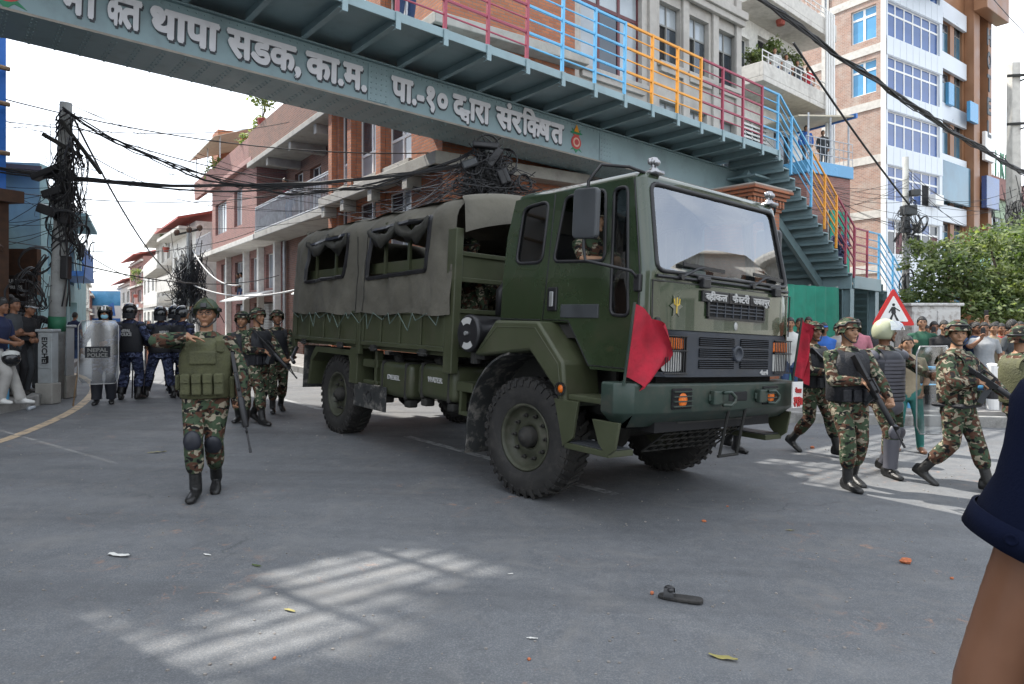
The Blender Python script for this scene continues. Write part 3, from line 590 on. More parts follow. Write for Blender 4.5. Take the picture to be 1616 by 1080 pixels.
simple_house('blue painted house at the end of the street', far(150, 100), far(178, 99), 3.6, 9, 'blue_paint', 1, 3)
simple_house('pale three storey house out of view to the right across the junction, added for windscreen reflections', (25, 17), (24, 1), 8.5, 8, 'white_wall', 2, 4, 'concrete_pale')  # unseen house put in for the windscreen to reflect
simple_house('grey house out of view to the right beside the pale one, added for truck reflections', (24, .6), (21, -16), 7.5, 8, 'concrete_pale', 2, 5)  # second unseen house, added to show in glass and paint
simple_house('unseen grey house added behind the camera for reflections', (12, -18), (-8, -19), 9.0, 8, 'plaster_grey', 3, 6)  # unseen, added so the truck has something to reflect
simple_house('tall narrow cream house at the left of the far street', far(134, 56), far(141, 66), 5.2, 7, 'sheet_cream' if False else 'white_wall', 2, 2)
simple_house('small brick house beyond the cream one far down the street', far(142, 70), far(150, 96), 4.6, 7, 'brick_pink', 2, 5)
simple_house('pale house with red roof at the far bend of the street', far(186, 104), far(206, 88), 6.6, 7, 'concrete_pale', 2, 3, None, 'roof_red')
# --- brick gate pillar under the bridge end
gpil = empty('brick_pillar', 'square brick gate pillar with stepped cap between truck and stair', 'pillar', (5.5, 16.35, gz(5.5)), math.atan2(.646, .763))
part(gpil, 'shaft', 'brick_orange', lambda m: m.bx(-.62, .62, -.62, .62, 0, 4.32))
for i, (w, z) in enumerate(((.66, 4.32), (.74, 4.58), (.8, 4.66), (.86, 4.74))): part(gpil, 'cap_course', 'brick_orange', lambda m: m.bx(-w, w, -w, w, z + .001, z + .078), bevel=.008)
dm = MB().box((0, 0, 0), (.075, .1, .17)).mesh('dentil', G['brick_orange'])
for k in range(10):
    u = -.63 + k * .14
    for M in (T(u, -.67, 4.488), RZ(math.pi / 2) @ T(u, -.67, 4.488), RZ(-math.pi / 2) @ T(u, -.67, 4.488)): inst(dm, 'dentil', gpil, M)
part(gpil, 'cap_top', 'concrete', lambda m: m.bx(-.84, .84, -.84, .84, 4.82, 4.86), bevel=.01)
# --- terrace restaurant behind the stair
te = empty('roof_terrace', 'small roof terrace with white canopy and blue edged deck beside the brick tower', 'terrace', (12.4, 28.6, 0), math.atan2(.5, .86))
part(te, 'deck', 'win_sky', lambda m: m.bx(-1.4, 1.6, -1, 2, 7.5, 8.0), bevel=.02)
part(te, 'deck_wall', 'brick_pink', lambda m: m.bx(-1.3, 1.5, -.9, 1.9, 0, 7.49))
part(te, 'canopy', 'sheet_cream', lambda m: m.bar((-1.8, .5, 9.7), (1.8, .5, 10.2), 2.8, .06))
part(te, 'canopy_edge', 'blue_paint', lambda m: m.bar((1.82, -1., 10.2), (1.82, 2, 10.2), .1, .2))
for x, y in ((-1.2, -.9), (.2, -.9), (1.4, -.9)): part(te, 'post', 'rail_pale', lambda m: m.cyl((x, y, 8), (x, y, 9.9), .04, 6))
railing(te, 'railing', 'rail_pale', (-1.4, -.95, 8), (1.6, -.95, 8), .95, 10, (1., .66, .33))
# ---------------------------------------------------------------- lettering
def text_geo(body, bold=.012, ext=.02):
    """lettering as plain vertices and faces, size 1, lying in x / z, facing -y"""
    c = bpy.data.curves.new('lettering', 'FONT'); c.body = body; c.extrude = ext; c.resolution_u = 2
    o = bpy.data.objects.new('lettering', c); COL.objects.link(o)
    dg = bpy.context.evaluated_depsgraph_get(); dg.update(); me = bpy.data.meshes.new_from_object(o.evaluated_get(dg))
    vs = [(v.co.x, -v.co.z, v.co.y) for v in me.vertices]; fs = [tuple(p.vertices) for p in me.polygons]
    bpy.data.objects.remove(o); bpy.data.curves.remove(c); bpy.data.meshes.remove(me)
    if not vs: return vs, fs
    if bold:
        V2, F2 = [], []
        for k in range(6):
            a = 2 * math.pi * k / 6; o_ = len(V2)
            V2 += [(x + bold * math.cos(a), y - .0006 * k / max(ext, .004) * .02, z + bold * math.sin(a)) for x, y, z in vs]; F2 += [tuple(i + o_ for i in f) for f in fs]
        vs, fs = V2, F2
    return vs, fs
def word(tokens, x0, x1, z0, head, bold=.03, ext=.02, top=None):
    """tokens (text, sx, sz, dz, kern) set one after another, then fitted between x0 and x1; base line z0, head line at `head`"""
    if isinstance(tokens, str): tokens = [(tokens, 1, 1, 0, 0)]
    vs, fs, cx = [], [], 0
    for t, sx, sz, dz, kern in tokens:
        a, f = text_geo(t, bold, ext)
        mn = min(p[0] for p in a); mx = max(p[0] for p in a); o = len(vs)
        vs += [((p[0] - mn) * sx + cx + kern, p[1], p[2] * sz + dz) for p in a]; fs += [tuple(i + o for i in q) for q in f]
        cx += (mx - mn) * sx + kern - .01
    mn = min(p[0] for p in vs); mx = max(p[0] for p in vs); k = (x1 - x0) / (mx - mn); kz = (head - z0) / .62 if top is None else top
    return [((p[0] - mn) * k + x0, p[1] * .3, p[2] * kz + z0) for p in vs], fs
def words(ws, **kw):
    mb = MB()
    for w in ws: mb.add(*word(*w, **kw))
    return mb
G['letter_white'] = mat('letter_white', (.70, .70, .73), .5, var=.06)
G['letter_shade'] = mat('letter_outline', (.045, .05, .06), .5, var=0)

# ---------------------------------------------------------------- footbridge
G['bridge'] = mat('bridge_paint', (.245, .345, .37), .42, var=.08, vs=1.3, dirt=(.17, .22, .235), dirt_amt=.55, ds=2.2)
G['bridge_rim'] = mat('bridge_flange_rim', (.30, .27, .23), .6, var=.2)
G['rail_red'] = mat('rail_red', (.33, .05, .085), .45, var=.12, vs=3)
G['rail_blue'] = mat('rail_blue', (.13, .43, .70), .42, var=.1, vs=3)
G['rail_orange'] = mat('rail_orange', (.78, .33, .03), .42, var=.1, vs=3)
BR = math.atan2(.646, .763)
fb = empty('footbridge', 'steel footbridge with lettered girder and red, blue and orange railings crossing over the road', 'footbridge', (-2.57, 12, 5.48), rot=(0, .026, BR))
GX0, GX1, ED = -10.5, 12.0, -1.45
bw = fb
web = part(fb, 'girder', 'bridge', lambda m: m.bx(GX0, GX1, 0, .95, .015, .735), bevel=.006)
part(fb, 'bottom_flange', 'bridge', lambda m: m.bx(GX0, GX1 - .2, -.07, 1.02, -.022, .012), bevel=.006)
part(fb, 'flange_rim', 'bridge_rim', lambda m: m.bx(GX0, GX1 - .2, -.078, -.071, -.02, .012))
part(fb, 'top_flange', 'bridge', lambda m: m.bx(GX0, GX1, -.07, 1.02, .738, .765), bevel=.006)
for a in (.03, 6.02): part(fb, 'splice_plate', 'bridge', lambda m: m.bx(a, a + .42, -.016, -.001, .05, .70), bevel=.004)
rv = MB(); 
def rivet(p, n, r=.017):
    p = V(p); n = V(n); u = n.orthogonal().normalized(); w = n.cross(u); k = 6
    a = [p + (u * math.cos(t) + w * math.sin(t)) * r for t in [6.2832 * j / k for j in range(k)]]; b = [p + n * r * .7 + (u * math.cos(t) + w * math.sin(t)) * r * .55 for t in [6.2832 * j / k for j in range(k)]]
    rv.loft([a, b], True)
x = GX0 + .1
while x < GX1 - .3:
    for j in range(8): rivet((x, .0 + j * .135, -.022), (0, 0, -1)); 
    for j in range(8): rivet((x + .05, .06 + j * .135, -.022), (0, 0, -1))
    x += .31
x = GX0
while x < GX1 - .1:
    rivet((x, -.071, .75), (0, -1, 0), .012); rivet((x, 0, .69), (0, -1, 0)); rivet((x + .05, -.04, .013), (0, 0, 1), .02)
    x += .12
for a in (.03, 6.02):
    for i in range(4):
        for j in range(7): rivet((a + .06 + i * .1, -.016, .09 + j * .095), (0, -1, 0), .014)
tag(rv.build('rivets', G['bridge'], fb), kind='stuff')
# letters: white faces on a dark outline
LW = [([('भ', 1, 1, 0, 0), ('ि', 1, 1, 0, 0), ('क', .62, 1, 0, -.16), ('त', 1, 1, 0, -.12)], -4.55, -3.55), ('थापा', -3.45, -2.49), ('सडक,', -2.39, -1.2), ('का.म.', -1.13, .0),
      ('पा.-१०', .48, 1.72), ([('द', 1, 1, 0, 0), ('व', .62, .62, -.16, -.2), ('ारा', 1, 1, 0, -.06)], 1.83, 2.76), ([('संर', 1, 1, 0, 0), ('िक', .8, 1, 0, 0), ('ष', .95, 1, 0, -.16), ('त', 1, 1, 0, 0)], 2.9, 4.84)]
for off, m, nm, y in ((0, 'letter_white', 'word', -.03), (1, 'letter_shade', 'word_outline', -.012)):
    for t, a, b in LW: words([(t, a + .022 * off, b + .022 * off, .19 - .02 * off, .575 - .02 * off)], bold=.045 if not off else .06, ext=.02).build(nm, G[m], fb, M=T(0, y, 0))
    pass
def kalash(cx, s, parent):                              # painted pot with leaves and flame
    def fl(name, col, pts, y, th=.008):
        mb = MB(); mb.prism([(cx + px * s, y, .36 + pz * s) for px, pz in pts], (0, -th, 0)); mb.build(name, mat(name + '_paint', col, .5, var=.05), parent)
    circ = lambda r, x=0, z=0, n=20, k=1: [(x + r * math.cos(6.2832 * i / n), z + k * r * math.sin(6.2832 * i / n)) for i in range(n)]
    fl('emblem_leaf', (.02, .22, .10), [(-.75, -1.0), (-.3, -.85), (0, -1.15), (.3, -.85), (.75, -1.0), (.3, -.6), (-.3, -.6)], -.001)
    fl('emblem_pot', (.55, .05, .045), circ(.62, 0, -.2), -.003); fl('emblem_band', (.72, .45, .35), circ(.42, 0, -.2), -.0125)
    fl('emblem_boss', (.5, .05, .05), circ(.26, 0, -.2), -.022); fl('emblem_neck', (.55, .07, .05), [(-.3, .35), (.3, .35), (.42, .55), (-.42, .55)], -.004)
    fl('emblem_leaf', (.02, .22, .10), [(-.8, .62), (-.35, .5), (.35, .5), (.8, .62), (.45, .8), (.6, 1.0), (.1, .78), (-.1, .78), (-.6, 1.0), (-.45, .8)], -.006)
    fl('emblem_flame', (.85, .35, .02), [(-.32, .72), (.32, .72), (.2, 1.0), (0, 1.4), (-.2, 1.0)], -.016)
kalash(5.25, .25, fb); kalash(-5.1, .30, fb)
# deck, brackets, kerb angle
part(fb, 'deck', 'bridge', lambda m: m.bx(GX0, 11.45, ED, 2.4, .925, .965))
part(fb, 'edge_channel', 'bridge', lambda m: (m.bx(GX0, 11.45, ED - .05, ED, .85, 1.0), m.bx(GX0, 11.45, 2.402, 2.45, .85, 1.0)), bevel=.006)
bm_ = MB(); bm_.prism([(-.03, -.0, .766), (-.03, ED + .01, .80), (-.03, ED + .01, .924), (-.03, 0, .924)], (.012, 0, 0)); bm_.bar((-.024, -.02, .76), (-.024, ED + .01, .79), .09, .012); bmesh_ = bm_.mesh('bracket', G['bridge'])
bl = MB().bx(-.045, .045, ED - .075, ED - .052, .72, .995).bx(-.045, .045, ED - .052, ED + .03, .715, .725).mesh('bracket_cleat', G['bridge'])
far_b = MB().prism([(-.03, .97, .766), (-.03, 2.39, .80), (-.03, 2.39, .924), (-.03, .97, .924)], (.012, 0, 0)).mesh('bracket', G['bridge'])
PX = [.637 + .905 * k for k in range(-12, 13)]
for x in PX:
    if x > 11.45: x = 11.43
    b = inst(bmesh_, 'bracket', fb, T(x, 0, 0)); inst(bl, 'cleat', b); inst(far_b, 'bracket', fb, T(x, 0, 0))
def rcol(x):
    for lim, c in ((-8, 'rail_blue'), (-5.3, 'rail_orange'), (-2.6, 'rail_blue'), (2.46, 'rail_red'), (5.17, 'rail_blue'), (7.89, 'rail_orange'), (10.32, 'rail_red'), (13.3, 'rail_blue'), (14.9, 'rail_orange'), (17.6, 'rail_red')):
        if x < lim: return c
    return 'rail_blue'
RH = [(1.5, .055), (1.25, .03), (1.0, .05), (.75, .03), (.5, .05), (.25, .03)]
RM = {}
def rail(parent, a, b, w, col):
    a, b = V(a), V(b); o = MB().bar(a, b, w * .8, w).build('rail', G[col], parent, bevel=.006, seg=1); return o
def post(parent, x, y, z, col, h=1.53):
    k = (col, h)
    if k not in RM: RM[k] = MB().bx(-.03, .03, -.03, .03, 0, h).mesh('railing_post', G[col])
    return link(bpy.data.objects.new('railing_post', RM[k]), parent, T(x, y, z), .006, 1)
for yy in (ED - .02, 2.41):
    for i, x in enumerate(PX):
        x = min(x, 11.4); post(fb, x, yy, 1.0, rcol(x - .3) if i else rcol(x))
        if i < len(PX) - 1:
            for h, w in RH: rail(fb, (x + .03, yy, 1.0 + h), (min(PX[i + 1], 11.4) - .03, yy, 1.0 + h), w, rcol(x + .2))
# stair: 14 treads down to a landing, then on to the ground
NS, RUN = 14, .333; X0, Z0 = 11.45, .95; RISE = (Z0 + 2.06) / NS; YA, YB = ED, 1.45
tr = MB().bx(0, .30, YA, YB, -.035, 0).bx(.292, .30, YA, YB, -.235, -.036).bx(0, .008, YA, YB, -.11, -.036)
trm = tr.mesh('stair_tread', G['bridge'])
for k in range(NS): inst(trm, 'stair_tread', fb, T(X0 + k * RUN, 0, Z0 - (k + .55) * RISE))
X1, Z1 = X0 + NS * RUN, Z0 - NS * RISE
for y in (-.5, 1.3): part(fb, 'stair_stringer', 'bridge', lambda m: m.bar((X0, y, Z0 - .42), (X1, y, Z1 - .35), .12, .26))
part(fb, 'landing', 'bridge', lambda m: (m.bx(X1, X1 + 2.0, YA, YB + 1.6, Z1 - .05, Z1),))
part(fb, 'landing_beam', 'bridge', lambda m: (m.bx(X1 - .12, X1 - .02, YA, YB + 1.6, Z1 - .38, Z1 - .02), m.bx(X1, X1 + 2.0, YA - .06, YA - .002, Z1 - .38, Z1 + .01), m.bx(X1 - .2, X1, YA, YB + 1.6, Z1 - .40, Z1 - .382)), bevel=.008)
for x in (X1 - .05, X1 + 1.8):
    for y in (YA + .12, YB + 1.2): part(fb, 'column', 'bridge', lambda m: (m.bx(x - .13, x + .13, y - .13, y - .11, -5.6, Z1 - .39), m.bx(x - .13, x + .13, y + .11, y + .13, -5.6, Z1 - .39), m.bx(x - .012, x + .012, y - .109, y + .109, -5.6, Z1 - .39)))
part(fb, 'column', 'bridge', lambda m: m.bx(11.0, 11.6, .2, .8, -5.6, -.03), bevel=.01)
part(fb, 'end_bracket', 'bridge', lambda m: (m.bx(11.3, 12.4, -.9, -.02, .1, .16), m.bx(11.3, 12.4, -.9, -.02, .40, .46), m.bx(12.0, 12.35, -.3, 1.4, -.2, .74)), bevel=.008)
Z2 = Z1 - 2.9
for k in range(14): inst(trm, 'stair_tread', fb, T(X1 + 2.0 + k * RUN, 0, Z1 - (k + .55) * .207))
rt = MB().bx(-.30, 0, YB + .05, YB + 1.6, -.035, 0).bx(-.30, -.29, YB + .05, YB + 1.6, -.17, -.036).mesh('stair_tread', G['bridge'])
for k in range(14): inst(rt, 'stair_tread', fb, T(X1 - .12 - k * RUN, 0, Z1 - (k + .55) * .207))
part(fb, 'stair_stringer', 'bridge', lambda m: m.bar((X1 - .15, YB + .2, Z1 - .4), (X1 - 4.7, YB + .2, Z2 - .3), .12, .26))
sx = [(X0, Z0 + .05)] + [(X0 + f * RUN, Z0 - f * RISE + .05) for f in (2.0, 5.5, 8, 10.3, 12.2, 14)] 
def sloped(parent, pts, y, h0=0):
    for i, (x, z) in enumerate(pts):
        if i: post(parent, x, y, z - .1, rcol(x - .05), 1.6)
        if i < len(pts) - 1:
            for h, w in RH: rail(parent, (x + .02, y, z + h), (pts[i + 1][0] - .02, y, pts[i + 1][1] + h), w, rcol(x + .2))
sloped(fb, sx, ED - .03); sloped(fb, sx, YB + .03)
for i, x in enumerate((X1 + .03, X1 + .95, X1 + 1.85)):
    post(fb, x, ED - .03, Z1, 'rail_red' if i < 2 else 'rail_blue')
    if i < 2:
        for h, w in RH: rail(fb, (x + .03, ED - .03, Z1 + h), (x + .87, ED - .03, Z1 + h), w, 'rail_red' if i == 0 else 'rail_blue')
sx2 = [(X1 + 1.87, Z1 + .02)] + [(X1 + 2 + f * RUN, Z1 - f * .207) for f in (3, 6, 9, 13)]
sloped(fb, sx2, ED - .03)
# green screens by the stair foot
G['green_net'] = mat('green_net', (.03, .26, .18), .8, var=.15, vs=4, bump=.5, bs=6)
def screen(name, label, a, b, z0, z1, wav=.06, n=18, post_m='galv'):
    a, b = V((a[0], a[1], 0)), V((b[0], b[1], 0)); r = empty(name, label, 'fence', (a.x, a.y, gz(a.x)), math.atan2(b.y - a.y, b.x - a.x)); Ls = (b - a).length
    mb = MB(); rg = [[V((Ls * i / n, wav * math.sin(i * 1.9) * (.4 + j / 4), lerp(z0, z1, j / 4))) for i in range(n + 1)] for j in range(5)]
    mb.loft(rg, False, False); mb.add([p + V((0, .012, 0)) for r_ in rg for p in r_], [(j * (n + 1) + i, j * (n + 1) + i + 1, (j + 1) * (n + 1) + i + 1, (j + 1) * (n + 1) + i) for j in range(4) for i in range(n)])
    mb.build('cloth', G['green_net'], r, smooth=True)
    for x in (0, Ls / 2, Ls): part(r, 'post', post_m, lambda m: m.cyl((x, .08, 0), (x, .08, z1 + .05), .03, 6))
    return r
screen('green_fence', 'green cloth fence screen below the stair beside the brick pillar', (7.0, 17.7), (9.6, 20.0), .1, 2.75)
screen('green_fence', 'green cloth screen further back, between the stair columns', (10.0, 24.0), (13.0, 26.2), .1, 3.0)
screen('green_fence', 'tall narrow green net hanging behind the stair railing', (12.4, 26.6), (13.6, 27.5), 3.2, 6.2)
# ---------------------------------------------------------------- army truck
from mathutils.geometry import delaunay_2d_cdt
G['paint'] = mat('truck_paint', (.027, .045, .021), .24, var=.16, vs=1.6, coat=.7, dirt=(.06, .062, .04), dirt_amt=.4, ds=2.5)
G['olive'] = mat('bed_paint', (.052, .060, .030), .5, var=.16, vs=2.5, dirt=(.085, .078, .055), dirt_amt=.5, ds=4)
G['bumper'] = mat('bumper_paint', (.026, .046, .036), .42, var=.2, vs=3, dirt=(.09, .075, .06), dirt_amt=.55, ds=6)
G['grille'] = mat('grille_plastic', (.030, .037, .050), .5, var=.2, vs=5, dirt=(.07, .075, .08), dirt_amt=.4, ds=5)
G['tarp'] = mat('canvas', (.105, .098, .078), .9, var=.22, vs=2.2, dirt=(.055, .05, .038), dirt_amt=.75, ds=1.2, bump=.7, bs=7)
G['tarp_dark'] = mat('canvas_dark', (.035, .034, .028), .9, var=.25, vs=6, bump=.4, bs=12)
G['under'] = mat('chassis', (.022, .022, .020), .8, var=.3, vs=6, dirt=(.07, .06, .05), dirt_amt=.4)
G['mirror_back'] = mat('mirror_back', (.05, .055, .06), .5, var=.1)
G['mud'] = mat('mudguard', (.03, .032, .032), .8, var=.3, dirt=(.30, .28, .25), dirt_amt=.8, ds=8)
G['red_cloth'] = mat('red_cloth', (.42, .018, .038), .85, var=.22, vs=9, bump=.3, bs=30)
G['amber'] = mat('amber_lens', (.75, .16, .01), .25, var=.1, vs=30)
G['lens'] = mat('lamp_lens', (.55, .56, .54), .12, var=.1, vs=40)
G['plate'] = mat('number_plate', (.75, .74, .72), .5, var=.06)
G['print_red'] = mat('print_red', (.45, .03, .03), .6, var=0)
G['print_white'] = mat('print_white', (.46, .46, .45), .6, var=0)
G['wscreen'] = glassy('windscreen_glass', (.75, .8, .78), .2, .03)
G['side_glass'] = glassy('side_glass', (.35, .38, .36), .07, .03)
tk = empty('army_truck', 'olive green army truck with canvas cover and two red flags on its bumper', 'truck', (1.787, 6.127, -.05), rot=(-.047, .0098, -.9027))
WID = 1.08
def cw(z): return WID if z <= 2.05 else WID - (z - 2.05) * .07
def cf(z): return .085 if z <= 2.08 else .085 - (z - 2.08) * .21
def rrect(pts, r, n=4):                                  # rounded polygon in 2-D
    out = []; k = len(pts)
    for i in range(k):
        p, a, b = V(pts[i]), V(pts[i - 1]), V(pts[(i + 1) % k]); u = (a - p).normalized(); w = (b - p).normalized()
        rr = min(r, (a - p).length * .45, (b - p).length * .45)
        for j in range(n + 1):
            t = j / n; out.append(tuple((p + u * rr * (1 - t) ** 2 + w * rr * t ** 2)))
    return out
def dense(pts, s):
    out = []
    for i in range(len(pts)):
        a, b = V(pts[i]), V(pts[(i + 1) % len(pts)]); n = max(1, int((b - a).length / s))
        out += [tuple(a + (b - a) * (j / n)) for j in range(n)]
    return out
def inside(p, poly):
    c = False; j = len(poly) - 1
    for i in range(len(poly)):
        if (poly[i][1] > p[1]) != (poly[j][1] > p[1]) and p[0] < (poly[j][0] - poly[i][0]) * (p[1] - poly[i][1]) / (poly[j][1] - poly[i][1]) + poly[i][0]: c = not c
        j = i
    return c
def panel(outer, holes, fn, step=.12, levels=()):
    """sheet with holes: 2-D outline cut, then mapped to 3-D by fn"""
    pts, ed = [], []
    def loop(q):
        o = len(pts); pts.extend(V(p) for p in q); ed.extend((o + i, o + (i + 1) % len(q)) for i in range(len(q)))
    outer = dense(outer, step); loop(outer)
    for h in holes: loop(h)
    xs = [p[0] for p in outer]; zs = [p[1] for p in outer]
    gx = min(xs) + step / 2
    while gx < max(xs):
        g = min(zs) + step / 2
        while g < max(zs):
            q = (gx + rnd.uniform(-.01, .01), g)
            if inside(q, outer) and not any(inside(q, h) for h in holes) and min((V(q) - p).length for p in pts[:len(outer)]) > step * .4: pts.append(V(q))
            g += step
        gx += step
    for lv in levels: 
        for k in range(int((max(xs) - min(xs)) / step) + 1):
            q = (min(xs) + .003 + k * step, lv)
            if inside(q, outer) and not any(inside(q, h) for h in holes): pts.append(V(q))
    vs, es, fs, *_ = delaunay_2d_cdt(pts, ed, [], 0, 1e-5)
    ok = []
    for f in fs:
        c = sum((vs[i] for i in f), V((0, 0))) / len(f)
        if inside(c, outer) and not any(inside(c, h) for h in holes): ok.append(tuple(f))
    return [fn(*v) for v in vs], ok
def bulge(y, z): return .05 * (1 - min(1, abs(y) / 1.0) ** 2.2)
QW = rrect([(-1.62, 2.21), (-1.22, 2.20), (-1.20, 2.79), (-1.57, 2.77)], .09)
DW = rrect([(-1.06, 2.20), (-.40, 2.17), (-.46, 2.80), (-.97, 2.80)], .07)
VW = rrect([(-.30, 1.71), (-.10, 1.70), (-.205, 2.79), (-.36, 2.79)], .06)
SIDE = [(-1.82, 1.64), (-.80, 1.64), (-.52, 1.24), (.0, 1.24), (.0, 2.05), (cf(2.86) - .085, 2.86), (-1.72, 2.86), (-1.80, 2.5)]
def side_fn(sg): return lambda x, z: (x, sg * cw(z), z)
WS = rrect([(-.97, 2.078), (.97, 2.078), (.915, 2.82), (-.915, 2.82)], .08)
def front_fn(y, z): return (cf(z) + bulge(y, z), y, z)
mb = MB()
for sg in (-1, 1): mb.add(*panel(SIDE, [QW, DW, VW], side_fn(sg), .14, (2.05,)))
zl = [1.62, 1.8, 2.0, 2.05, 2.08, 2.2, 2.4, 2.6, 2.8, 2.86]
fro = [(-(cw(z) - .085), z) for z in zl] + [((cw(z) - .085), z) for z in reversed(zl)]
mb.add(*panel(fro, [WS], front_fn, .14, (2.08,)))
for sg in (-1, 1):                                       # rounded front corners, edge of the roof
    rings = []
    for z in [1.24] + zl:
        w, f = cw(z), cf(z); ring = []
        for j in range(6):
            a = math.pi / 2 * j / 5; ring.append((f - .085 + .085 * math.sin(a) + bulge(w - .085, z) * math.sin(a), sg * (w - .085 + .085 * math.cos(a)), z))
        rings.append(ring)
    mb.loft(rings, False, False)
rear = [(-1.82, -1.08, 1.64), (-1.82, 1.08, 1.64), (-1.72, cw(2.86), 2.86), (-1.72, -cw(2.86), 2.86)]; mb.quad(*rear)
cab = mb.build('cab', G['paint'], tk, auto=40)
mb = MB(); rings = []                                    # roof shell with rounded edge
for k, (dz, ins) in enumerate(((0, 0), (.035, .012), (.06, .05), (.075, .12), (.09, .35), (.095, .8))):
    w = cw(2.86) - ins; x0, x1 = -1.72 + ins, cf(2.86) - ins; ring = []
    for cx, cy, a0 in ((x1 - .085, -w + .085, -90), (x1 - .085, w - .085, 0), (x0 + .085, w - .085, 90), (x0 + .085, -w + .085, 180)):
        for j in range(6):
            a = math.radians(a0 + 18 * j); r_ = max(.01, .085 - ins * .1); px_ = cx + r_ * math.cos(a); py_ = cy + r_ * math.sin(a)
            ring.append((px_ + (bulge(py_, 0) if cx > -.5 else 0) * max(0, math.cos(a)) , py_, 2.86 + dz))
    rings.append(ring)
mb.loft(rings, False); mb.add(rings[-1], [tuple(range(24))]); mb.build('roof', G['paint'], tk, smooth=True)
def ring3(loop2, fn): q = [V(fn(*p)) for p in loop2]; return q + [q[0], q[1]]
def glass(name, loop2, fn, nrm, m, gas=.014):
    mb = MB(); q = [V(fn(*p)) - V(nrm) * .012 for p in loop2]; c2 = (sum(p[0] for p in loop2) / len(loop2), sum(p[1] for p in loop2) / len(loop2))
    vs = list(q); n = len(q); fs = []; prev = list(range(n))
    for f in (.66, .33):
        o = len(vs); vs += [V(fn(c2[0] + (p[0] - c2[0]) * f, c2[1] + (p[1] - c2[1]) * f)) - V(nrm) * .012 for p in loop2]
        fs += [(prev[i], prev[(i + 1) % n], o + (i + 1) % n, o + i) for i in range(n)]; prev = list(range(o, o + n))
    fs.append(tuple(prev)); mb.add(vs, fs); g = mb.build(name, G[m], tk, smooth=True)
    gk = MB(); gk.tube(ring3(loop2, fn), gas, 6, False); gk.build('gasket', G['black'], g, smooth=True)
    return g
glass('windscreen', WS, front_fn, (1, 0, 0), 'wscreen', .02)
for sg in (-1, 1):
    for L_, nm in ((QW, 'rear_window'), (DW, 'door_window'), (VW, 'vent_window')):
        if nm == 'door_window' and sg == -1:             # this pane is wound down: only its rubber shows
            MB().tube(ring3(L_, side_fn(sg)), .016, 6, False).build('door_frame', G['black'], tk, smooth=True); continue
        glass(nm, L_, side_fn(sg), (0, sg, 0), 'side_glass', .016)
seam = lambda pts, sg: MB().tube([(x, sg * (cw(z) + .001), z) for x, z in pts], .006, 5).build('door_seam', G['black'], tk)
for sg in (-1, 1):
    seam([(-1.12, 2.85), (-1.13, 2.05), (-1.17, 1.66), (-.82, 1.655), (-.54, 1.27), (-.1, 1.27)], sg); seam([(-.14, 2.84), (.005, 2.05), (-.01, 1.27)], sg)
    h = part(tk, 'door_handle', 'black', lambda m: m.bx(-1.10, -.97, sg * WID - .02, sg * WID + .02, 1.74, 1.96), bevel=.01)
    part(h, 'latch', 'galv', lambda m: m.bx(-1.06, -1.01, sg * WID, sg * (WID + .03), 1.78, 1.92), bevel=.006)
    part(tk, 'side_plate', 'mirror_back', lambda m: m.bx(-.92, -.44, sg * WID - .01, sg * WID + .006, 1.68, 1.80), bevel=.006)
    part(tk, 'waist_seam', 'black', lambda m: m.tube([(-1.82, sg * (WID + .001), 1.66), (-1.2, sg * (WID + .001), 1.655)], .006, 5))
# inside the cab
part(tk, 'cab_floor', 'under', lambda m: m.bx(-1.78, -.02, -1.03, 1.03, 1.5, 1.62))
part(tk, 'dashboard', 'black', lambda m: m.prism([(.02, -1.0, 1.62), (.02, -1.0, 2.08), (-.28, -1.0, 2.08), (-.36, -1.0, 1.9), (-.25, -1.0, 1.62)], (0, 2.0, 0)), bevel=.02)
part(tk, 'rear_lining', mat('cab_lining', (.06, .06, .055), .8), lambda m: m.bx(-1.70, -1.66, -1.0, 1.0, 1.62, 2.84))
for y in (-.55, .55): part(tk, 'seat', 'vest_black', lambda m: (m.bx(-1.35, -.8, y - .26, y + .26, 1.75, 1.92), m.bar((-1.38, y, 1.9), (-1.5, y, 2.55), .5, .14)), bevel=.04)
part(tk, 'steering_wheel', 'black', lambda m: m.tube([T(-.52, -.55, 2.1) @ RY(-.5) @ V((.22 * math.cos(a), .22 * math.sin(a), 0)) for a in [6.2832 * i / 20 for i in range(21)]], .016, 6, False), smooth=True)
part(tk, 'paper_stack', 'white_paint', lambda m: (m.box((-.12, -.35, 2.11), (.2, .34, .06)), m.box((-.1, .35, 2.10), (.16, .3, .04), RZ(.2).to_3x3())))
part(tk, 'paper_stack', 'red_cloth', lambda m: m.box((-.10, .02, 2.1), (.12, .22, .03), RZ(-.2).to_3x3()))
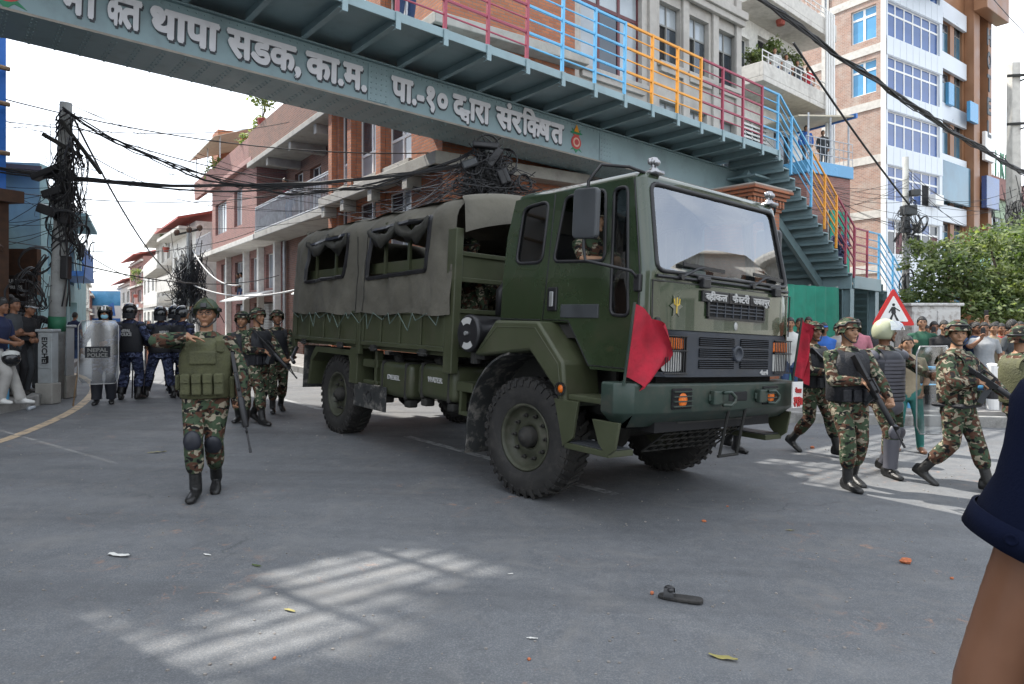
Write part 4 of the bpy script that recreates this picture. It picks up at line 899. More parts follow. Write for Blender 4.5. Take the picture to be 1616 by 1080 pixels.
# front panel details
def fx(y, z=1.8, d=0): return cf(z) + bulge(y, z) + d
hood = [(-1.03, 1.605), (1.03, 1.605), (1.03, 1.99), (-1.03, 1.99)]
MB().add(*panel(rrect(hood, .05), [], lambda y, z: (fx(y, z, .014) - (.03 if abs(y) > .97 else 0), y, z), .1)).build('bonnet', G['paint'], tk, auto=40)
MB().tube([(fx(y, z, .012), y, z) for y, z in [(-1.02, 1.6), (-1.03, 1.995), (-.5, 1.995), (0, 1.995), (.5, 1.995), (1.03, 1.995), (1.02, 1.6)]], .007, 5).build('bonnet_seam', G['black'], tk)
for (a, b, t, s) in ((-.46, -.10, [('व', .7, 1, 0, 0), ('हीकल', 1, 1, 0, -.08)], 0), (-.09, .23, [('फै', 1, 1, 0, 0), ('क', .65, 1, 0, 0), ('टरी', 1, 1, 0, -.1)], 0), (.24, .57, 'जबलपुर', 0)):
    pl = part(tk, 'name_plate', 'black', lambda m: m.bar((fx(a, 1.9, .03), a, 1.905), (fx(b, 1.9, .03), b, 1.905), .02, .095), bevel=.004)
    Mt = frame(V((fx(a, 1.9, .042), a, 1.905)), (V((fx(b) - fx(a), b - a, 0))).normalized(), V((-1, 0, 0)), V((0, 0, 1)))
    words([(t, .03, b - a - .03, -.03, .022)], bold=.03, ext=.03).build('lettering', G['print_white'], pl, M=Mt)
vent = part(tk, 'air_vent', 'black', lambda m: [m.bx(fx(0) + .012, fx(0) + .03, -.37, .48, z - .01, z + .01) for z in (1.725, 1.87)] + [m.bx(fx(0) + .012, fx(0) + .03, y - .012, y + .012, 1.735, 1.86) for y in (-.37, .48)])
part(vent, 'vent_hole', 'dark', lambda m: m.bx(fx(0) + .008, fx(0) + .016, -.36, .47, 1.73, 1.865))  # shade inside the vent, drawn as a dark sheet
for z in (1.77, 1.80, 1.83): part(vent, 'slat', 'grille', lambda m: m.bx(fx(0) + .017, fx(0) + .026, -.36, .47, z - .005, z + .005))
for i in range(6): part(vent, 'slat', 'grille', lambda m: m.bx(fx(0) + .016, fx(0) + .028, -.25 + i * .12 - .006, -.25 + i * .12 + .006, 1.735, 1.862))
st = []
for i in range(12): a = math.pi / 6 * i + math.pi / 6; r_ = .10 if i % 2 else .05; st.append((fx(-.76, 1.8, .016), -.76 + r_ * math.cos(a) * .8, 1.80 + r_ * math.sin(a)))
em = part(tk, 'star_badge', mat('badge_grey', (.16, .16, .12), .5), lambda m: m.prism(st, (.006, 0, 0)))
part(em, 'trident', mat('badge_gold', (.6, .42, .05), .4), lambda m: [m.tube([(fx(-.76, 1.8, .025), -.76 + y, 1.80 + z) for y, z in q], .006, 5) for q in ([(0, -.06), (0, .07)], [(-.035, .06), (-.03, .015), (0, 0), (.03, .015), (.035, .06)])])
part(tk, 'round_badge', 'galv', lambda m: m.ell((fx(.05, 1.66, .016), .05, 1.665), (.008, .028, .038)))
part(tk, 'filler_cap', 'black', lambda m: m.lathe([(.0, 0), (.035, 0), (.035, .012), (0, .015)], 12, T(fx(-.95, 1.66, .0), -.95, 1.665) @ RY(math.pi / 2)))
words([('Stallion', .58, .86, 1.645, 1.70)], bold=.03, ext=.02).build('badge_lettering', G['print_white'], tk, M=frame(V((fx(.75, 1.7, .02), 0, 0)), V((-.10, 1, 0)).normalized(), V((-1, 0, 0)), V((0, 0, 1))) @ T(0, .0, 0))
for y, s in ((-.72, 1), (.28, 1)):
    w_ = part(tk, 'wiper', 'black', lambda m: (m.tube([(fx(y, 2.0, .03), y, 2.04), (fx(y + .22, 2.15, .03), y + .22, 2.13), (fx(y + .30, 2.15, .03), y + .30, 2.145)], .011, 6), m.cyl((fx(y, 2., .0), y, 2.04), (fx(y, 2., .045), y, 2.04), .024, 8)))
    part(w_, 'blade', 'black', lambda m: m.bar((fx(y + .02, 2.14, .02), y + .04, 2.155), (fx(y + .55, 2.13, .02), y + .58, 2.135), .016, .03))
for y in (-.43, .70): part(tk, 'bonnet_hinge', 'black', lambda m: (m.bx(fx(y), fx(y) + .06, y - .05, y + .05, 1.97, 2.05), m.bx(fx(y), fx(y) + .03, y - .09, y + .09, 2.03, 2.07)), bevel=.008)
part(tk, 'screen_ledge', 'black', lambda m: m.tube([(fx(y, 2.03, .012), y, 2.035) for y in [-.98 + i * .14 for i in range(15)]], .014, 6))
# grille and lights
gr = MB(); gr.add(*panel(rrect([(-1.03, 1.22), (1.03, 1.22), (1.03, 1.595), (-1.03, 1.595)], .03), [rrect([(a, z), (b, z), (b, z + .075), (a, z + .075)], .012) for a, b in ((-.50, .0), (.08, .57)) for z in (1.29, 1.385, 1.48)] + [rrect([(s * .80 - .15, 1.26), (s * .80 + .15, 1.26), (s * .80 + .15, 1.55), (s * .80 - .15, 1.55)], .02) for s in (-1, 1)], lambda y, z: (.13 + bulge(y, z) - max(0, abs(y) - .9) * .6, y, z), .12))
gl = gr.build('grille', G['grille'], tk, auto=40)
part(gl, 'grille_top', 'grille', lambda m: m.loft([[(.13 + bulge(y, 0) - max(0, abs(y) - .9) * .6, y, 1.596), (.05 + bulge(y, 0), y, 1.604)] for y in [-1.03 + i * .1 for i in range(21)] + [1.03]], False, False))
part(gl, 'backing', 'dark', lambda m: m.bx(.06, .075, -1.0, 1.0, 1.22, 1.58))
for a, b in ((-.50, .0), (.08, .57)):
    for z in (1.29, 1.385, 1.48):
        for k in range(4): part(gl, 'slat', 'grille', lambda m: m.bar((.135 + bulge(a, 0), a, z + .012 + k * .017), (.135 + bulge(b, 0), b, z + .012 + k * .017), .02, .006))
part(gl, 'round_emblem', 'grille', lambda m: m.lathe([(0, .012), (.045, .012), (.05, .024), (.07, .024), (.075, 0)], 18, T(.178, .04, 1.42) @ RY(math.pi / 2)), smooth=True)
part(gl, 'lettering', 'print_white', lambda m: m.add(*word('4x4', .42, .56, 1.235, 1.275, bold=.03)), M=frame(V((.182, 0, 0)), V((-.05, 1, 0)).normalized(), V((-1, 0, 0)), V((0, 0, 1))))
for s in (-1, 1):
    hl = part(tk, 'headlight', 'lens', lambda m: m.add(*panel(rrect([(s * .80 - .125, 1.265), (s * .80 + .125, 1.265), (s * .80 + .125, 1.425), (s * .80 - .125, 1.425)], .03), [], lambda y, z: (.125 + .02 * (1 - ((y - s * .8) / .14) ** 2), y, z), .06)), smooth=True)
    ind = part(tk, 'indicator', 'amber', lambda m: m.bx(.10, .148, s * .80 - .125, s * .80 + .13, 1.445, 1.54), bevel=.012)
    part(tk, 'lamp_guard', 'black', lambda m: [m.tube([(.175, s * .80 + u, 1.25), (.175, s * .80 + u, 1.555), (.12, s * .80 + u, 1.56)], .0045, 5) for u in [-.13 + .0289 * i for i in range(10)]] + [m.tube([(.178, s * .80 - .15, z), (.178, s * .80 + .15, z)], .006, 5) for z in (1.25, 1.435, 1.555)])
# bumper
def bprof(off=0): return [(-.16, -1.30 - off), (-.03, -1.30 - off), (.09 + off, -1.19), (.13 + off, -.95), (.15 + off, 0), (.13 + off, .95), (.09 + off, 1.19), (-.03, 1.30 + off), (-.16, 1.30 + off)]
mb = MB(); P_ = bprof()
for (a, b), (c, d) in zip(P_, P_[1:]): pass
rings = [[(x, y, z) for x, y in bprof(o)] for z, o in ((1.165, -.012), (1.15, 0), (.935, 0), (.92, -.01), (.80, -.16))]
mb.loft(rings, False, False); mb.add([(x, y, 1.165) for x, y in bprof(-.012)] + [(-.45, 1.28, 1.165), (-.45, -1.28, 1.165)][:0], [tuple(range(9))])
mb.build('bumper', G['bumper'], tk, auto=35, bevel=.006)
part(tk, 'tow_slot', 'dark', lambda m: m.bx(.10, .154, -.02, .27, 1.0, 1.085), bevel=.01)  # shaded recess drawn as a dark box on the bumper face
for s in (-1, 1):
    fg = part(tk, 'fog_lamp', 'dark', lambda m: m.bx(.09, .150, s * .66 - .13, s * .66 + .13, .955, 1.125), bevel=.01)
    part(fg, 'lamp', 'amber', lambda m: m.ell((.15, s * .66, 1.03), (.012, .06, .06)))
    for k in range(4): part(fg, 'bar', 'bumper', lambda m: m.bx(.152, .166, s * .66 - .125, s * .66 + .125, .975 + k * .04, .985 + k * .04))
for y in (-.20, .50):
    hk_ = part(tk, 'tow_hook', 'bumper', lambda m: (m.bx(.145, .20, y - .09, y + .03, .98, 1.10), m.bx(.14, .165, y - .11, y + .05, 1.01, 1.07)), bevel=.01)
    part(hk_, 'shackle', 'bumper', lambda m: m.tube([(.21, y + .02, 1.085), (.23, y + .10, 1.09), (.24, y + .15, 1.05), (.24, y + .15, 1.01), (.23, y + .10, .975), (.21, y + .02, .98)], .016, 7), smooth=True)
Mp = frame(V((.27, 0, 0)), V((-.09, 1, 0)).normalized(), V((-1, 0, 0)), V((0, 0, 1)))
npl = part(tk, 'number_plate', 'plate', lambda m: m.bx(.90, 1.10, -.006, .006, .92, 1.17), M=Mp)
words([('३९३७', .915, 1.085, .945, 1.02)], bold=.05).build('lettering', G['print_red'], npl, M=T(0, -.010, 0))
words([('नेपाल', .94, 1.06, 1.065, 1.10)], bold=.05).build('lettering', G['print_red'], npl, M=T(0, -.010, 0))
# flags
def flag(y, tri_, w, drop, seed):
    p = part(tk, 'flag_pole', 'bumper', lambda m: m.cyl((.05, y, 1.15), (.13, y, 1.80), .012, 6))
    mb = MB(); n, k = 12, 10; rings = []
    for j in range(k + 1):
        t = j / k; row = []
        for i in range(n + 1):
            s = i / n; L_ = w * ((.12 + 1.25 * t * (1.3 - t * .55)) if tri_ else (1 - abs(t - .45) * 1.3 * s))
            row.append(V((.13 - t * .07 + s * .09 + .05 * math.sin(s * 8 + t * 3 + seed) * s + .025 * math.sin(s * 15 - t * 5 + seed) * s, y + L_ * s, 1.79 - t * .57 - s * drop * (1 - t * .25) + .02 * math.sin(s * 9 + seed) * s)))
        rings.append(row)
    mb.loft(rings, False, False); mb.add([q + V((.004, 0, 0)) for r in rings for q in r], [(j * (n + 1) + i, j * (n + 1) + i + 1, (j + 1) * (n + 1) + i + 1, (j + 1) * (n + 1) + i) for j in range(k) for i in range(n)])
    mb.build('flag', G['red_cloth'], p, smooth=True)
flag(-1.27, None, .42, .17, .4)
flag(1.215, True, .115, .10, 2.)
# mirrors and rails
for sg in (-1, 1):
    ma = part(tk, 'mirror_arm', 'black', lambda m: m.tube([(.0, sg * 1.08, 1.99), (-.02, sg * 1.16, 2.06), (-.16, sg * 1.30, 2.10), (-.34, sg * 1.36, 2.14), (-.37, sg * 1.36, 2.25), (-.34, sg * 1.36, 2.80), (-.26, sg * 1.30, 2.93), (-.14, sg * 1.1, 2.93), (-.1, sg * .95, 2.90)], .014, 7), smooth=True)
    part(ma, 'mirror', 'mirror_back', lambda m: m.prism([(x, sg * 1.36 - .03 + (0 if sg < 0 else 0), z) for x, z in rrect([(-.49, 2.33), (-.21, 2.31), (-.21, 2.73), (-.49, 2.75)], .05)], (0, .055, 0)), M=None, bevel=.015)
    part(tk, 'mirror_bracket', 'black', lambda m: m.bx(-.04, .03, sg * 1.075, sg * 1.11, 1.9, 2.04), bevel=.01)
for y in (-.84, .92): 
    rl = part(tk, 'roof_lion', 'chrome', lambda m: (m.lathe([(0, 0), (.045, 0), (.04, .03), (.022, .045), (.03, .07), (.042, .095), (.03, .125), (0, .135)], 12, T(-.1, y, 2.92)), m.ell((-.07, y, 3.0), (.03, .035, .03)), m.ell((-.11, y - .04, 3.01), (.02, .02, .03)), m.ell((-.11, y + .04, 3.01), (.02, .02, .03)), m.bx(-.17, -.03, y - .06, y + .06, 2.9, 2.93)), smooth=True)  # chrome lion head ornaments on the roof corners, not lamps
# wheels
def wheel_mesh():
    ty = MB(); RY2 = RX(-math.pi / 2)
    prof = [(.30, -.13), (.33, -.155), (.42, -.168), (.50, -.16), (.535, -.145), (.55, -.12), (.552, 0), (.55, .12), (.535, .145), (.50, .16), (.42, .168), (.33, .155), (.30, .13)]
    ty.lathe(prof, 48, RY2)
    n = 36
    for s in (-1, 1):
        for i in range(n):
            a = 6.2832 * (i + (.5 if s > 0 else 0)) / n; d = .045 * s
            Mx = RY(-a) @ T(.553, 0, 0)
            q = [V((-.02, s * .015, .022)), V((-.02, s * .15, .022 + .05)), V((-.02, s * .15, -.028 + .05)), V((-.02, s * .015, -.022))]
            w = [V((.016, s * .015, .016)), V((.010, s * .148, .020 + .05)), V((.010, s * .148, -.024 + .05)), V((.016, s * .015, -.018))]
            ty.loft([[Mx @ p for p in q], [Mx @ p for p in w]], True)
            q2 = [V((-.015, s * .149, .07)), V((-.075, s * .164, .07)), V((-.075, s * .164, .03)), V((-.015, s * .149, .03))]
            ty.loft([[Mx @ p for p in q2], [Mx @ (p + V((.003, s * .012, 0))) for p in q2]], True)
    tyre = ty.mesh('tyre', G['rubber'], True); tyre.set_sharp_from_angle(angle=.6)
    rim = MB(); rim.lathe([(.305, -.135), (.32, -.15), (.30, -.155), (.285, -.12), (.27, -.06), (.20, -.05), (.15, -.075), (.11, -.075), (.10, -.05), (.0, -.05)], 36, RY2)
    rim.lathe([(.305, .13), (.2, .05), (0, .05)], 24, RY2)
    G['rim'] = mat('wheel_rim', (.045, .048, .03), .6, var=.3, vs=6, dirt=(.11, .10, .08), dirt_amt=.7, ds=7); rm = rim.mesh('wheel', G['rim'], True)
    hub = MB(); hub.lathe([(.10, -.05), (.10, -.12), (.085, -.15), (.05, -.17), (.04, -.19), (0, -.19)], 20, RY2)
    hb_ = hub.mesh('hub', G['under'], True)
    nut = MB(); nut.lathe([(.02, 0), (.02, -.03), (.011, -.035), (.011, -.06), (0, -.06)], 6, RY2); nm = nut.mesh('wheel_nut', G['under'])
    return tyre, rm, hb_, nm
TY, RM_, HB, NUT = wheel_mesh()
for x in (-1.3, -5.5):
    for sg in (-1, 1):
        M = T(x, sg * 1.0, .545 + (.0 if sg < 0 else .07)) @ (RZ(math.pi) if sg > 0 else Matrix())
        if x == -1.3: M = T(x, sg * 1.0, .545 + (.0 if sg < 0 else .07)) @ RZ(.10) @ (RZ(math.pi) if sg > 0 else Matrix())
        w = inst(RM_, 'wheel', tk, M); inst(TY, 'tyre', w); inst(HB, 'hub', w)
        for k in range(10): a = 6.2832 * k / 10; inst(NUT, 'wheel_nut', w, T(.205 * math.cos(a), -.05, .205 * math.sin(a)))
# front fenders, steps
for sg in (-1, 1):
    y0, y1 = sg * 1.27, sg * .84
    o = [(-2.0, 1.29), (-1.66, 1.64), (-1.02, 1.64), (-.66, 1.29), (-.60, .92), (-.66, .90), (-.76, 1.05), (-1.12, 1.37), (-1.9, 1.28)]
    fd = part(tk, 'fender', 'paint' if sg > 0 else 'paint', lambda m: m.prism([(x, y0, z) for x, z in o], (0, y1 - y0, 0)), bevel=.025, auto=30)
    fd.data.materials[0] = G['olive']
    MB().tube([(x, y0 - sg * -.001, z) for x, z in ((-1.9, 1.34), (-1.62, 1.58), (-1.05, 1.58), (-.72, 1.27), (-.665, .98))], .005, 5).build('fender_ridge', G['olive'], fd)
    mk = part(tk, 'marker_lamp', 'amber', lambda m: m.ell((-.66, y0 + sg * .01, 1.06), (.035, .02, .035)), smooth=True)
    part(mk, 'guard', 'black', lambda m: [m.tube([(-.66 + .055 * math.cos(a), y0 + sg * q, 1.06 + .055 * math.sin(a)) for a in [6.2832 * i / 12 for i in range(13)]], .005, 4) for q in (.01, .03)])
    part(tk, 'mudguard', 'mud', lambda m: m.loft([[(-1.3 + r * math.cos(a), yy, .55 + r * math.sin(a)) for r, yy in ((.80, y0 * .985), (.80, y1), (.78, y1), (.78, y0 * .985))] for a in [math.radians(100 + 10 * i) for i in range(10)]] + [[(x, yy, .27) for x, yy in ((-2.12, y0 * .985), (-2.12, y1), (-2.10, y1), (-2.10, y0 * .985))]], True), auto=50)
    part(tk, 'inner_arch', 'under', lambda m: m.bx(-2.0, -.6, sg * .62, sg * .66, .8, 1.62))
    part(tk, 'step_upper', 'olive', lambda m: (m.bx(-.60, -.10, y0 + sg * -.02, sg * .9, .97, 1.02),), bevel=.012)
    sp = part(tk, 'step_lower', 'olive', lambda m: (m.bx(-.60, -.08, y0, sg * .98, .56, .61), m.prism([(-.10, y0 + sg * .004, .57), (-.02, y0 + sg * .004, .63), (.02, y0 + sg * .004, .85), (-.28, y0 + sg * .004, .85), (-.20, y0 + sg * .004, .66)], (0, -sg * .03, 0)), m.prism([(-.62, y0 + sg * .004, .57), (-.50, y0 + sg * .004, .66), (-.45, y0 + sg * .004, .97), (-.75, y0 + sg * .004, .97), (-.66, y0 + sg * .004, .70)], (0, -sg * .03, 0))), bevel=.006)
    part(sp, 'tread_plate', 'mirror_back', lambda m: m.bx(-.58, -.10, y0 - sg * .02, sg * 1.0, .612, .62))
# under the nose
part(tk, 'sump_guard', 'under', lambda m: [m.bar((.02, y, .82), (-.35, y, .52), .015, .012) for y in [-.55 + .11 * i for i in range(11)]] + [m.bar((.02 - .075 * i, -.56, .82 - .06 * i), (.02 - .075 * i, .56, .82 - .06 * i), .012, .014) for i in range(6)])
part(tk, 'tow_ladder', 'under', lambda m: [m.cyl((.13, y, .93), (.05, y, .5), .014, 6) for y in (.02, .28)] + [m.cyl((.05, .0, .5), (.05, .3, .5), .014, 6)])
part(tk, 'radiator', 'dark', lambda m: m.bx(-.3, .02, -.85, .85, .75, 1.6))
part(tk, 'chassis', 'under', lambda m: [m.bx(-7.0, -.1, y - .05, y + .05, .86, 1.12) for y in (-.42, .42)] + [m.bx(x, x + .1, -.42, .42, .9, 1.06) for x in (-.5, -2.2, -3.6, -5.0, -6.4, -6.9)])
part(tk, 'axle', 'under', lambda m: [m.cyl((x, -.95, .55), (x, .95, .55), .09, 10) for x in (-1.3, -5.5)] + [m.ell((x, .05, .55), (.2, .22, .22)) for x in (-1.3, -5.5)] + [m.cyl((-1.3, 0, .6), (-5.5, 0, .6), .05, 8)], smooth=True)
part(tk, 'leaf_spring', 'under', lambda m: [m.bar((x - .6, y, .72 + .02 * k), (x + .6, y, .72 + .02 * k), .08, .016) for x in (-1.3, -5.5) for y in (-.45, .45) for k in range(4)])
part(tk, 'engine', 'under', lambda m: (m.bx(-1.7, -.3, -.4, .4, .7, 1.5), m.bx(-2.6, -1.7, -.25, .25, .6, 1.0)), bevel=.05)
part(tk, 'brake_pot', 'under', lambda m: [m.cyl((-1.75, -.7, .75), (-1.55, -.7, .75), .11, 10), m.cyl((-3.0, -.5, .7), (-2.5, -.5, .7), .13, 12)], smooth=True)
# cargo bed
BY = 1.27; BX0, BX1 = -6.95, -2.38
part(tk, 'bed_floor', 'olive', lambda m: m.bx(BX0, BX1, -BY + .05, BY - .05, 1.24, 1.32))
for sg in (-1, 1):
    for a, b in ((BX0 + .04, -4.72), (-4.56, BX1 - .18)):
        ds = part(tk, 'drop_side', 'olive', lambda m: (m.bx(a, b, sg * (BY - .045), sg * (BY - .015), 1.30, 1.72), m.bx(a, b, sg * (BY - .05), sg * (BY + .012), 1.69, 1.735), m.bx(a, b, sg * (BY - .05), sg * (BY + .012), 1.285, 1.34)), bevel=.006)
        n = 4
        for k in range(n + 1):
            x = lerp(a + .03, b - .03, k / n); part(ds, 'rib', 'olive', lambda m: m.bx(x - .028, x + .028, sg * (BY - .014), sg * (BY + .008), 1.342, 1.688), bevel=.006)
        for k in (.2, .8):
            x = lerp(a, b, k); part(ds, 'latch', 'under', lambda m: (m.bx(x - .06, x + .06, sg * (BY + .01), sg * (BY + .04), 1.22, 1.30), m.tube([(x - .1, sg * (BY + .03), 1.25), (x + .1, sg * (BY + .03), 1.24)], .014, 6)))
    for x in (BX0, -4.64): part(tk, 'bed_post', 'olive', lambda m: m.bx(x - .05, x + .05, sg * (BY - .05), sg * (BY + .014), 1.16, 1.75), bevel=.008)
    part(tk, 'bed_post', 'olive', lambda m: (m.bx(BX1 - .17, BX1 - .002, sg * (BY - .08), sg * (BY + .016), 1.06, 2.62),), bevel=.01)
part(tk, 'tailboard', 'olive', lambda m: m.bx(BX0 - .06, BX0 - .02, -BY, BY, 1.28, 1.95), bevel=.01)
for z0, z1 in ((1.30, 1.50), (1.515, 1.76), (2.05, 2.38)): part(tk, 'headboard', 'olive', lambda m: (m.bx(BX1 - .10, BX1 - .05, -BY + .08, BY - .08, z0, z1), m.bx(BX1 - .05, BX1 - .03, -BY + .08, BY - .08, z1 - .05, z1), m.bx(BX1 - .05, BX1 - .03, -BY + .08, BY - .08, z0, z0 + .05)), bevel=.006)
for sg in (-1, 1):
    for z in (1.95, 2.28): part(tk, 'side_slat', 'olive', lambda m: m.bx(BX0 + .1, BX1 - .2, sg * (BY - .11), sg * (BY - .08), z - .07, z + .07), bevel=.006)
    for x in (-6.3, -5.6, -4.1, -3.5): part(tk, 'bow', 'olive', lambda m: m.bx(x - .025, x + .025, sg * (BY - .075), sg * (BY - .045), 1.72, 2.85))
# canvas
nz = lambda x, y, z, s=1.: noise.noise((x * s, y * s, z * s))
def tside(sg):
    def fn(x, z):
        sag = .035 * math.sin((x + .4) * 4.1) ** 2 * (z - 1.7) / 1.3
        r = 0 if z < 2.72 else (z - 2.72) ** 2 * 2.6
        return (x, sg * (BY + .03 + .028 * nz(x, z * .5, 3, 6.) + .06 * nz(x, z * .25, 9, 2.2) + .025 * abs(nz(x * .6 + z * .5, z * .2, 5, 7.)) - sag * .6 - r), z)
    return fn
TW = [rrect([(-6.45, 2.16), (-5.12, 2.20), (-5.04, 2.78), (-6.40, 2.72)], .04), rrect([(-4.40, 2.14), (-3.00, 2.19), (-2.90, 2.79), (-4.33, 2.76)], .04)]
zb = lambda x: 1.69 + .02 * math.sin(x * 5.2)
TS = [(x, zb(x)) for x in [BX0 - .05 + i * (BX1 - BX0) / 20 for i in range(21)]] + [(-2.46, 2.96), (-2.5, 3.0)] + [(x, 3.0 - .03 * math.sin((x + .1) * 3.0) ** 2) for x in [-3., -3.6, -4.2, -4.8, -5.4, -6.0, -6.5]] + [(BX0 + .02, 2.97), (BX0 - .05, 2.8)]
mb = MB()
for sg in (-1, 1): mb.add(*panel(TS, TW, tside(sg), .065))
top = []
for i in range(49):
    x = BX0 + i / 48 * (-2.50 - BX0); ring = []
    ze = 2.985 - .03 * math.sin((x + .1) * 3.0) ** 2
    for j in range(17):
        t = -1 + 2 * j / 16; ring.append((x, t * (BY - .16 + .02), ze + .015 + .13 * (1 - abs(t) ** 2.4) + .02 * nz(x, t * 2, 1, 1.8) - .03 * math.sin((x + .1) * 3.) ** 2 * (1 - t * t)))
    top.append(ring)
mb.loft(top, False, False)
tarp = mb.build('canvas_cover', G['tarp'], tk, auto=60)
part(tk, 'canvas_front', 'tarp', lambda m: m.loft([[(lerp(-2.50, -2.30, k / 4) + .03 * math.sin(t * 9) * k / 4 if k < 3 else lerp(-2.34, -2.30, (k - 3)) + .03 * math.sin(t * 9), t * (BY - .13 + .08 * min(1, k / 2)), (3.0 + .13 * (1 - abs(t) ** 2.4)) - (0 if k == 0 else .02 * k if k < 3 else .10 + .33 * (k - 3) * (1 - .25 * (1 - t * t)))) for t in [-1 + i / 12 for i in range(25)]] for k in range(5)], False, False), smooth=True)
part(tk, 'canvas_rear', 'tarp', lambda m: m.loft([[(BX0 - .05 - .02 * math.sin(t * 7), t * (BY + .0 if z < 2.75 else BY - .14), z) for t in [-1 + i / 10 for i in range(21)]] for z in (2.2, 2.5, 2.75, 3.0)], False, False), smooth=True)
for sg in (-1, 1):
    for q, L_ in enumerate(TW):
        fn = tside(sg); nf = part(tarp, 'window_tape', 'black', lambda m: m.tube([V(fn(*p)) + V((0, sg * .004, 0)) for p in dense(L_ , .15)] + [V(fn(*L_[0]))], .03, 5, False))
        x0, x1 = L_[0][0], L_[5][0]
        rings = []
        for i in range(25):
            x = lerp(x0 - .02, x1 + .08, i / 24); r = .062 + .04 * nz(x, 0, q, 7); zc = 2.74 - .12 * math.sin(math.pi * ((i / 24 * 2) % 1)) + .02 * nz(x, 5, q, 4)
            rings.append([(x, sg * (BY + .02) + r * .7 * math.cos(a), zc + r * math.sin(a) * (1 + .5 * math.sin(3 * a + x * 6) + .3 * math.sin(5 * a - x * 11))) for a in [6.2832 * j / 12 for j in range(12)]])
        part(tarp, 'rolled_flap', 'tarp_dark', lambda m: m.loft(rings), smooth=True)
    for k in range(2): part(tarp, 'patch_seam', 'tarp_dark', lambda m: m.tube([V(tside(sg)(-4.75 + k * .3 + .02 * math.sin(z * 4), z)) + V((0, sg * .004, 0)) for z in [1.72 + .1 * i for i in range(11)]], .007, 4))
    zz = [];
    for i in range(29): x = lerp(BX0 + .05, BX1 - .2, (i + .45 * math.sin(i * 1.7)) / 28); zz.append((x, sg * (BY + .045), 1.70 if i % 2 == 0 else 1.56 + .07 * math.sin(i * 2.1)))
    part(tk, 'lacing_rope', mat('rope', (.11, .15, .13), .8), lambda m: m.tube(zz, .006, 5))
# tanks, drum, fender boards
for a, b, t_, z0, z1 in ((-4.18, -3.36, 'DIESEL', .68, 1.10), (-3.22, -2.42, 'WATER', .74, 1.13)):
    tkx = part(tk, 'diesel_tank' if t_ == 'DIESEL' else 'water_tank', 'olive', lambda m: m.bx(a, b, -1.20, -.62, z0, z1), bevel=.07, seg=3)
    tkx.data.polygons.foreach_set('use_smooth', [True] * len(tkx.data.polygons))
    for x in (a + .12, b - .12): part(tkx, 'strap', 'under', lambda m: (m.bx(x - .02, x + .02, -1.212, -.61, z0 - .012, z1 + .012), m.bx(x - .05, x + .07, -1.18, -1.05, z0 - .1, z0 - .013)), bevel=.05)
    part(tkx, 'cap', 'under', lambda m: m.cyl(((a + b) / 2 - .1, -1.05, z1), ((a + b) / 2 - .1, -1.1, z1 + .08), .06, 10))
    words([(t_, (a + b) / 2 - .14, (a + b) / 2 + .16, (z0 + z1) / 2 - .0, (z0 + z1) / 2 + .05)], bold=.02).build('lettering', G['print_white'], tkx, M=T(0, -1.206, 0))
dr = part(tk, 'air_cleaner', 'black', lambda m: m.lathe([(0, -.36), (.18, -.36), (.195, -.34), (.195, -.30), (.188, -.29), (.188, .28), (.195, .30), (.18, .36), (0, .36)], 28, T(-2.10, -.93, 1.50) @ RX(-math.pi / 2)), smooth=True, bevel=.006)
part(dr, 'bracket', 'under', lambda m: (m.bx(-2.1, -1.9, -1.2, -.8, 1.24, 1.32), m.cyl((-2.10, -1.16, 1.31), (-2.10, -1.16, 1.19), .06, 10)))
for a0 in (48, 228): part(dr, 'end_mark', 'print_white', lambda m: m.loft([[(-2.10 - r * math.cos(math.radians(a0 + 7 * i)), -1.295, 1.50 + r * math.sin(math.radians(a0 + 7 * i))) for i in range(11)] for r in (.10, .165)], False, False))
part(dr, 'end_boss', 'galv', lambda m: m.cyl((-2.10, -1.29, 1.5), (-2.10, -1.32, 1.5), .022, 8))
part(tk, 'intake_pipe', 'black', lambda m: m.tube([(-1.95, -.98, 1.70), (-1.95, -.98, 1.95), (-1.9, -.95, 2.02), (-1.84, -.9, 2.03)], .06, 10), smooth=True)
for sg in (-1, 1):
    o = [(-6.40, .62), (-6.32, 1.02), (-6.15, 1.2), (-4.95, 1.2), (-4.78, .95), (-4.74, .78), (-4.80, .78), (-5.0, 1.12), (-6.05, 1.12), (-6.25, .98), (-6.34, .62)]
    part(tk, 'rear_fender', 'olive', lambda m: m.prism([(x, sg * 1.24, z) for x, z in o], (0, -sg * .5, 0)), bevel=.008)
    part(tk, 'fender_stay', 'olive', lambda m: m.bx(-4.93, -4.70, sg * 1.0, sg * 1.25, .76, 1.24), bevel=.01)
    fl_ = part(tk, 'mud_flap', 'mud', lambda m: m.bx(-4.82, -3.92, sg * 1.22, sg * 1.20, .47, .78), bevel=.006)
    part(fl_, 'flap_badge', 'black', lambda m: m.tube([(-4.37 + .07 * math.cos(a), sg * 1.222, .62 + .07 * math.sin(a)) for a in [6.2832 * i / 16 for i in range(17)]], .006, 4))
    part(tk, 'rear_splash', 'mud', lambda m: m.bx(-6.62, -6.58, sg * .8, sg * 1.22, .55, 1.2))
part(tk, 'tool_bracket', 'olive', lambda m: (m.bx(-4.62, -4.22, -1.2, -.9, 1.0, 1.1), m.bx(-4.30, -4.24, -1.2, -1.1, .78, 1.22), m.bx(-4.60, -4.2, -1.2, -1.12, .78, .83)), bevel=.01)
part(tk, 'side_step', 'olive', lambda m: (m.bx(-2.42, -2.12, -1.18, -.8, .88, .98), m.bx(-2.36, -2.32, -1.18, -1.1, .66, .88), m.bx(-2.36, -2.2, -1.18, -1.1, .63, .67)), bevel=.008)
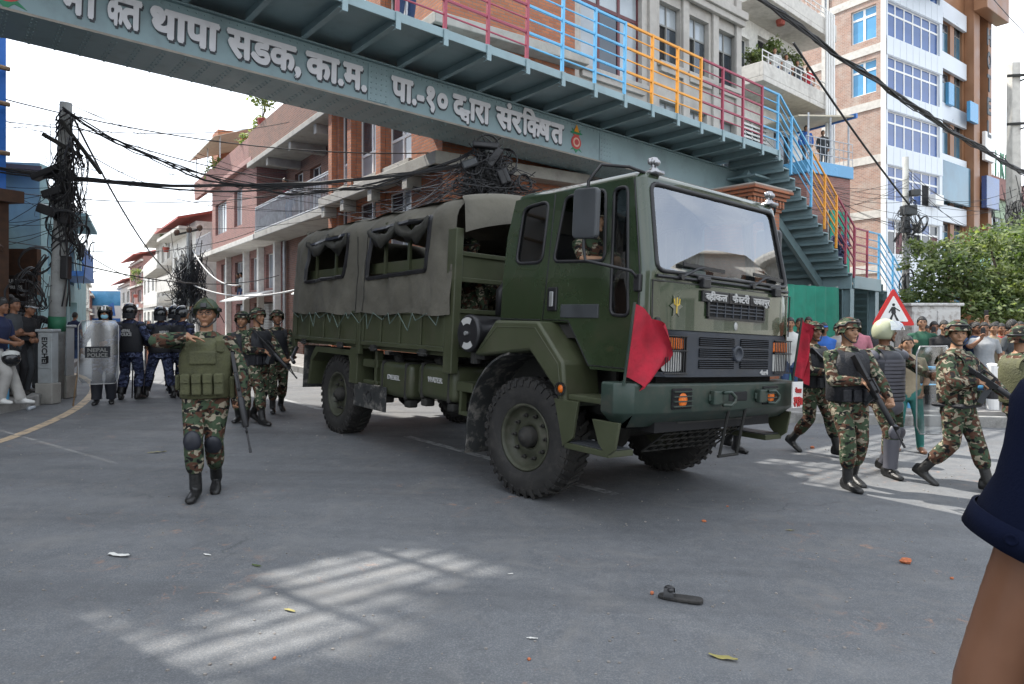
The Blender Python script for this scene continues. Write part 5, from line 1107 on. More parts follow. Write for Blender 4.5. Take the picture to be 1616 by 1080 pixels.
part(tk, 'tail_bar', 'black', lambda m: m.tube([(-6.85, -1.25, 1.15), (-6.7, -1.38, .98), (-6.55, -1.40, .93)], .03, 7))
# ---------------------------------------------------------------- poles and cables
def catenary(a, b, sag, n=18):
    a, b = V(a), V(b); return [lerp(a, b, i / n) - V((0, 0, sag * 4 * (i / n) * (1 - i / n))) for i in range(n + 1)]
def wire(name, label, a, b, sag, r=.012, m='cable', group=None, n=18):
    o = MB().tube(catenary(a, b, sag, n), r, 6).build(name, G[m], smooth=True); return tag(o, label, 'cable', group)
def bundle(label, a, b, sag, k=6, r=.014, spread=.05, m='cable', seed=1, n=24):
    rr = random.Random(seed); t_ = empty('cable_bundle', label, 'cable', (0, 0, 0))
    base = catenary(a, b, sag, n)
    for j in range(k):
        ph, fr, am = rr.uniform(0, 6.28), rr.uniform(2, 6), rr.uniform(.2, 1) * spread; dz = rr.uniform(0, 1) ** 3 * sag * .12
        MB().tube([p + V((am * .4 * math.sin(ph + fr * i / n * 6.28), am * .5 * math.cos(ph * 2 + fr * i / n * 6), am * math.sin(ph + fr * i / n * 6.28) - dz * math.sin(math.pi * i / n))) for i, p in enumerate(base)], r * rr.uniform(.6, 1.2), 6).build('cable', G[m], t_, smooth=True)
    return t_
def tangle(root, c, size, loops, strands, r=.01, seed=3):
    rr = random.Random(seed)
    for i in range(loops):
        p = V(c) + V([rr.gauss(0, .4) * s for s in size]); R_ = rr.uniform(.12, .3); M = Euler((rr.uniform(-.6, .6) + math.pi / 2, rr.uniform(-.5, .5), rr.uniform(0, 3.1))).to_matrix(); mb = MB()
        mb.tube([p + M @ V(((R_ + .012 * math.sin(t * 3.3 + i)) * math.cos(t), (R_ * 1.15) * math.sin(t), .004 * t + .01 * math.sin(t * 2.3))) for t in [i2 * .35 for i2 in range(54)]], r, 5); mb.build('cable_loop', G['cable'], root, smooth=True)
    mb = MB()
    for i in range(strands):
        p = V(c) + V([rr.gauss(0, .5) * s for s in size]); q = V(c) + V([rr.gauss(0, .6) * s for s in size]) - V((0, 0, rr.uniform(0, size[2] * .6)))
        mid = (p + q) / 2 + V([rr.gauss(0, .45) * s for s in size]) - V((0, 0, rr.uniform(.1, .5) * size[2])); mb.tube([(1 - t) ** 2 * p + 2 * t * (1 - t) * mid + t * t * q for t in [k / 8 for k in range(9)]], rr.uniform(.4, 1) * r, 4)
    if strands: tag(mb.build('loose_wires', G['cable'], root), kind='stuff')
G['pole_conc'] = mat('pole_concrete', (.33, .34, .33), .85, var=.12, dirt=(.12, .11, .1), dirt_amt=.6, ds=5, bump=.25)
G['band_green'] = mat('band_green', (.02, .14, .07), .6, var=.2)
# leaning cable pole on the left
b_ = V((-8.42, 12.55, gz(-8.4))); t_ = V((-8.1, 12.4, 5.6))
lp = empty('utility_pole', 'leaning concrete utility pole smothered in black cables on the left', 'utility pole', b_)
def ax(z): f = (z - b_.z) / (t_.z - b_.z); return (t_ - b_) * f
part(lp, 'shaft', 'pole_conc', lambda m: m.tube([(0, 0, 0), t_ - b_], [.15, .10], 14), smooth=True)
part(lp, 'painted_band', 'band_green', lambda m: m.tube([ax(1.45), ax(1.72)], [.146, .144], 14), smooth=True)
part(lp, 'cable_wrap', 'cable', lambda m: [m.tube([ax(z) + V((.14 * math.cos(z * 9 + i), .14 * math.sin(z * 9 + i), 0)) for z in [2.9 + .12 * k for k in range(22)]], .014, 5) for i in range(4)], smooth=True)
part(lp, 'cable_stack', 'cable', lambda m: [m.tube([ax(z) + V((.17 + .05 * math.sin(z * 3 + i), -.10 + .05 * i % .2, 0)) for z in [1.9 + .25 * k for k in range(15)]], .014, 5) for i in range(3)], smooth=True)
for z, dx, sz, ry in ((4.3, -.2, (.5, .2, .11), -.4), (3.95, -.05, (.36, .2, .14), -.3), (3.62, -.12, (.36, .2, .17), .35), (3.5, .2, (.15, .2, .26), .1), (2.6, .22, (.14, .14, .42), .02), (1.95, -.6, (.5, .14, .08), .05)):
    part(lp, 'junction_box', 'black', lambda m: m.box(ax(z) + V((dx, -.15, 0)), sz, RY(ry).to_3x3()), bevel=.02)
part(lp, 'cross_arm', 'under', lambda m: (m.bar(ax(5.25) + V((0, -.12, 0)), ax(4.3) + V((.75, -.1, 0)), .06, .06), m.bar(ax(4.8) + V((-.3, -.12, .2)), ax(4.6) + V((.4, -.12, .0)), .07, .07)))
for i, (dx, z) in enumerate(((-1.35, 2.95), (-1.0, 2.93), (-1.1, 3.15))): part(lp, 'insulator', 'darkwood', lambda m: m.lathe([(0, -.06), (.1, -.05), (.06, 0), (.1, .04), (.05, .09), (0, .1)], 10, T(*(ax(z) + V((dx, -.2, 0))))), smooth=True)
tangle(lp, ax(4.2) + V((.15, -.1, 0)), (.34, .2, 1.0), 9, 110, .009, 3)
tangle(lp, ax(2.2) + V((-.35, -.1, 0)), (.3, .15, .6), 6, 20, .011, 5)
tangle(lp, ax(3.0) + V((.45, -.1, 0)), (.2, .2, .4), 3, 6, .012, 6)
# cabinets at its foot
G['cab_grey'] = mat('cabinet_paint', (.40, .43, .44), .5, var=.06, dirt=(.2, .19, .17), dirt_amt=.5, ds=5)
def cabinet(name, label, x, y, w, d, h, pl, rz=0., scr=None):
    r = empty(name, label, 'cabinet', (x, y, gz(x)), rz)
    part(r, 'plinth', 'concrete', lambda m: m.bx(-w / 2 - .03, w / 2 + .03, -d / 2 - .03, d / 2 + .03, 0, pl), bevel=.015)
    part(r, 'body', 'cab_grey', lambda m: m.bx(-w / 2, w / 2, -d / 2, d / 2, pl + .002, h - .05), bevel=.008)
    part(r, 'lid', 'cab_grey', lambda m: m.bx(-w / 2 - .03, w / 2 + .03, -d / 2 - .03, d / 2 + .03, h - .048, h), bevel=.012)
    part(r, 'door', 'cab_grey', lambda m: m.bx(-w / 2 + .02, w / 2 - .02, -d / 2 - .012, -d / 2 - .001, pl + .26, h - .09), bevel=.004)
    part(r, 'handle', 'black', lambda m: m.bx(w / 2 - .09, w / 2 - .05, -d / 2 - .03, -d / 2 - .013, h * .55, h * .55 + .12), bevel=.004)
    return r
c1 = cabinet('electric_cabinet', 'pale electric cabinet with black graffiti scrawl beside the leaning pole', -8.12, 11.95, .27, .15, 1.30, .36, -.12)
gf = words([('BASCHEF', 0, .62, 0, .085)], bold=.02, ext=.01)
part(c1, 'graffiti', 'black', lambda m: m.add(*word('EIXCHEI', 0, .46, 0, .09, bold=.02, ext=.01)), M=T(-.04, -.09, 1.16) @ RY(math.pi / 2))
cabinet('electric_cabinet', 'taller weathered cabinet behind the graffiti cabinet', -8.34, 12.75, .2, .2, 1.36, .42, -.1)
# signs on the left
def board(name, label, x, y, z, w, h, rz, m, lines, lm='print_white', post_=None):
    r = empty(name, label, 'sign', (x, y, z), rz); part(r, 'panel', m, lambda b: b.bx(-w / 2, w / 2, 0, .05, 0, h), bevel=.006)
    for t, a, b, z0, z1 in lines: words([(t, a, b, z0, z1)], bold=.03, ext=.02).build('lettering', G[lm], r, M=T(0, -.004, 0))
    return r
G['board_brown'] = mat('board_brown', (.022, .018, .016), .5, var=.2)
sb = board('shop_sign', 'brown shop board reading collection enterprises above the parking sign', -10.35, 14.0, 2.22, 1.0, .35, .05, 'board_brown', [('OUTH COLLECTION', -.46, .42, .2, .26), ('ENTERPRISES', -.3, .3, .07, .13)])
pb = board('parking_sign', 'dark parking board with a white letter P on the left pavement', -10.3, 13.9, 1.0, 1.0, 1.15, .05, 'board_brown', [('P', -.18, .12, .68, 1.02), ('PARKING', -.22, .34, .36, .44)])
part(pb, 'car_symbol', 'print_white', lambda m: (m.prism([(-.02, -.012, .52), (.24, -.012, .52), (.24, -.012, .58), (.19, -.012, .60), (.15, -.012, .67), (.06, -.012, .67), (.02, -.012, .6), (-.02, -.012, .58)], (0, .008, 0))))
part(pb, 'wheel_symbol', 'print_white', lambda m: [m.cyl((x, -.013, .52), (x, -.004, .52), .035, 10) for x in (.04, .18)])
for s in (-.45, .45): part(pb, 'post', 'galv', lambda m: m.cyl((s, .08, -1.0 + .15), (s, .08, 1.1), .025, 6))
part(sb, 'back_frame', 'darkwood', lambda m: m.bx(-.55, .55, .06, .2, -.05, .9))
# blue and orange rail posts at the left kerb
for x, y, c, lb in ((-8.15, 11.0, 'rail_blue', 'blue painted kerb post next to the seated man'), (-8.3, 11.15, 'rail_orange', 'orange painted kerb post behind the blue one')):
    r = empty('kerb_post', lb, 'post', (x, y, gz(x) + .15)); part(r, 'shaft', c, lambda m: m.cyl((0, 0, 0), (0, 0, 1.0), .04, 10)); part(r, 'cap', c, lambda m: m.ell((0, 0, 1.0), (.045, .045, .03)))
# middle pole, hidden behind the truck, with its nest of cable
mp_ = empty('utility_pole', 'cable nested utility pole behind the truck under the footbridge', 'utility pole', (-.45, 13.25, gz(-.45)))
part(mp_, 'shaft', 'pole_conc', lambda m: m.tube([(0, 0, 0), (0, 0, 5.05)], [.16, .11], 12), smooth=True)
tangle(mp_, (0, -.1, 4.55), (.42, .3, .36), 14, 360, .012, 11); tangle(mp_, (.0, -.1, 4.2), (.7, .3, .22), 6, 200, .013, 12)
for i, (dx, z, sz, ry) in enumerate(((-.35, 4.6, (.3, .16, .16), -.3), (.12, 4.72, (.16, .16, .4), .6), (-.05, 4.95, (.5, .2, .12), .1), (.3, 4.35, (.2, .2, .3), -.4))): part(mp_, 'junction_box', 'black' if i else 'mirror_back', lambda m: m.box((dx, -.3, z), sz, RY(ry).to_3x3()), bevel=.03)
# poles on the right
p2_ = empty('utility_pole', 'slim grey pole with transformer boxes before the white clad front', 'utility pole', at(1428, 500, 21.5)[:2] + (gz(12),) if False else (12.4, 21.5, gz(12)))
part(p2_, 'shaft', 'pole_conc', lambda m: m.tube([(0, 0, 0), (0, 0, 7.05)], [.13, .09], 12), smooth=True)
for dx, z, sz in ((0, 5.35, (.4, .3, .3)), (.2, 5.9, (.25, .25, .2)), (-.1, 4.9, (.2, .2, .5))): part(p2_, 'junction_box', 'mirror_back', lambda m: m.box((dx, -.15, z), sz), bevel=.02)
tangle(p2_, (.0, -.15, 4.9), (.45, .3, .9), 9, 45, .010, 21); tangle(p2_, (0, -.15, 3.2), (.3, .2, .8), 4, 16, .012, 22)
p3_ = empty('utility_pole', 'thick square concrete pole with steel brackets at the right edge', 'utility pole', (16.75, 22.8, gz(12)))
part(p3_, 'shaft', 'concrete_pale', lambda m: m.tube([(0, 0, 0), (0, 0, 10.5)], [.26, .2], 4), bevel=.03)
for z in (8.4, 10.0): part(p3_, 'bracket', 'under', lambda m: (m.bar((-.35, -.2, z), (1.4, -.2, z + .1), .06, .08), m.bar((.1, -.2, z - .15), (.7, -.2, z + .05), .05, .05)))
tangle(p3_, (.1, -.2, 5.2), (.7, .3, 1.3), 8, 110, .011, 31)
# far pole with its own nest, and the street lamp at the end of the road
fp = empty('utility_pole', 'distant cable pole in front of the pink house', 'utility pole', (-15.6, 33., gz(-9)))
part(fp, 'shaft', 'pole_conc', lambda m: m.tube([(0, 0, 0), (0, 0, 5.6)], .13, 8)); tangle(fp, (0, 0, 3.2), (.75, .3, 1.7), 6, 330, .022, 41)
part(fp, 'cross_arm', 'under', lambda m: m.bar((-.7, 0, 5.5), (.6, 0, 5.8), .08, .08)); part(fp, 'insulator', 'darkwood', lambda m: [m.ell((x, 0, 5.75 + .2 * x), (.14, .14, .16)) for x in (-.6, .0, .5)])
sl = empty('street_lamp', 'thin street lamp on its mast at the far end of the road', 'street lamp', (-40.5, 64.5, 0))
part(sl, 'mast', 'galv', lambda m: m.tube([(0, 0, 0), (0, 0, 5.6), (.5, 0, 6.0)], .07, 7)); part(sl, 'lamp_head', 'galv', lambda m: m.box((.8, 0, 6.05), (.8, .25, .12), RY(-.3).to_3x3()))
# cables across the view (true runs between poles and walls)
LT = t_; MPT = V((-.45, 13.15, 4.75))
bundle('thick twisted cable bundle sweeping from the left edge to the nest behind the truck', (-11.2, 12.0, 4.75), MPT + V((0, 0, .0)), .62, 7, .016, .05, seed=2)
bundle('second cable bundle running from the leaning pole to the brick corner', LT + V((0, -.1, -.15)), MPT + V((-.3, 0, .15)), 1.05, 5, .015, .05, seed=4)
wire('overhead_cable', 'single cable rising from left edge over the pole to the brick corner', (-11.2, 13., 6.3), (-1.6, 14.9, 5.3), .45, .012)
wire('overhead_cable', 'long cable falling from the leaning pole towards the far pole', LT + V((.05, 0, -.1)), (-15.3, 32.6, 3.4), .9, .02)
wire('overhead_cable', 'slack cable from the leaning pole to the shop wall opposite', LT + V((.1, 0, -2.9)), (-8.2, 24.0, 3.2), .35, .014)
wire('overhead_cable', 'pale plastic cable looping along the front of the pink house', (-15.4, 33, 3.3), (-5.2, 20.2, 2.9), .55, .035, 'cable_grey')
wire('overhead_cable', 'pale cable slanting down from the far pole top', (-15.4, 32.9, 5.0), (-10.8, 27, 3.0), .5, .03, 'cable_grey')
rr_ = random.Random(5)
mbs = MB()
for i in range(26):                                     # thin service wires fanning from the left pole
    a = LT + V((rr_.uniform(-.15, .2), 0, rr_.uniform(-2.2, 0))); 
    if i < 15: b = V((-12.5 + rr_.uniform(-.5, .5), 13.5, rr_.uniform(3.4, 6.8)))
    else: b = V((rr_.uniform(-6.5, -1.8), rr_.uniform(15.5, 21), rr_.uniform(4.4, 5.2)))
    mbs.tube(catenary(a, b, rr_.uniform(.1, .7), 12), .006, 4)
tag(mbs.build('service_wires', G['cable']), 'thin service wires fanning out from the leaning pole', 'wires', kind='stuff')
mbs = MB()
for i in range(42):                                     # wires radiating from the middle nest
    a = MPT + V((rr_.gauss(0, .25), 0, rr_.gauss(0, .25)))
    b = V((-1.6 - rr_.uniform(0, 3.6), 0, rr_.uniform(4.0, 5.4))); b.y = 15. - (b.x + 1.53) / .574 * .819 * 1.0 - .35
    if i % 4 == 0: b = V((rr_.uniform(.2, 2.5), 0, rr_.uniform(3.6, 5.0))); b.y = 16.2 + b.x * .8
    mbs.tube(catenary(a, b, rr_.uniform(.1, .5), 10), .009, 4)
tag(mbs.build('service_wires', G['cable']), 'thin wires radiating from the cable nest behind the truck', 'wires', kind='stuff')
bundle('heavy cable bundle crossing the sky in front of the white and brick buildings', at(1150, -40, 15.0), at(1640, 285, 22.5), .25, 9, .024, .09, seed=8)
wire('overhead_cable', 'black cable falling from heavy bundle towards the tower front', at(1252, 68, 16.5), at(1440, 330, 21.4), .12, .03)
wire('overhead_cable', 'thin wire cutting the corner of the sky at upper right', at(1560, -10, 20), at(1640, 75, 24), .05, .012)
mbs = MB()
for i in range(22):
    a = V((12.4, 21.35, rr_.uniform(4.4, 6.6))); b = V((16.7, 22.6, rr_.uniform(4.2, 6.6))) if i % 2 else V((rr_.uniform(7.5, 9.5), 23.5, rr_.uniform(5.5, 8.5)))
    mbs.tube(catenary(a, b, rr_.uniform(.1, .8), 10), .008, 4)
tag(mbs.build('service_wires', G['cable']), 'loose wires strung between the two right hand poles', 'wires', kind='stuff')
for i, (a_, b_2, s_) in enumerate((((-11.4, 11.9, 4.3), (-6.0, 20.6, 5.6), .5), ((-11.4, 12.2, 5.6), (-7.5, 23, 8.3), .5), ((-11.4, 12.0, 3.6), (-9.5, 25.5, 5.0), .8), ((-8.2, 12.4, 5.0), (-12.5, 29, 7.6), .7), ((-8.2, 12.4, 3.2), (-15.3, 32.5, 4.4), .9), ((-8.3, 12.4, 5.3), (-3.2, 17, 5.0), .35))):
    wire('overhead_cable', ['thin cable from the left edge to the balcony slab', 'thin cable from the left edge to the brick parapet', 'slack cable from the left edge to the brick wall', 'thin cable from pole top to the pink terrace', 'low slack cable from pole to far pole', 'thin cable from the pole top to the orange corner'][i], a_, b_2, s_, .011)
# ---------------------------------------------------------------- road furniture on the right
ws = empty('warning_sign', 'red triangular pedestrian warning sign in front of white cabinet', 'road sign', (6.95, 12.45, gz(6.95) + .15), .0)
G['sign_red'] = mat('sign_red', (.62, .02, .02), .4, var=.05); G['sign_white'] = mat('sign_white', (.80, .80, .78), .4, var=.04)
part(ws, 'post', 'galv', lambda m: m.cyl((0, .04, 0), (0, .04, 2.2), .03, 8))
tri = lambda s, r: rrect([(-s, -s * .577), (s, -s * .577), (0, s * 1.155)], r)
part(ws, 'panel', 'sign_red', lambda m: m.prism([(x, 0, 1.80 + z) for x, z in tri(.40, .07)], (0, -.012, 0)))
part(ws, 'face', 'sign_white', lambda m: m.prism([(x, -.013, 1.80 + z) for x, z in tri(.275, .03)], (0, -.004, 0)))
def silh(m, pts, y=-.019): m.prism([(x, y, 1.78 + z) for x, z in pts], (0, -.003, 0))
part(ws, 'pedestrian_symbol', 'black', lambda m: (m.cyl((-.0, -.018, 1.95), (-.0, -.0225, 1.95), .026, 12),
    silh(m, [(-.035, .13), (.03, .13), (.04, .02), (.03, -.0), (-.03, -.0), (-.045, .03)]), silh(m, [(-.03, .0), (.0, .0), (-.04, -.12), (-.085, -.11)], -.0192), silh(m, [(.0, .0), (.035, .0), (.06, -.06), (.10, -.12), (.06, -.13), (.03, -.07)], -.0194),
    silh(m, [(-.035, .13), (-.02, .10), (-.075, .02), (-.095, .03)], -.0196), silh(m, [(.02, .12), (.035, .09), (.11, .045), (.115, .065)], -.0198)))
part(ws, 'crossing_symbol', 'black', lambda m: [silh(m, [(x, -.135), (x + .05, -.135), (x + .05, -.142), (x, -.142)], -.0188) for x in (-.16, -.08, .0, .12)])
wc = empty('steel_cabinet', 'tall white streaked steel cabinet behind the warning sign', 'cabinet', (8.75, 14.4, gz(8.75) + .15), .05)
G['streaky'] = mat('streaky_white', (.60, .60, .58), .6, var=.08, dirt=(.18, .14, .11), dirt_amt=.8, ds=9)
part(wc, 'body', 'streaky', lambda m: m.bx(-.52, .52, -.3, .3, 0, 2.0), bevel=.01); part(wc, 'lid', 'streaky', lambda m: m.bx(-.57, .57, -.35, .35, 2.002, 2.06), bevel=.012)
for s in (-1, 1): part(wc, 'door', 'streaky', lambda m: m.bx(s * .26 - .24, s * .26 + .24, -.318, -.302, .1, 1.9), bevel=.004)
part(wc, 'vent', 'dark', lambda m: [m.bx(.1, .16, -.325, -.319, 1.0 + .05 * i, 1.03 + .05 * i) for i in range(5)])
gr_ = empty('guard_rail', 'blue painted guard rail along the right kerb before the crowd', 'railing', (7.4, 12.35, gz(7.4) + .15), rot=(0, .024, 0))
for z in (.5, .82): part(gr_, 'rail', 'rail_blue', lambda m: m.cyl((-.2, 0, z), (1.7, 0, z), .03, 10), smooth=True)
for x in (-.2, .75, 1.7): part(gr_, 'post', 'rail_blue', lambda m: m.cyl((x, .035, 0), (x, .035, .86), .032, 10))
g2 = empty('guard_rail', 'orange guard rail section at the right edge behind the soldiers', 'railing', (9.35, 12.45, gz(9.4) + .15), rot=(0, .024, 0))
for z in (.3, .62): part(g2, 'rail', 'rail_orange', lambda m: m.cyl((-.2, 0, z), (2.2, 0, z), .03, 10), smooth=True)
for x in (-.2, 1.0, 2.2): part(g2, 'post', 'rail_orange', lambda m: m.cyl((x, .035, 0), (x, .035, .7), .032, 10))
bo = empty('bollard', 'black and white banded bollard by the guard rail', 'bollard', (8.62, 12.25, gz(8.62) + .15))
for i, m_ in enumerate(('sign_white', 'black', 'sign_white')): part(bo, 'band', m_, lambda m: m.cyl((0, 0, .3 * i), (0, 0, .3 * i + .298), .10, 14))
part(bo, 'cap', 'sign_white', lambda m: m.ell((0, 0, .9), (.1, .1, .04)))
# ---------------------------------------------------------------- trees and plants
def leafmat(name, c, v=.35):
    m = mat(name, c, .55, var=v, vs=2.2); b = m.node_tree.nodes['Principled BSDF']
    nt = m.node_tree; tr = N(nt, 'ShaderNodeBsdfTranslucent'); tr.inputs[0].default_value = (c[0] * 1.6, c[1] * 1.7, c[2] * .8, 1); ms = N(nt, 'ShaderNodeMixShader'); ms.inputs[0].default_value = .42
    nt.links.new(b.outputs[0], ms.inputs[1]); nt.links.new(tr.outputs[0], ms.inputs[2]); nt.links.new(ms.outputs[0], nt.nodes['Material Output'].inputs[0]); return m
G['leaf'] = leafmat('leaf_green', (.12, .165, .065)); G['leaf2'] = leafmat('leaf_light', (.22, .26, .12)); G['leaf3'] = leafmat('leaf_dark', (.07, .105, .042)); G['bark'] = mat('bark', (.10, .08, .06), .9, var=.3, bump=.6, bs=20)
def leaves(mb, c, r, n, L_, rr, mi=None):
    for i in range(n):
        d = V((rr.gauss(0, 1), rr.gauss(0, 1), rr.gauss(0, 1))).normalized(); p = V(c) + V([d[k] * r[k] for k in range(3)]) * rr.random() ** .45
        a = (V((rr.gauss(0, 1), rr.gauss(0, 1), rr.gauss(-.3, .7)))).normalized(); s = a.orthogonal().normalized() if rr.random() < .5 else a.cross(V((0, 0, 1))).normalized()
        l = L_ * rr.uniform(.6, 1.3); w = l * .3; nn = a.cross(s) * l * .12
        mb.cur = (rr.choice((0, 0, 1, 2)) if mi is None else mi)
        mb.add([p, p + a * l * .5 + s * w + nn, p + a * l, p + a * l * .5 - s * w + nn], [(0, 1, 2, 3)])
def tree(label, x, y, z, trunk_h, clumps, n, L_, seed):
    rr = random.Random(seed); r = empty('tree', label, 'tree', (x, y, z)); mb = MB()
    mb.tube([(0, 0, -.1), (.05, .02, trunk_h * .5), (-.04, .05, trunk_h)], [.16, .12, .10], 9)
    for c, rad in clumps: mb.tube([(-.04, .05, trunk_h * rr.uniform(.7, 1)), V((c[0] * .5, c[1] * .5, (c[2] + trunk_h) * .5)), V(c)], [.07, .045, .015], 6)
    mb.build('trunk', G['bark'], r, smooth=True)
    lb = MB()
    for c, rad in clumps:
        k = int(n * rad[0] * rad[2]); leaves(lb, c, rad, k, L_, rr)
        for q in range(5):
            d = V((rr.gauss(0, 1), rr.gauss(0, 1), rr.gauss(0, .8))).normalized(); cc = V(c) + V([d[i] * rad[i] * .95 for i in range(3)]); leaves(lb, cc, [v * .33 for v in rad], int(k * .16), L_, rr, rr.choice((0, 1, 1, 2)))
    lb.build('crown', [G['leaf'], G['leaf2'], G['leaf3']], r); return r
rr_ = random.Random(9)
tree('broad leafy tree with mottled green crown over the right hand crowd', 12.2, 16.8, gz(12) + .15, 1.9,
     [((rr_.uniform(-2.2, 2.4), rr_.uniform(-1.1, 1.2), rr_.uniform(1.9, 3.5)), (rr_.uniform(.5, .85), rr_.uniform(.5, .8), rr_.uniform(.35, .6))) for _ in range(26)] + [((-2.2, -.3, 2.3), (.6, .6, .5)), ((-1.6, 0, 3.2), (.6, .6, .5)), ((-.6, -.2, 3.7), (.7, .6, .45)), ((1., 0, 3.9), (.8, .7, .5)), ((2.2, 0, 3.6), (.8, .7, .6))], 950, .14, 4)
tree('second leafy tree further right behind the crowd', 15.6, 19.0, gz(12) + .15, 2.2, [((rr_.uniform(-2.2, 2.2), rr_.uniform(-1, 1), rr_.uniform(2.0, 4.2)), (rr_.uniform(.6, .9), .7, rr_.uniform(.4, .7))) for _ in range(20)], 1300, .15, 5)
def potplant(label, x, y, z, h, n, seed, cat='plant'):
    rr = random.Random(seed); r = empty('potted_plant', label, cat, (x, y, z)); part(r, 'pot', 'roof_red', lambda m: m.lathe([(0, 0), (.16, 0), (.22, .3), (.2, .32), (0, .3)], 10))
    part(r, 'stem', 'bark', lambda m: [m.tube([(0, 0, .3), (rr.uniform(-.3, .3), rr.uniform(-.2, .2), .3 + h * .8)], .015, 5) for _ in range(4)])
    mb = MB(); 
    for k in range(4): leaves(mb, (rr.uniform(-.3, .3), rr.uniform(-.2, .2), .4 + h * rr.uniform(.4, 1)), (.35, .3, .35), n // 4, .16, rr)
    mb.build('foliage', [G['leaf'], G['leaf2'], G['leaf2']], r); return r
def pkpt(t, yy, z): p = ft(t) + V((.819, .574)) * yy; return p.x, p.y, z
for i, (t, yy, h) in enumerate(((16.0, .4, 1.5), (17.2, .3, .9), (22.5, .2, .7), (14.4, -.0, 1.0), (24.5, .2, .6))):
    x, y, z = pkpt(t, yy, 8.2 if t > 15 else 9.2); potplant(['tall bushy potted plant at the near corner of the pink terrace', 'smaller leafy plant beside the tall one on the pink terrace', 'low plant on the far part of the pink terrace', 'plant on the parapet of the weathered brick building', 'small trailing plant at the far end of the pink terrace'][i], x, y, z, h, 420, 50 + i)
for i, (px, py, Y, h) in enumerate(((1184, 118, 27.6, .6), (1219, 108, 28.5, .8), (1232, 40, 28.2, .7), (1251, 36, 29.3, .8), (1247, 120, 30.2, .5))):
    p = at(px, py, Y); potplant(['round green shrub at the left of the middle white balcony', 'green shrub among the people on the middle white balcony', 'shrub on the top white balcony', 'second shrub at the corner of the top white balcony', 'drooping plant at the right end of the middle white balcony'][i], p.x, p.y, p.z, h, 380, 70 + i)
for i, (px, py, Y, h) in enumerate(((214, 470, 70, 2.4), (262, 398, 47, 1.0))):
    p = at(px, py, Y); potplant(['large green shrub on the far roof terrace', 'green plants on the roof of the far white house'][i], p.x, p.y, p.z, h, 500, 80 + i)
# ---------------------------------------------------------------- litter
sd_ = gp(1072, 947)
sl_ = empty('sandal', 'worn black sandal lying on the road in the foreground', 'sandal', sd_ + V((0, 0, .004)), -.35)
sole = rrect([(-.13, -.035), (-.05, -.045), (.06, -.05), (.13, -.04), (.145, 0), (.13, .04), (.05, .045), (-.05, .035), (-.12, .035)], .04)
part(sl_, 'sole', 'rubber', lambda m: m.prism([(x, y, 0) for x, y in sole], (0, 0, .018)), bevel=.005)
part(sl_, 'strap', 'black', lambda m: (m.loft([[(x, .045 * math.cos(a), .018 + .045 * math.sin(a)) for a in [math.pi * i / 8 for i in range(9)]] for x in (-.09, -.03)], False, False), m.ell((-.06, .01, .06), (.03, .02, .012)), m.ell((-.05, -.02, .055), (.02, .02, .012))), smooth=True)
G['brickbit'] = mat('brick_chip', (.45, .14, .06), .9, var=.25, vs=40); G['paper'] = mat('paper', (.65, .64, .60), .8, var=.1); G['dryleaf'] = mat('dry_leaf', (.30, .26, .08), .7, var=.3); G['pet'] = mat('clear_plastic', (.55, .60, .66), .15, var=.2)
for i, (px, py, s, lb) in enumerate(((1430, 889, .045, 'largest brick shard on the road right of the sandal'), (1029, 938, .02, 'small brick chip touching the sandal'), (1111, 824, .022, 'brick chip on the road in front of the bumper'), (1282, 708, .04, 'brick chip behind the striding soldier'), (835, 1042, .014, 'tiny brick chip near the bottom centre'), (1502, 914, .016, 'small brick chip beside the foreground arm'), (433, 1040, .012, 'tiny brick chip in the sunlit patch'), (1148, 800, .013, 'tiny brick crumb right of the front wheel'))):
    p = gp(px, py); o = MB(); o.ell((0, 0, s * .4), (s, s * .7, s * .5), 6, 4); 
    o.v = [(x * rnd.uniform(.75, 1.2), y * rnd.uniform(.75, 1.2), max(0, z)) for x, y, z in o.v]; o = o.build('brick_chip', G['brickbit']); o.location = p; o.rotation_euler.z = i * 1.3; tag(o, lb, 'brick chip', 'brick chips scattered on the road')
for i, (px, py, s, m_, lb) in enumerate(((188, 878, .09, 'paper', 'white crumpled paper strip on the road at left'), (327, 877, .035, 'paper', 'beige scrap of paper left of the sunlit patch'), (405, 894, .04, 'leaf', 'green fallen leaf on the left of the road'), (457, 965, .04, 'dryleaf', 'yellow fallen leaf at the edge of the sunlit patch'), (840, 1009, .03, 'paper', 'grey scrap at the bottom centre of the road'), (1247, 838, .035, 'dryleaf', 'dry leaf in front of the soldiers'), (1141, 1040, .07, 'dryleaf', 'dark withered twig and leaf near the bottom'), (806, 907, .02, 'paper', 'small white scrap right of the sunlit patch'), (1330, 742, .05, 'paper', 'white scrap behind the walking soldiers'), (248, 715, .1, 'dryleaf', 'dark scrap on the road left of the officer'))):
    p = gp(px, py); mb = MB(); n = 6; rg = [[V((s * (u - .5) * 2, s * .6 * (v - .5) * (1 - abs(u - .5) * 1.2), .006 + s * .14 * rnd.random())) for u in [k / n for k in range(n + 1)]] for v in (0, .5, 1)]
    mb.loft(rg, False, False); o = mb.build('litter', G[m_], smooth=True); o.location = p; o.rotation_euler.z = rnd.uniform(-.5, .5); tag(o, lb, 'litter')
pz = MB(); rr_ = random.Random(12)
for i in range(46):
    p = gp(rr_.gauss(47, 7), rr_.gauss(632, 7)); q = p + V((rr_.uniform(-.15, .15), rr_.uniform(-.15, .15), .03)); p.z += .03; pz.tube([p, lerp(p, q, .8), q], [.03, .03, .012], 7)
for i in range(10):
    p = gp(rr_.gauss(50, 8), rr_.gauss(612, 12)); p.z += .15; pz.ell(p, (.07, .06, .04), 6, 4)
tag(pz.build('bottle_heap', G['pet'], smooth=True), 'heap of crushed clear plastic bottles at the foot of the cabinet', 'bottles', kind='stuff')
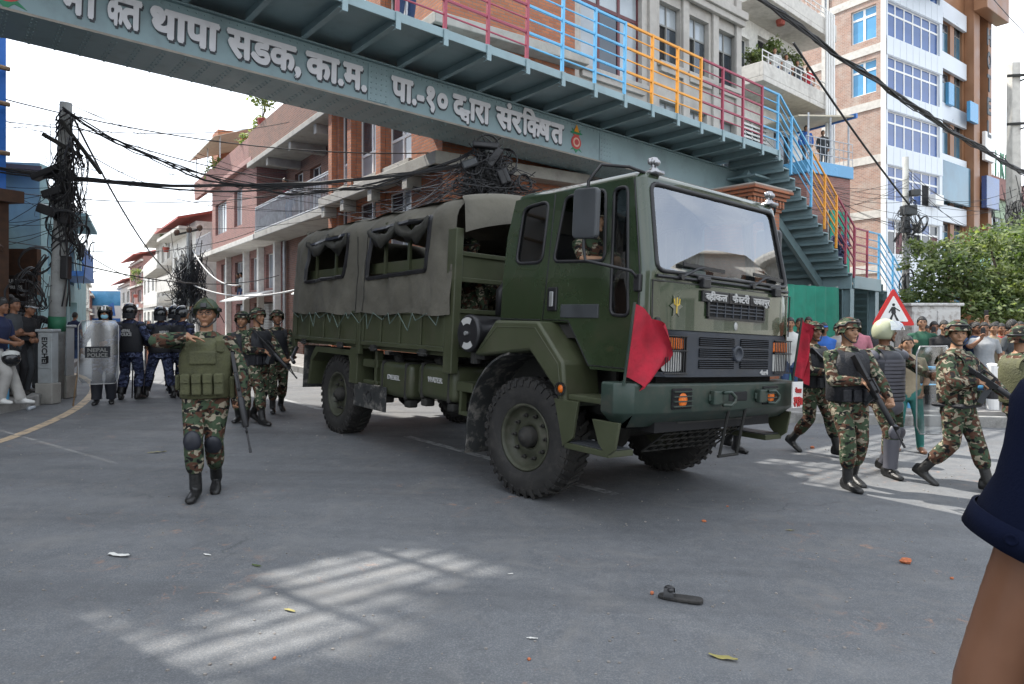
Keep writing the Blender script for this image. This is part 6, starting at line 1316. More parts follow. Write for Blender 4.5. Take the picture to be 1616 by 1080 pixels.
gm = MB(); rr_ = random.Random(14)
for i in range(900):
    Y = rr_.uniform(2.2, 11); x = rr_.uniform(-.8, .8) * Y; s = rr_.uniform(.003, .011); gm.ell((x, Y, gz(x) + s * .3), (s, s * .8, s * .6), 5, 3)
tag(gm.build('road_grit', mat('grit', (.24, .22, .2), .9, var=.4, vs=3)), 'loose grit and crumbs strewn over the road', 'grit', kind='stuff')
G['c_sign'] = mat('sign_grey', (.4, .45, .5), .6)
# far stall boards
bb = board('billboard', 'blue and white roadside board closing the end of the street', *far(146, 80), 1.0, 6.0, 4.0, .3, 'sign_white', [], 'blue_paint')
part(bb, 'picture', 'win_sky', lambda m: m.bx(-2.9, 2.9, -.02, -.001, 2.2, 3.9)); part(bb, 'picture', 'blue_paint', lambda m: (m.bx(-2.9, 2.9, -.02, -.001, .1, .7), m.prism([(.6, -.03, 1.0), (2.4, -.03, 1.0), (2.2, -.03, 2.6), (1.2, -.03, 2.0)], (0, .008, 0)))); part(bb, 'picture', 'c_sign', lambda m: m.bx(-2.6, .2, -.02, -.001, 1.0, 1.9))
# lettering on roofs
rf = empty('roof_letters', 'green roof letters above the small pale green house', 'sign', (36.4, 51.9, 12.7), math.atan2(8.5, 10.8))
for i, c in enumerate('IKIGAI'): words([(c, .6 + i * 1.15, 1.5 + i * 1.15 if c != 'I' else .85 + i * 1.15, 0, 1.6)], bold=.05, ext=.1).build('letter', G['band_green'], rf, M=T(0, -.1, 0)); part(rf, 'strut', 'galv', lambda m: m.cyl((.8 + i * 1.15, .1, -.5), (.8 + i * 1.15, .1, .4), .05, 5))
vs_ = empty('hotel_letters', 'vertical row of dark letters fixed to the brown building edge', 'sign', (b1.x - 1.25, b1.y - 1.0, 0), math.atan2(.61, .79))
for i, c in enumerate('HOTEL'): words([(c, -.3, .35, 18.9 - i * 1.45, 19.8 - i * 1.45)], bold=.04, ext=.08).build('letter', G['mirror_back'], vs_, M=T(.3, -.75, 0))
# ---------------------------------------------------------------- people
def two_bone(a, t, l1, l2, pole):
    a, t, pole = V(a), V(t), V(pole); d = t - a; L_ = min(d.length, (l1 + l2) * .999); d.normalize()
    x = (l1 * l1 - l2 * l2 + L_ * L_) / (2 * L_); h = math.sqrt(max(0, l1 * l1 - x * x)); p = pole - d * pole.dot(d)
    p = p.normalized() if p.length > 1e-6 else d.orthogonal()
    return a + d * x + p * h, a + d * L_
def vox(mb, vs):                                         # fuse overlapping shapes into one continuous skin
    me = mb.mesh('body', G['skin']); o = bpy.data.objects.new('body', me); COL.objects.link(o)
    r = o.modifiers.new('r', 'REMESH'); r.mode = 'VOXEL'; r.voxel_size = vs; r.use_smooth_shade = True
    s = o.modifiers.new('s', 'SMOOTH'); s.factor = .5; s.iterations = 2
    dg = bpy.context.evaluated_depsgraph_get(); dg.update(); out = bpy.data.meshes.new_from_object(o.evaluated_get(dg))
    bpy.data.objects.remove(o); bpy.data.meshes.remove(me); return out
HEAD_BASE = {}
def person(label, loc, yaw, h=1.68, top='camo', bottom='camo', skin='skin', boot='boot', vs=.013, group=None, pelvis=(0, 0, .93), lean=0, twist=0, side=0,
           footL=(.0, .10, .09), footR=(.0, -.10, .09), fyL=6, fyR=-6, fpL=0, fpR=0, handL=None, handR=None, eL=(-.5, .5, -.4), eR=(-.5, -.5, -.4), hdL=None, hdR=None, curlL=.6, curlR=.6, palmL=None, palmR=None,
           hyaw=0, hpitch=0, sleeve=1., short=1., loose=.014, hair=True, helmet=None, face=True, blouse=True, z=None, female=False, fat=1., fingers=True, skirt=True, armr=1., kneeL=(1, 0, 0), kneeR=(1, 0, 0), cap=None, beard=False):
    k = h / 1.72; x, y = loc[0], loc[1]; zz = loc[2] if len(loc) > 2 else gz(x, y)
    root = empty('person', label, 'person', (x, y, zz), math.radians(yaw), group)
    mb = MB(); S = []                                    # S: capsules used to give each face its cloth
    def seg(p, q, r0, r1, t): S.append((V(p), V(q), r0, r1, t))
    def limb(path, radii, t, n=12):
        P, R = [], []
        path = [V(p) for p in path]; d0 = (path[0] - path[1]).normalized(); d1 = (path[-1] - path[-2]).normalized()
        P.append(path[0] + d0 * radii[0] * .9); R.append(radii[0] * .25); P.append(path[0] + d0 * radii[0] * .5); R.append(radii[0] * .82)
        P += path; R += list(radii); P.append(path[-1] + d1 * radii[-1] * .5); R.append(radii[-1] * .82); P.append(path[-1] + d1 * radii[-1] * .9); R.append(radii[-1] * .25)
        mb.tube(P, R, n)
        if t:
            for a, b, c, d in zip(path, path[1:], radii, radii[1:]): seg(a, b, c, d, t)
    pel = V(pelvis) * k; MT_ = T(*pel) @ RZ(math.radians(twist)) @ RY(math.radians(lean)) @ RX(math.radians(side)); tp = lambda a, b, c: MT_ @ (V((a, b, c)) * k)
    MP_ = T(*pel) @ RZ(math.radians(twist * .3)) @ RY(math.radians(lean * .3)); pp = lambda a, b, c: MP_ @ (V((a, b, c)) * k)
    f = fat; lo = loose
    rings = []
    for (zz_, rx, ry, cx) in ((-.12, .085, .14, 0), (-.09, .115, .165, -.005), (-.02, .118 * f, .172, -.01), (.08, .108 * f, .158, 0), (.17, .105 * f, .152, .005), (.28, .118 * f, .17, .008), (.38, .120 * f, .182, .002), (.45, .098, .172, -.008), (.49, .075, .125, -.012), (.525, .058, .075, -.008)):
        l2 = lo * (.6 if zz_ > .44 else 1); ff = pp if zz_ < .05 else tp
        rings.append([ff(cx + (rx + l2) * math.cos(a), (ry + l2) * math.sin(a) * (.93 if female else 1), zz_) for a in [6.2832 * i / 18 for i in range(18)]])
    mb.loft(rings)
    if skirt:
        rs = [[(pp if q < .05 else tp)(-.003 + (rx) * math.cos(a), ry * math.sin(a), q) for a in [6.2832 * i / 18 for i in range(18)]] for q, rx, ry in ((-.16, .14, .19), (-.15, .148, .197), (-.05, .14 * f, .19), (.10, .118 * f, .168))]; mb.loft(rs)
    hem = -.15 if skirt else .0
    for yy in (-.08, .0, .08):
        seg(tp(0, yy, .05), tp(0, yy, .45), .10 * k, .09 * k, 'top'); seg(pp(0, yy, hem + .10), pp(0, yy, .05), .105 * k, .10 * k, 'top')
        seg(pp(0, yy, -.16), pp(0, yy, hem + .02), .085 * k, .085 * k, 'bottom')
    # neck, head
    hc = tp(.012, 0, .685); MH = T(*hc) @ RZ(math.radians(twist + hyaw)) @ RY(math.radians(lean * .4 + hpitch)); MHk = MH @ Matrix.Scale(k, 4); hp = lambda a, b, c: MHk @ V((a, b, c))
    limb([tp(-.012, 0, .46), tp(-.006, 0, .54), hp(-.02, 0, -.06)], [.062 * k, .054 * k, .052 * k], 'skin')
    vs_, n, m = [], 18, 14; rg = []
    for i in range(m + 1):
        t = math.pi * i / m; ring = []
        for j in range(n):
            p = 6.2832 * j / n; ux, uy, uz = math.sin(t) * math.cos(p), math.sin(t) * math.sin(p), -math.cos(t)
            wx, wy = .098, .077
            if uz < 0: wy *= 1 + .30 * uz * (1 if ux > -.2 else .6); wx *= 1 + (.10 * uz if ux > 0 else .42 * uz)
            if ux > .6 and uz > -.1 and uz < .35 and abs(uy) > .2: wx *= .955
            ring.append(hp(ux * wx + (.012 if uz < -.4 and ux > 0 else 0), uy * wy, uz * .118))
        rg.append(ring)
    mb.loft(rg, False)
    ME = lambda c, r: mb.ell((0, 0, 0), (0, 0, 0)) if False else mb.add(*(lambda q: ([MHk @ V(v) for v in q.v], q.f))(MB().ell(c, r, 8, 6)))
    ME((.100, 0, -.018), (.019, .014, .020)); ME((.094, 0, .005), (.012, .010, .03)); ME((.088, 0, -.060), (.014, .025, .014)); ME((.078, 0, -.098), (.022, .030, .018)); ME((.085, .032, .03), (.014, .03, .008)); ME((.085, -.032, .03), (.014, .03, .008))
    for s in (-1, 1): ME((-.005, s * .079, -.012), (.018, .010, .032)); ME((.06, s * .045, -.025), (.028, .022, .024))
    seg(hp(0, 0, -.04), hp(0, 0, .05), .09 * k, .09 * k, 'skin'); seg(hp(.08, 0, -.02), hp(.09, 0, -.08), .03 * k, .03 * k, 'skin')
    # legs
    J = {}
    for nm, s, foot, fy, fpit, kp in (('L', 1, footL, fyL, fpL, kneeL), ('R', -1, footR, fyR, fpR, kneeR)):
        hip = pp(0, s * .092, -.02); an = V(foot) * k; kn, an = two_bone(hip, an, .435 * k, .42 * k, kp); lo2 = lo * 1.2
        th = lambda q: lerp(hip, kn, q); sh = lambda q: lerp(kn, an, q)
        lt_, lb_ = ('bottom', 'bottom') if short > .6 else ('bottom', 'skin')
        limb([hip, th(.3), th(.65), kn], [(.090 + lo2) * k, (.086 + lo2) * k, (.070 + lo2) * k, (.056 + lo2) * k], None, 14)
        seg(hip, th(.5), .10 * k, .088 * k, 'bottom'); seg(th(.5), kn, .088 * k, .068 * k, lt_ if short > .4 else 'skin')
        if blouse:
            limb([kn, sh(.22), sh(.42), sh(.56)], [(.056 + lo2) * k, (.060 + lo2) * k, (.058 + lo2) * k, (.052 + lo2) * k], None, 14); limb([sh(.45), sh(.75), an], [.056 * k, .052 * k, .052 * k], None)
            seg(kn, sh(.55), .07 * k, .07 * k, lb_); seg(sh(.68), an, .052 * k, .05 * k, 'boot')
        else:
            e = lo2 if short > .6 else 0
            limb([kn, sh(.3), sh(.6), sh(.97)], [(.056 + e) * k, (.054 + e) * k, (.044 + e * 1.2) * k, (.036 + e * 1.5) * k], None, 14); seg(kn, sh(.97), .07 * k, .055 * k, lb_)
        Mf = T(*an) @ RZ(math.radians(fy)) @ RY(math.radians(fpit)); fpnt = lambda a, b, c: Mf @ (V((a, b, c)) * k)
        fr = []
        for (fx_, w, z0, z1) in ((-.085, .022, -.075, -.02), (-.075, .036, -.088, .03), (-.02, .040, -.09, .05), (.04, .041, -.09, .012), (.10, .050, -.09, -.012), (.15, .050, -.09, -.022), (.185, .043, -.09, -.032), (.205, .028, -.088, -.042), (.212, .012, -.08, -.055)):
            fr.append([fpnt(fx_, w * math.cos(a), (z0 + z1) / 2 + (z1 - z0) / 2 * math.sin(a)) for a in [6.2832 * i / 12 for i in range(12)]])
        mb.loft(fr); seg(fpnt(-.05, 0, -.05), fpnt(.15, 0, -.06), .045 * k, .04 * k, 'boot'); J['k' + nm] = kn; J['a' + nm] = an; J['sh' + nm] = sh; J['Mf' + nm] = Mf
    # arms and hands
    for nm, s, hand, ep, hd, curl, palm in (('L', 1, handL, eL, hdL, curlL, palmL), ('R', -1, handR, eR, hdR, curlR, palmR)):
        shd = tp(-.008, s * .185, .435); wr = V(hand) * k if hand else shd + V((.06, s * .07, -.50)) * k
        el_, wr = two_bone(shd, wr, .285 * k, .25 * k, ep); ua = lambda q: lerp(shd, el_, q); fa = lambda q: lerp(el_, wr, q); e = lo * 1.0
        a1 = e if sleeve > 0 else 0; a2 = e if sleeve > .6 else 0
        limb([tp(-.01, s * .12, .43), shd, ua(.5), el_], [(.070) * k, (.058 * armr + a1) * k, (.050 * armr + a1) * k, (.043 * armr + a2) * k], None)
        limb([el_, fa(.3), fa(.7), wr], [(.043 * armr + a2) * k, (.044 * armr + a2) * k, (.034 * armr + a2) * k, (.027 * armr + a2 * .8) * k], None)
        cut = min(1, sleeve * 2); seg(tp(0, s * .10, .42), ua(cut * .98), .065 * k, .055 * k, 'top')
        if cut < 1: seg(ua(cut), el_, .05 * k, .045 * k, 'skin')
        c2 = max(0, (sleeve - .5) * 2)
        if c2 > 0: seg(el_, fa(c2 * .97), .05 * k, .036 * k, 'top')
        if c2 < 1: seg(fa(c2), wr, .045 * k, .03 * k, 'skin')
        d = (V(hd).normalized() if hd else (wr - el_).normalized()); pn = V(palm) if palm else V((0, -s, -.2)); pn = (pn - d * pn.dot(d)); pn = pn.normalized() if pn.length > 1e-4 else d.orthogonal(); sd_ = d.cross(pn) * s   # sd_: towards the thumb
        J['w' + nm] = wr; J['d' + nm] = d; J['e' + nm] = el_
        W = lambda a, b, c: wr + (d * a + sd_ * b + pn * c) * k
        pr = [[W(a, b_ * math.cos(t), c_ * math.sin(t)) for t in [6.2832 * i / 10 for i in range(10)]] for a, b_, c_ in ((-.02, .022, .018), (.01, .030, .018), (.05, .040, .017), (.085, .040, .014), (.095, .03, .008))]
        mb.loft(pr); seg(W(.01, 0, 0), W(.08, 0, 0), .035 * k, .035 * k, 'skin')
        fr_ = .0090 if vs < .011 else .0115
        for q, (off, L_) in enumerate(((.030, .078), (.010, .086), (-.011, .080), (-.030, .062))):
            p0 = W(.08, off, 0); pts = [W(.05, off * .9, 0), p0]; a_ = .25 * curl; p = p0
            for sg_ in (.42, .33, .25):
                a_ += curl * .75; dd = d * math.cos(a_) + pn * math.sin(a_); p = p + dd * L_ * sg_ * k; pts.append(p)
            mb.tube(pts + [pts[-1] + (pts[-1] - pts[-2]).normalized() * .005 * k], [fr_ * k, fr_ * k, fr_ * .95 * k, fr_ * .88 * k, fr_ * .8 * k, fr_ * .35 * k], 7); seg(pts[1], pts[-1], .012 * k, .01 * k, 'skin')
        t0 = W(.015, .022, .004); t1 = W(.045, .050, .018); t2 = W(.075, .052, .030 + .012 * curl); t3 = W(.098, .046, .036 + .02 * curl)
        mb.tube([t0, t1, t2, t3, t3 + (t3 - t2) * .2], [.014 * k, .0125 * k, .0105 * k, .009 * k, .004 * k], 7); seg(t0, t3, .013 * k, .01 * k, 'skin')
    me = vox(mb, vs); me.name = 'body'
    mats = {'skin': skin, 'top': top, 'bottom': bottom, 'boot': boot}; me.materials.clear(); order = ['skin', 'top', 'bottom', 'boot']
    for o_ in order: me.materials.append(G[mats[o_]] if isinstance(mats[o_], str) else mats[o_])
    nf = len(me.polygons); C = np.zeros(nf * 3); me.polygons.foreach_get('center', C); C = C.reshape(-1, 3); best = np.full(nf, 9.); idx = np.zeros(nf, int)
    for p, q, r0, r1, t in S:
        p, q = np.array(p), np.array(q); d = q - p; L2 = max(1e-9, d @ d); u = np.clip((C - p) @ d / L2, 0, 1); ds = np.linalg.norm(C - p - u[:, None] * d, axis=1) - (r0 + (r1 - r0) * u)
        w = ds < best; best[w] = ds[w]; idx[w] = order.index(t)
    me.polygons.foreach_set('material_index', idx.tolist()); me.polygons.foreach_set('use_smooth', [True] * nf); me.update()
    link(bpy.data.objects.new('body', me), root)
    # face details
    if face:
        for s in (-1, 1):
            MB().ell((.087, s * .031, .010), (.006, .013, .0055), 8, 5).build('eye', G['black'], root, True, M=MHk)
            MB().ell((.093, s * .032, .030), (.006, .021, .0045), 8, 5).build('eyebrow', G['hair'], root, True, M=MHk)
        MB().ell((.1015, 0, -.0585), (.003, .021, .003), 8, 5).build('mouth', mat('lip', (.14, .05, .04), .5, var=0), root, True, M=MHk)
        if beard: MB().ell((.095, 0, -.046), (.009, .027, .006), 8, 5).build('moustache', G['hair'], root, True, M=MHk)
    def dome(edge, rx, ry, rz, cz=0, n=22, m=9, cx=-.004):
        b = MB(); rg = []
        for i in range(m + 1):
            t = i / m; ring = []
            for j in range(n):
                a = 6.2832 * j / n; e = edge(a); ph = lerp(math.asin(max(-.95, min(.95, e / rz))), math.pi / 2, t); ring.append(V((cx + rx * math.cos(ph) * math.cos(a), ry * math.cos(ph) * math.sin(a), cz + rz * math.sin(ph))))
            rg.append(ring)
        return rg
    if hair and not helmet:
        b = MB(); rg = dome(lambda a: .055 + .0 if math.cos(a) > .55 else (.02 if math.cos(a) > .1 else -.055), .106, .086, .128); rq = random.Random(hash(label) % 999)
        b.loft([[q * (1 + rq.uniform(-.02, .035)) for q in r_] for r_ in rg], True); b.build('hair', G['hair'], root, True, M=MHk)
        if female:
            MB().loft([[(-.055 + .05 * math.cos(a), .08 * math.sin(a), zq) for a in [6.2832 * i / 12 for i in range(12)]] for zq in (.05, -.1, -.22, -.3)], True).build('long_hair', G['hair'], root, True, M=MHk)
    if cap:
        b = MB(); b.loft(dome(lambda a: .035, .108, .088, .118), True); b.prism([(.08, -.07, .035), (.15, -.055, .028), (.178, 0, .025), (.15, .055, .028), (.08, .07, .035)], (0, 0, .008)); b.build('cap', G[cap], root, True, M=MHk)
    if helmet:
        kind, hm = helmet
        if kind == 'combat': edge = lambda a: .035 if math.cos(a) > .5 else (-.02 if math.cos(a) > -.1 else -.055); R_ = (.135, .118, .135); cz = .012
        elif kind == 'high': edge = lambda a: .03 if math.cos(a) > .4 else (.0 if math.cos(a) > -.1 else -.05); R_ = (.130, .110, .130); cz = .012
        else: edge = lambda a: .03 if math.cos(a) > .45 else -.085; R_ = (.140, .122, .148); cz = .0
        rg = dome(edge, *R_, cz=cz, n=28, m=10); b = MB(); out = [[V((p.x * 1.06, p.y * 1.06, p.z - .006)) for p in rg[0]]] if kind == 'combat' else []
        b.loft([[V((p.x * .93, p.y * .93, p.z)) for p in rg[0]]] + out + rg, True); hl = b.build('helmet', hm if not isinstance(hm, str) else G[hm], root, True, M=MHk)
        if kind in ('combat', 'high', 'visor'):
            MB().tube([(.02, .098, -.0), (.045, .082, -.06), (.075, .03, -.112), (.08, 0, -.118), (.075, -.03, -.112), (.045, -.082, -.06), (.02, -.098, 0)], .0075, 6).build('chin_strap', G['black'], hl, True)
        if kind == 'combat': MB().tube([rg[3][i] * 1.01 for i in range(28)] + [rg[3][0] * 1.01], .011, 5).build('helmet_band', G['black'], hl, True)
        if kind == 'high':
            for s in (-1, 1): MB().bar((-.06, s * .112, .03), (.05, s * .108, .04), .018, .03).build('side_rail', G['black'], hl)
            MB().box((.132, 0, .072), (.02, .05, .045), RY(-.5).to_3x3()).build('mount_plate', G['black'], hl, bevel=.006); MB().tube([(.118, -.08, .05), (.13, -.04, .1), (.05, 0, .146), (.13, .04, .1), (.118, .08, .05)], .007, 5).build('cover_seam', G['vest_green'], hl)
        if kind == 'riot':
            b = MB(); b.loft([[V((.148 * math.cos(a) + .012, .128 * math.sin(a), zq)) for a in [math.radians(-75 + 15 * i) for i in range(11)]] for zq in (.065, .09, .125)], False, False); b.build('visor', G['visor'], hl, True)
            MB().loft([[V((.10 * math.cos(a) - .05, .11 * math.sin(a), zq)) for a in [math.radians(90 + 15 * i) for i in range(13)]] for zq in (-.04, -.10, -.14)], False, False).build('neck_guard', G['vest_black'], hl, True)
        if kind == 'visor':
            b = MB(); b.loft([[V((r * math.cos(a) + .01, r * .86 * math.sin(a), zq)) for a in [math.radians(-80 + 16 * i) for i in range(11)]] for zq, r in ((.02, .185), (.05, .178), (.09, .160), (.12, .12))], False, False); b.build('visor', G['visor'], hl, True)
    root['k'] = k
    return dict(root=root, J=J, k=k, tp=tp, pp=pp, hp=hp, MHk=MHk, MT=MT_ @ Matrix.Scale(k, 4), W=T(x, y, zz) @ RZ(math.radians(yaw)))
G['visor'] = glassy('visor_plastic', (.55, .6, .5), .35, .12)
G['helm_green'] = mat('helmet_green', (.035, .055, .028), .6, var=.2, bump=.2); G['helm_black'] = mat('helmet_black', (.010, .011, .013), .18, var=.2, coat=.4); G['helm_pale'] = mat('helmet_pale', (.42, .44, .30), .3, var=.08)
G['guard_grey'] = mat('guard_grey', (.10, .10, .12), .55, var=.12); G['guard_dark'] = mat('guard_dark', (.018, .02, .028), .5, var=.15)
def vest(P, m, low=.02, top=.47, rx=.178, ry=.222, name='vest', straps=True):
    rg = []
    for z, a, b in ((low, rx * .93, ry * .93), (low + .01, rx * .97, ry * .97), (.12, rx * .97, ry * .97), (.22, rx, ry), (.33, rx * 1.02, ry * .98), (.40, rx * .98, ry * .80), (.445, rx * .82, ry * .66), (top, rx * .55, ry * .5)):
        rg.append([(a * math.copysign(abs(math.cos(t)) ** .8, math.cos(t)), b * math.sin(t), z) for t in [6.2832 * i / 24 for i in range(24)]])
    v = MB().loft(rg).build(name, G[m], P['root'], True, M=P['MT'])
    if straps:
        for s in (-1, 1): MB().loft([[(.15 * math.cos(a) * (1.0 if i else 1), s * (.115 + w), .36 + .135 * math.sin(a)) for w in (-.035, .035)] for i, a in enumerate([math.pi * j / 10 for j in range(11)])], False, False).build('shoulder_strap', G[m], v, True)
    return v
def vbox(P, v, nm, m, c, s, bevel=.012): return MB().box(c, s).build(nm, G[m], v, bevel=bevel)
def kneepad(P, sd, m='guard_dark', shin=False):
    kn, an = P['J']['k' + sd], P['J']['a' + sd]; k = P['k']; d = (an - kn).normalized(); f_ = V((1, 0, 0)); f_ = (f_ - d * f_.dot(d)).normalized(); s = d.cross(f_); M = frame(kn + f_ * .05 * k, f_, s, -d)
    o = MB().ell((0, 0, 0), (.045 * k, .075 * k, .095 * k), 12, 8).build('knee_pad', G[m], P['root'], True, M=M)
    if shin: MB().loft([[(.085 * math.cos(a) - .035, .098 * math.sin(a) * w, z) for a in [math.radians(-100 + 20 * i) for i in range(11)]] for z, w in ((-.07, 1), (-.2, .95), (-.34, .8), (-.40, .85))], False, False).build('shin_guard', G[m], o, True); 
    return o
# --- kit
def make_rifle():
    r = empty('rifle', 'x', 'rifle')
    part(r, 'receiver', 'gun', lambda m: (m.bx(-.10, .13, -.018, .018, .02, .075), m.bx(-.08, .10, -.016, .016, -.005, .02)), bevel=.004)
    part(r, 'carry_handle', 'gun', lambda m: (m.bx(-.08, .06, -.009, .009, .112, .128), m.bx(-.08, -.06, -.009, .009, .07, .115), m.bx(.04, .07, -.009, .009, .07, .115)), bevel=.003)
    part(r, 'handguard', 'gun', lambda m: m.lathe([(0, .13), (.026, .13), (.030, .15), (.027, .40), (.022, .41), (0, .41)], 12, T(0, 0, .05) @ RY(math.pi / 2)), auto=40)
    part(r, 'barrel', 'gun', lambda m: (m.cyl((.40, 0, .052), (.62, 0, .052), .0085, 8), m.cyl((.60, 0, .052), (.645, 0, .052), .012, 8)))
    part(r, 'front_sight', 'gun', lambda m: m.prism([(.42, -.006, .05), (.47, -.006, .05), (.455, -.006, .125), (.44, -.006, .125)], (0, .012, 0)))
    part(r, 'stock', 'gun', lambda m: m.prism([(-.10, -.017, .07), (-.10, -.017, .03), (-.36, -.017, -.06), (-.365, -.017, .075)], (0, .034, 0)), bevel=.006)
    part(r, 'grip', 'gun', lambda m: m.prism([(-.03, -.014, .0), (.01, -.014, .0), (-.03, -.014, -.095), (-.065, -.014, -.085)], (0, .028, 0)), bevel=.005)
    part(r, 'magazine', 'mirror_back', lambda m: m.prism([(.05, -.011, .0), (.11, -.011, .0), (.125, -.011, -.09), (.15, -.011, -.165), (.09, -.011, -.18), (.065, -.011, -.09)], (0, .022, 0)), bevel=.003)
    return r
RIFLE = make_rifle(); RIFLE_N = 0
def rifle(P, label, at_, d, up, off=0.):
    global RIFLE_N
    o = RIFLE if RIFLE_N == 0 else copy_tree(RIFLE); RIFLE_N += 1
    R3 = P['W'].to_3x3(); p = P['W'] @ V(at_); d = (R3 @ V(d)).normalized(); u = R3 @ V(up); u = (u - d * u.dot(d)).normalized(); M = frame(p - d * off, d, u.cross(d), u)
    o.matrix_world = M; o.location = M.translation; o.rotation_euler = M.to_euler(); o['label'] = label; o['group'] = 'rifles carried by the soldiers'; return o
G['shield'] = glassy('shield_polycarbonate', (.62, .66, .68), .22, .22)
def shield(label, P, c, nrm, up=(0, 0, 1), w=.56, h=1.0, text=True):
    r = empty('riot_shield', label, 'shield', group='riot shields'); R3 = P['W'].to_3x3(); n = (R3 @ V(nrm)).normalized(); u = R3 @ V(up); u = (u - n * u.dot(n)).normalized(); M = frame(P['W'] @ V(c), n, u.cross(n), u)
    r.location = M.translation; r.rotation_euler = M.to_euler(); rg = []
    for j in range(13):
        z = -h / 2 + h * j / 12; e = max(0, abs(z) - h / 2 + .08); ww = w / 2 - (e / .08) ** 2 * .05; rg.append([(-.07 * (2 * (i / 12 - .5)) ** 2, ww * (i / 6 - 1), z) for i in range(13)])
    b = MB(); b.loft(rg, False, False); b.build('sheet', G['shield'], r, True)
    MB().tube(rg[0] + [q[-1] for q in rg] + rg[-1][::-1] + [q[0] for q in rg[::-1]], .008, 5).build('rim', G['cable_grey'], r, True)
    MB().bx(-.10, -.06, -.12, .12, -.05, .05).build('arm_pad', G['vest_black'], r, bevel=.01)
    if text:
        lb = part(r, 'name_band', 'vest_black', lambda m: m.bx(.006, .010, -.19, .19, -.09, .10))
        for t, z in (('NEPAL', .01), ('POLICE', -.075)): words([(t, -.15, .15, z, z + .055)], bold=.03, ext=.01).build('lettering', G['frame_grey'], lb, M=T(.013, 0, 0) @ RZ(math.pi / 2))
    return r
def stick(label, P, a, b, r=.014, m='wood'):
    a, b = P['W'] @ V(a), P['W'] @ V(b); o = MB().tube([V((0, 0, 0)), b - a], r, 8).build('baton', G[m], smooth=True); o.location = a; return tag(o, label, 'baton', 'wooden batons of the riot police')
# --- the officer at front left
def gl(px, py): p = gp(px, py); return (p.x, p.y)
OF = person('soldier in green vest and glasses walking with one arm raised across his chest', gl(326, 779), -76, h=1.77, vs=.009, top='camo', bottom='camo', pelvis=(0, 0, .925), footR=(.17, -.055, .09), footL=(-.13, .06, .11), fpL=12, fyR=-4,
            handR=(.22, -.12, 1.41), eR=(.0, -1, -.12), hdR=(.10, 1, -.12), palmR=(.2, .1, -1), curlR=.22, handL=(.10, .30, .87), eL=(-.6, .5, 0), hdL=(.15, .05, -1), palmL=(.2, -1, 0), curlL=1.1, helmet=('high', 'helm_green'), loose=.018, fat=1.08)
v = vest(OF, 'vest_green', -.06, rx=.185, ry=.225)
for i in range(4): p = vbox(OF, v, 'magazine_pouch', 'vest_green', (.198, -.135 + .09 * i, .07), (.05, .08, .19), .018); MB().box((.228, -.135 + .09 * i, .12), (.012, .075, .075)).build('pouch_flap', G['vest_green'], p, bevel=.01)
vbox(OF, v, 'chest_panel', 'vest_green', (.186, 0, .30), (.03, .22, .12), .02); vbox(OF, v, 'side_pouch', 'vest_green', (.03, .225, .03), (.13, .05, .2), .02); vbox(OF, v, 'side_pouch', 'vest_green', (.03, -.225, .08), (.11, .04, .14), .02); vbox(OF, v, 'shoulder_pouch', 'vest_green', (.155, .14, .40), (.03, .07, .11), .012)
for s in 'LR': kneepad(OF, s)
gz_ = MB(); 
for s in (-1, 1): gz_.tube([(.106, s * .034 + .027 * math.cos(a), .008 + .019 * math.sin(a)) for a in [6.2832 * i / 14 for i in range(15)]], .0026, 4)
gz_.tube([(.104, .06, .012), (.06, .078, .014), (0, .084, .012)], .0022, 4); gz_.tube([(.104, -.06, .012), (.06, -.078, .014), (0, -.084, .012)], .0022, 4); gz_.tube([(.108, -.008, .012), (.109, .008, .012)], .0025, 4)
gz_.build('glasses', G['black'], OF['root'], M=OF['MHk'])
rifle(OF, 'rifle hanging muzzle down from the hand of the soldier in the green vest', tuple(OF['J']['wL'] + V((.03, .02, -.08))), (.30, .22, -1), (1, 0, .3), .20)
def soldier(lb, loc, yaw, **kw):
    vst = kw.pop('v', 'vest_black'); d = dict(top='camo', bottom='camo', helmet=('combat', 'camo'), loose=.018); d.update(kw); P = person(lb, loc, yaw, **d)
    v = vest(P, vst, -.04)
    for i in range(3): vbox(P, v, 'pouch', vst, (.182, -.11 + .11 * i, .03), (.05, .09, .13), .015)
    return P
low_ready = dict(handR=(.24, -.06, 1.10), eR=(-.4, -1, -.3), hdR=(.5, .7, -.2), palmR=(.1, .2, -1), curlR=.9, handL=(.40, .20, .93), eL=(.2, .8, -.6), hdL=(.6, .2, -.4), palmL=(0, -.4, 1), curlL=.9)
# left group behind the officer
S2 = soldier('soldier in profile carrying a rifle slanted across his chest behind the officer', gl(406, 668), -32, h=1.72, vs=.011, hyaw=12, footR=(.22, -.08, .09), footL=(-.2, .08, .13), fpL=18, **low_ready)
rifle(S2, 'rifle slanted across the chest of the soldier in profile', (.27, -.03, 1.12), (.68, .25, -.72), (.6, 0, .7))
S3 = soldier('soldier walking behind the one in profile nearest the truck tail', gl(437, 650), -62, h=1.70, vs=.013, skin='skin3', footR=(.12, -.09, .09), footL=(-.16, .09, .12), fpL=15, **low_ready)
rifle(S3, 'rifle held low by the soldier nearest the truck tail', (.27, -.03, 1.10), (.6, .3, -.74), (.6, 0, .7))
S4 = soldier('soldier half hidden behind the officer with only his head and legs showing', gl(383, 668), -85, h=1.66, vs=.013, footR=(-.1, -.09, .1), footL=(.12, .09, .09))
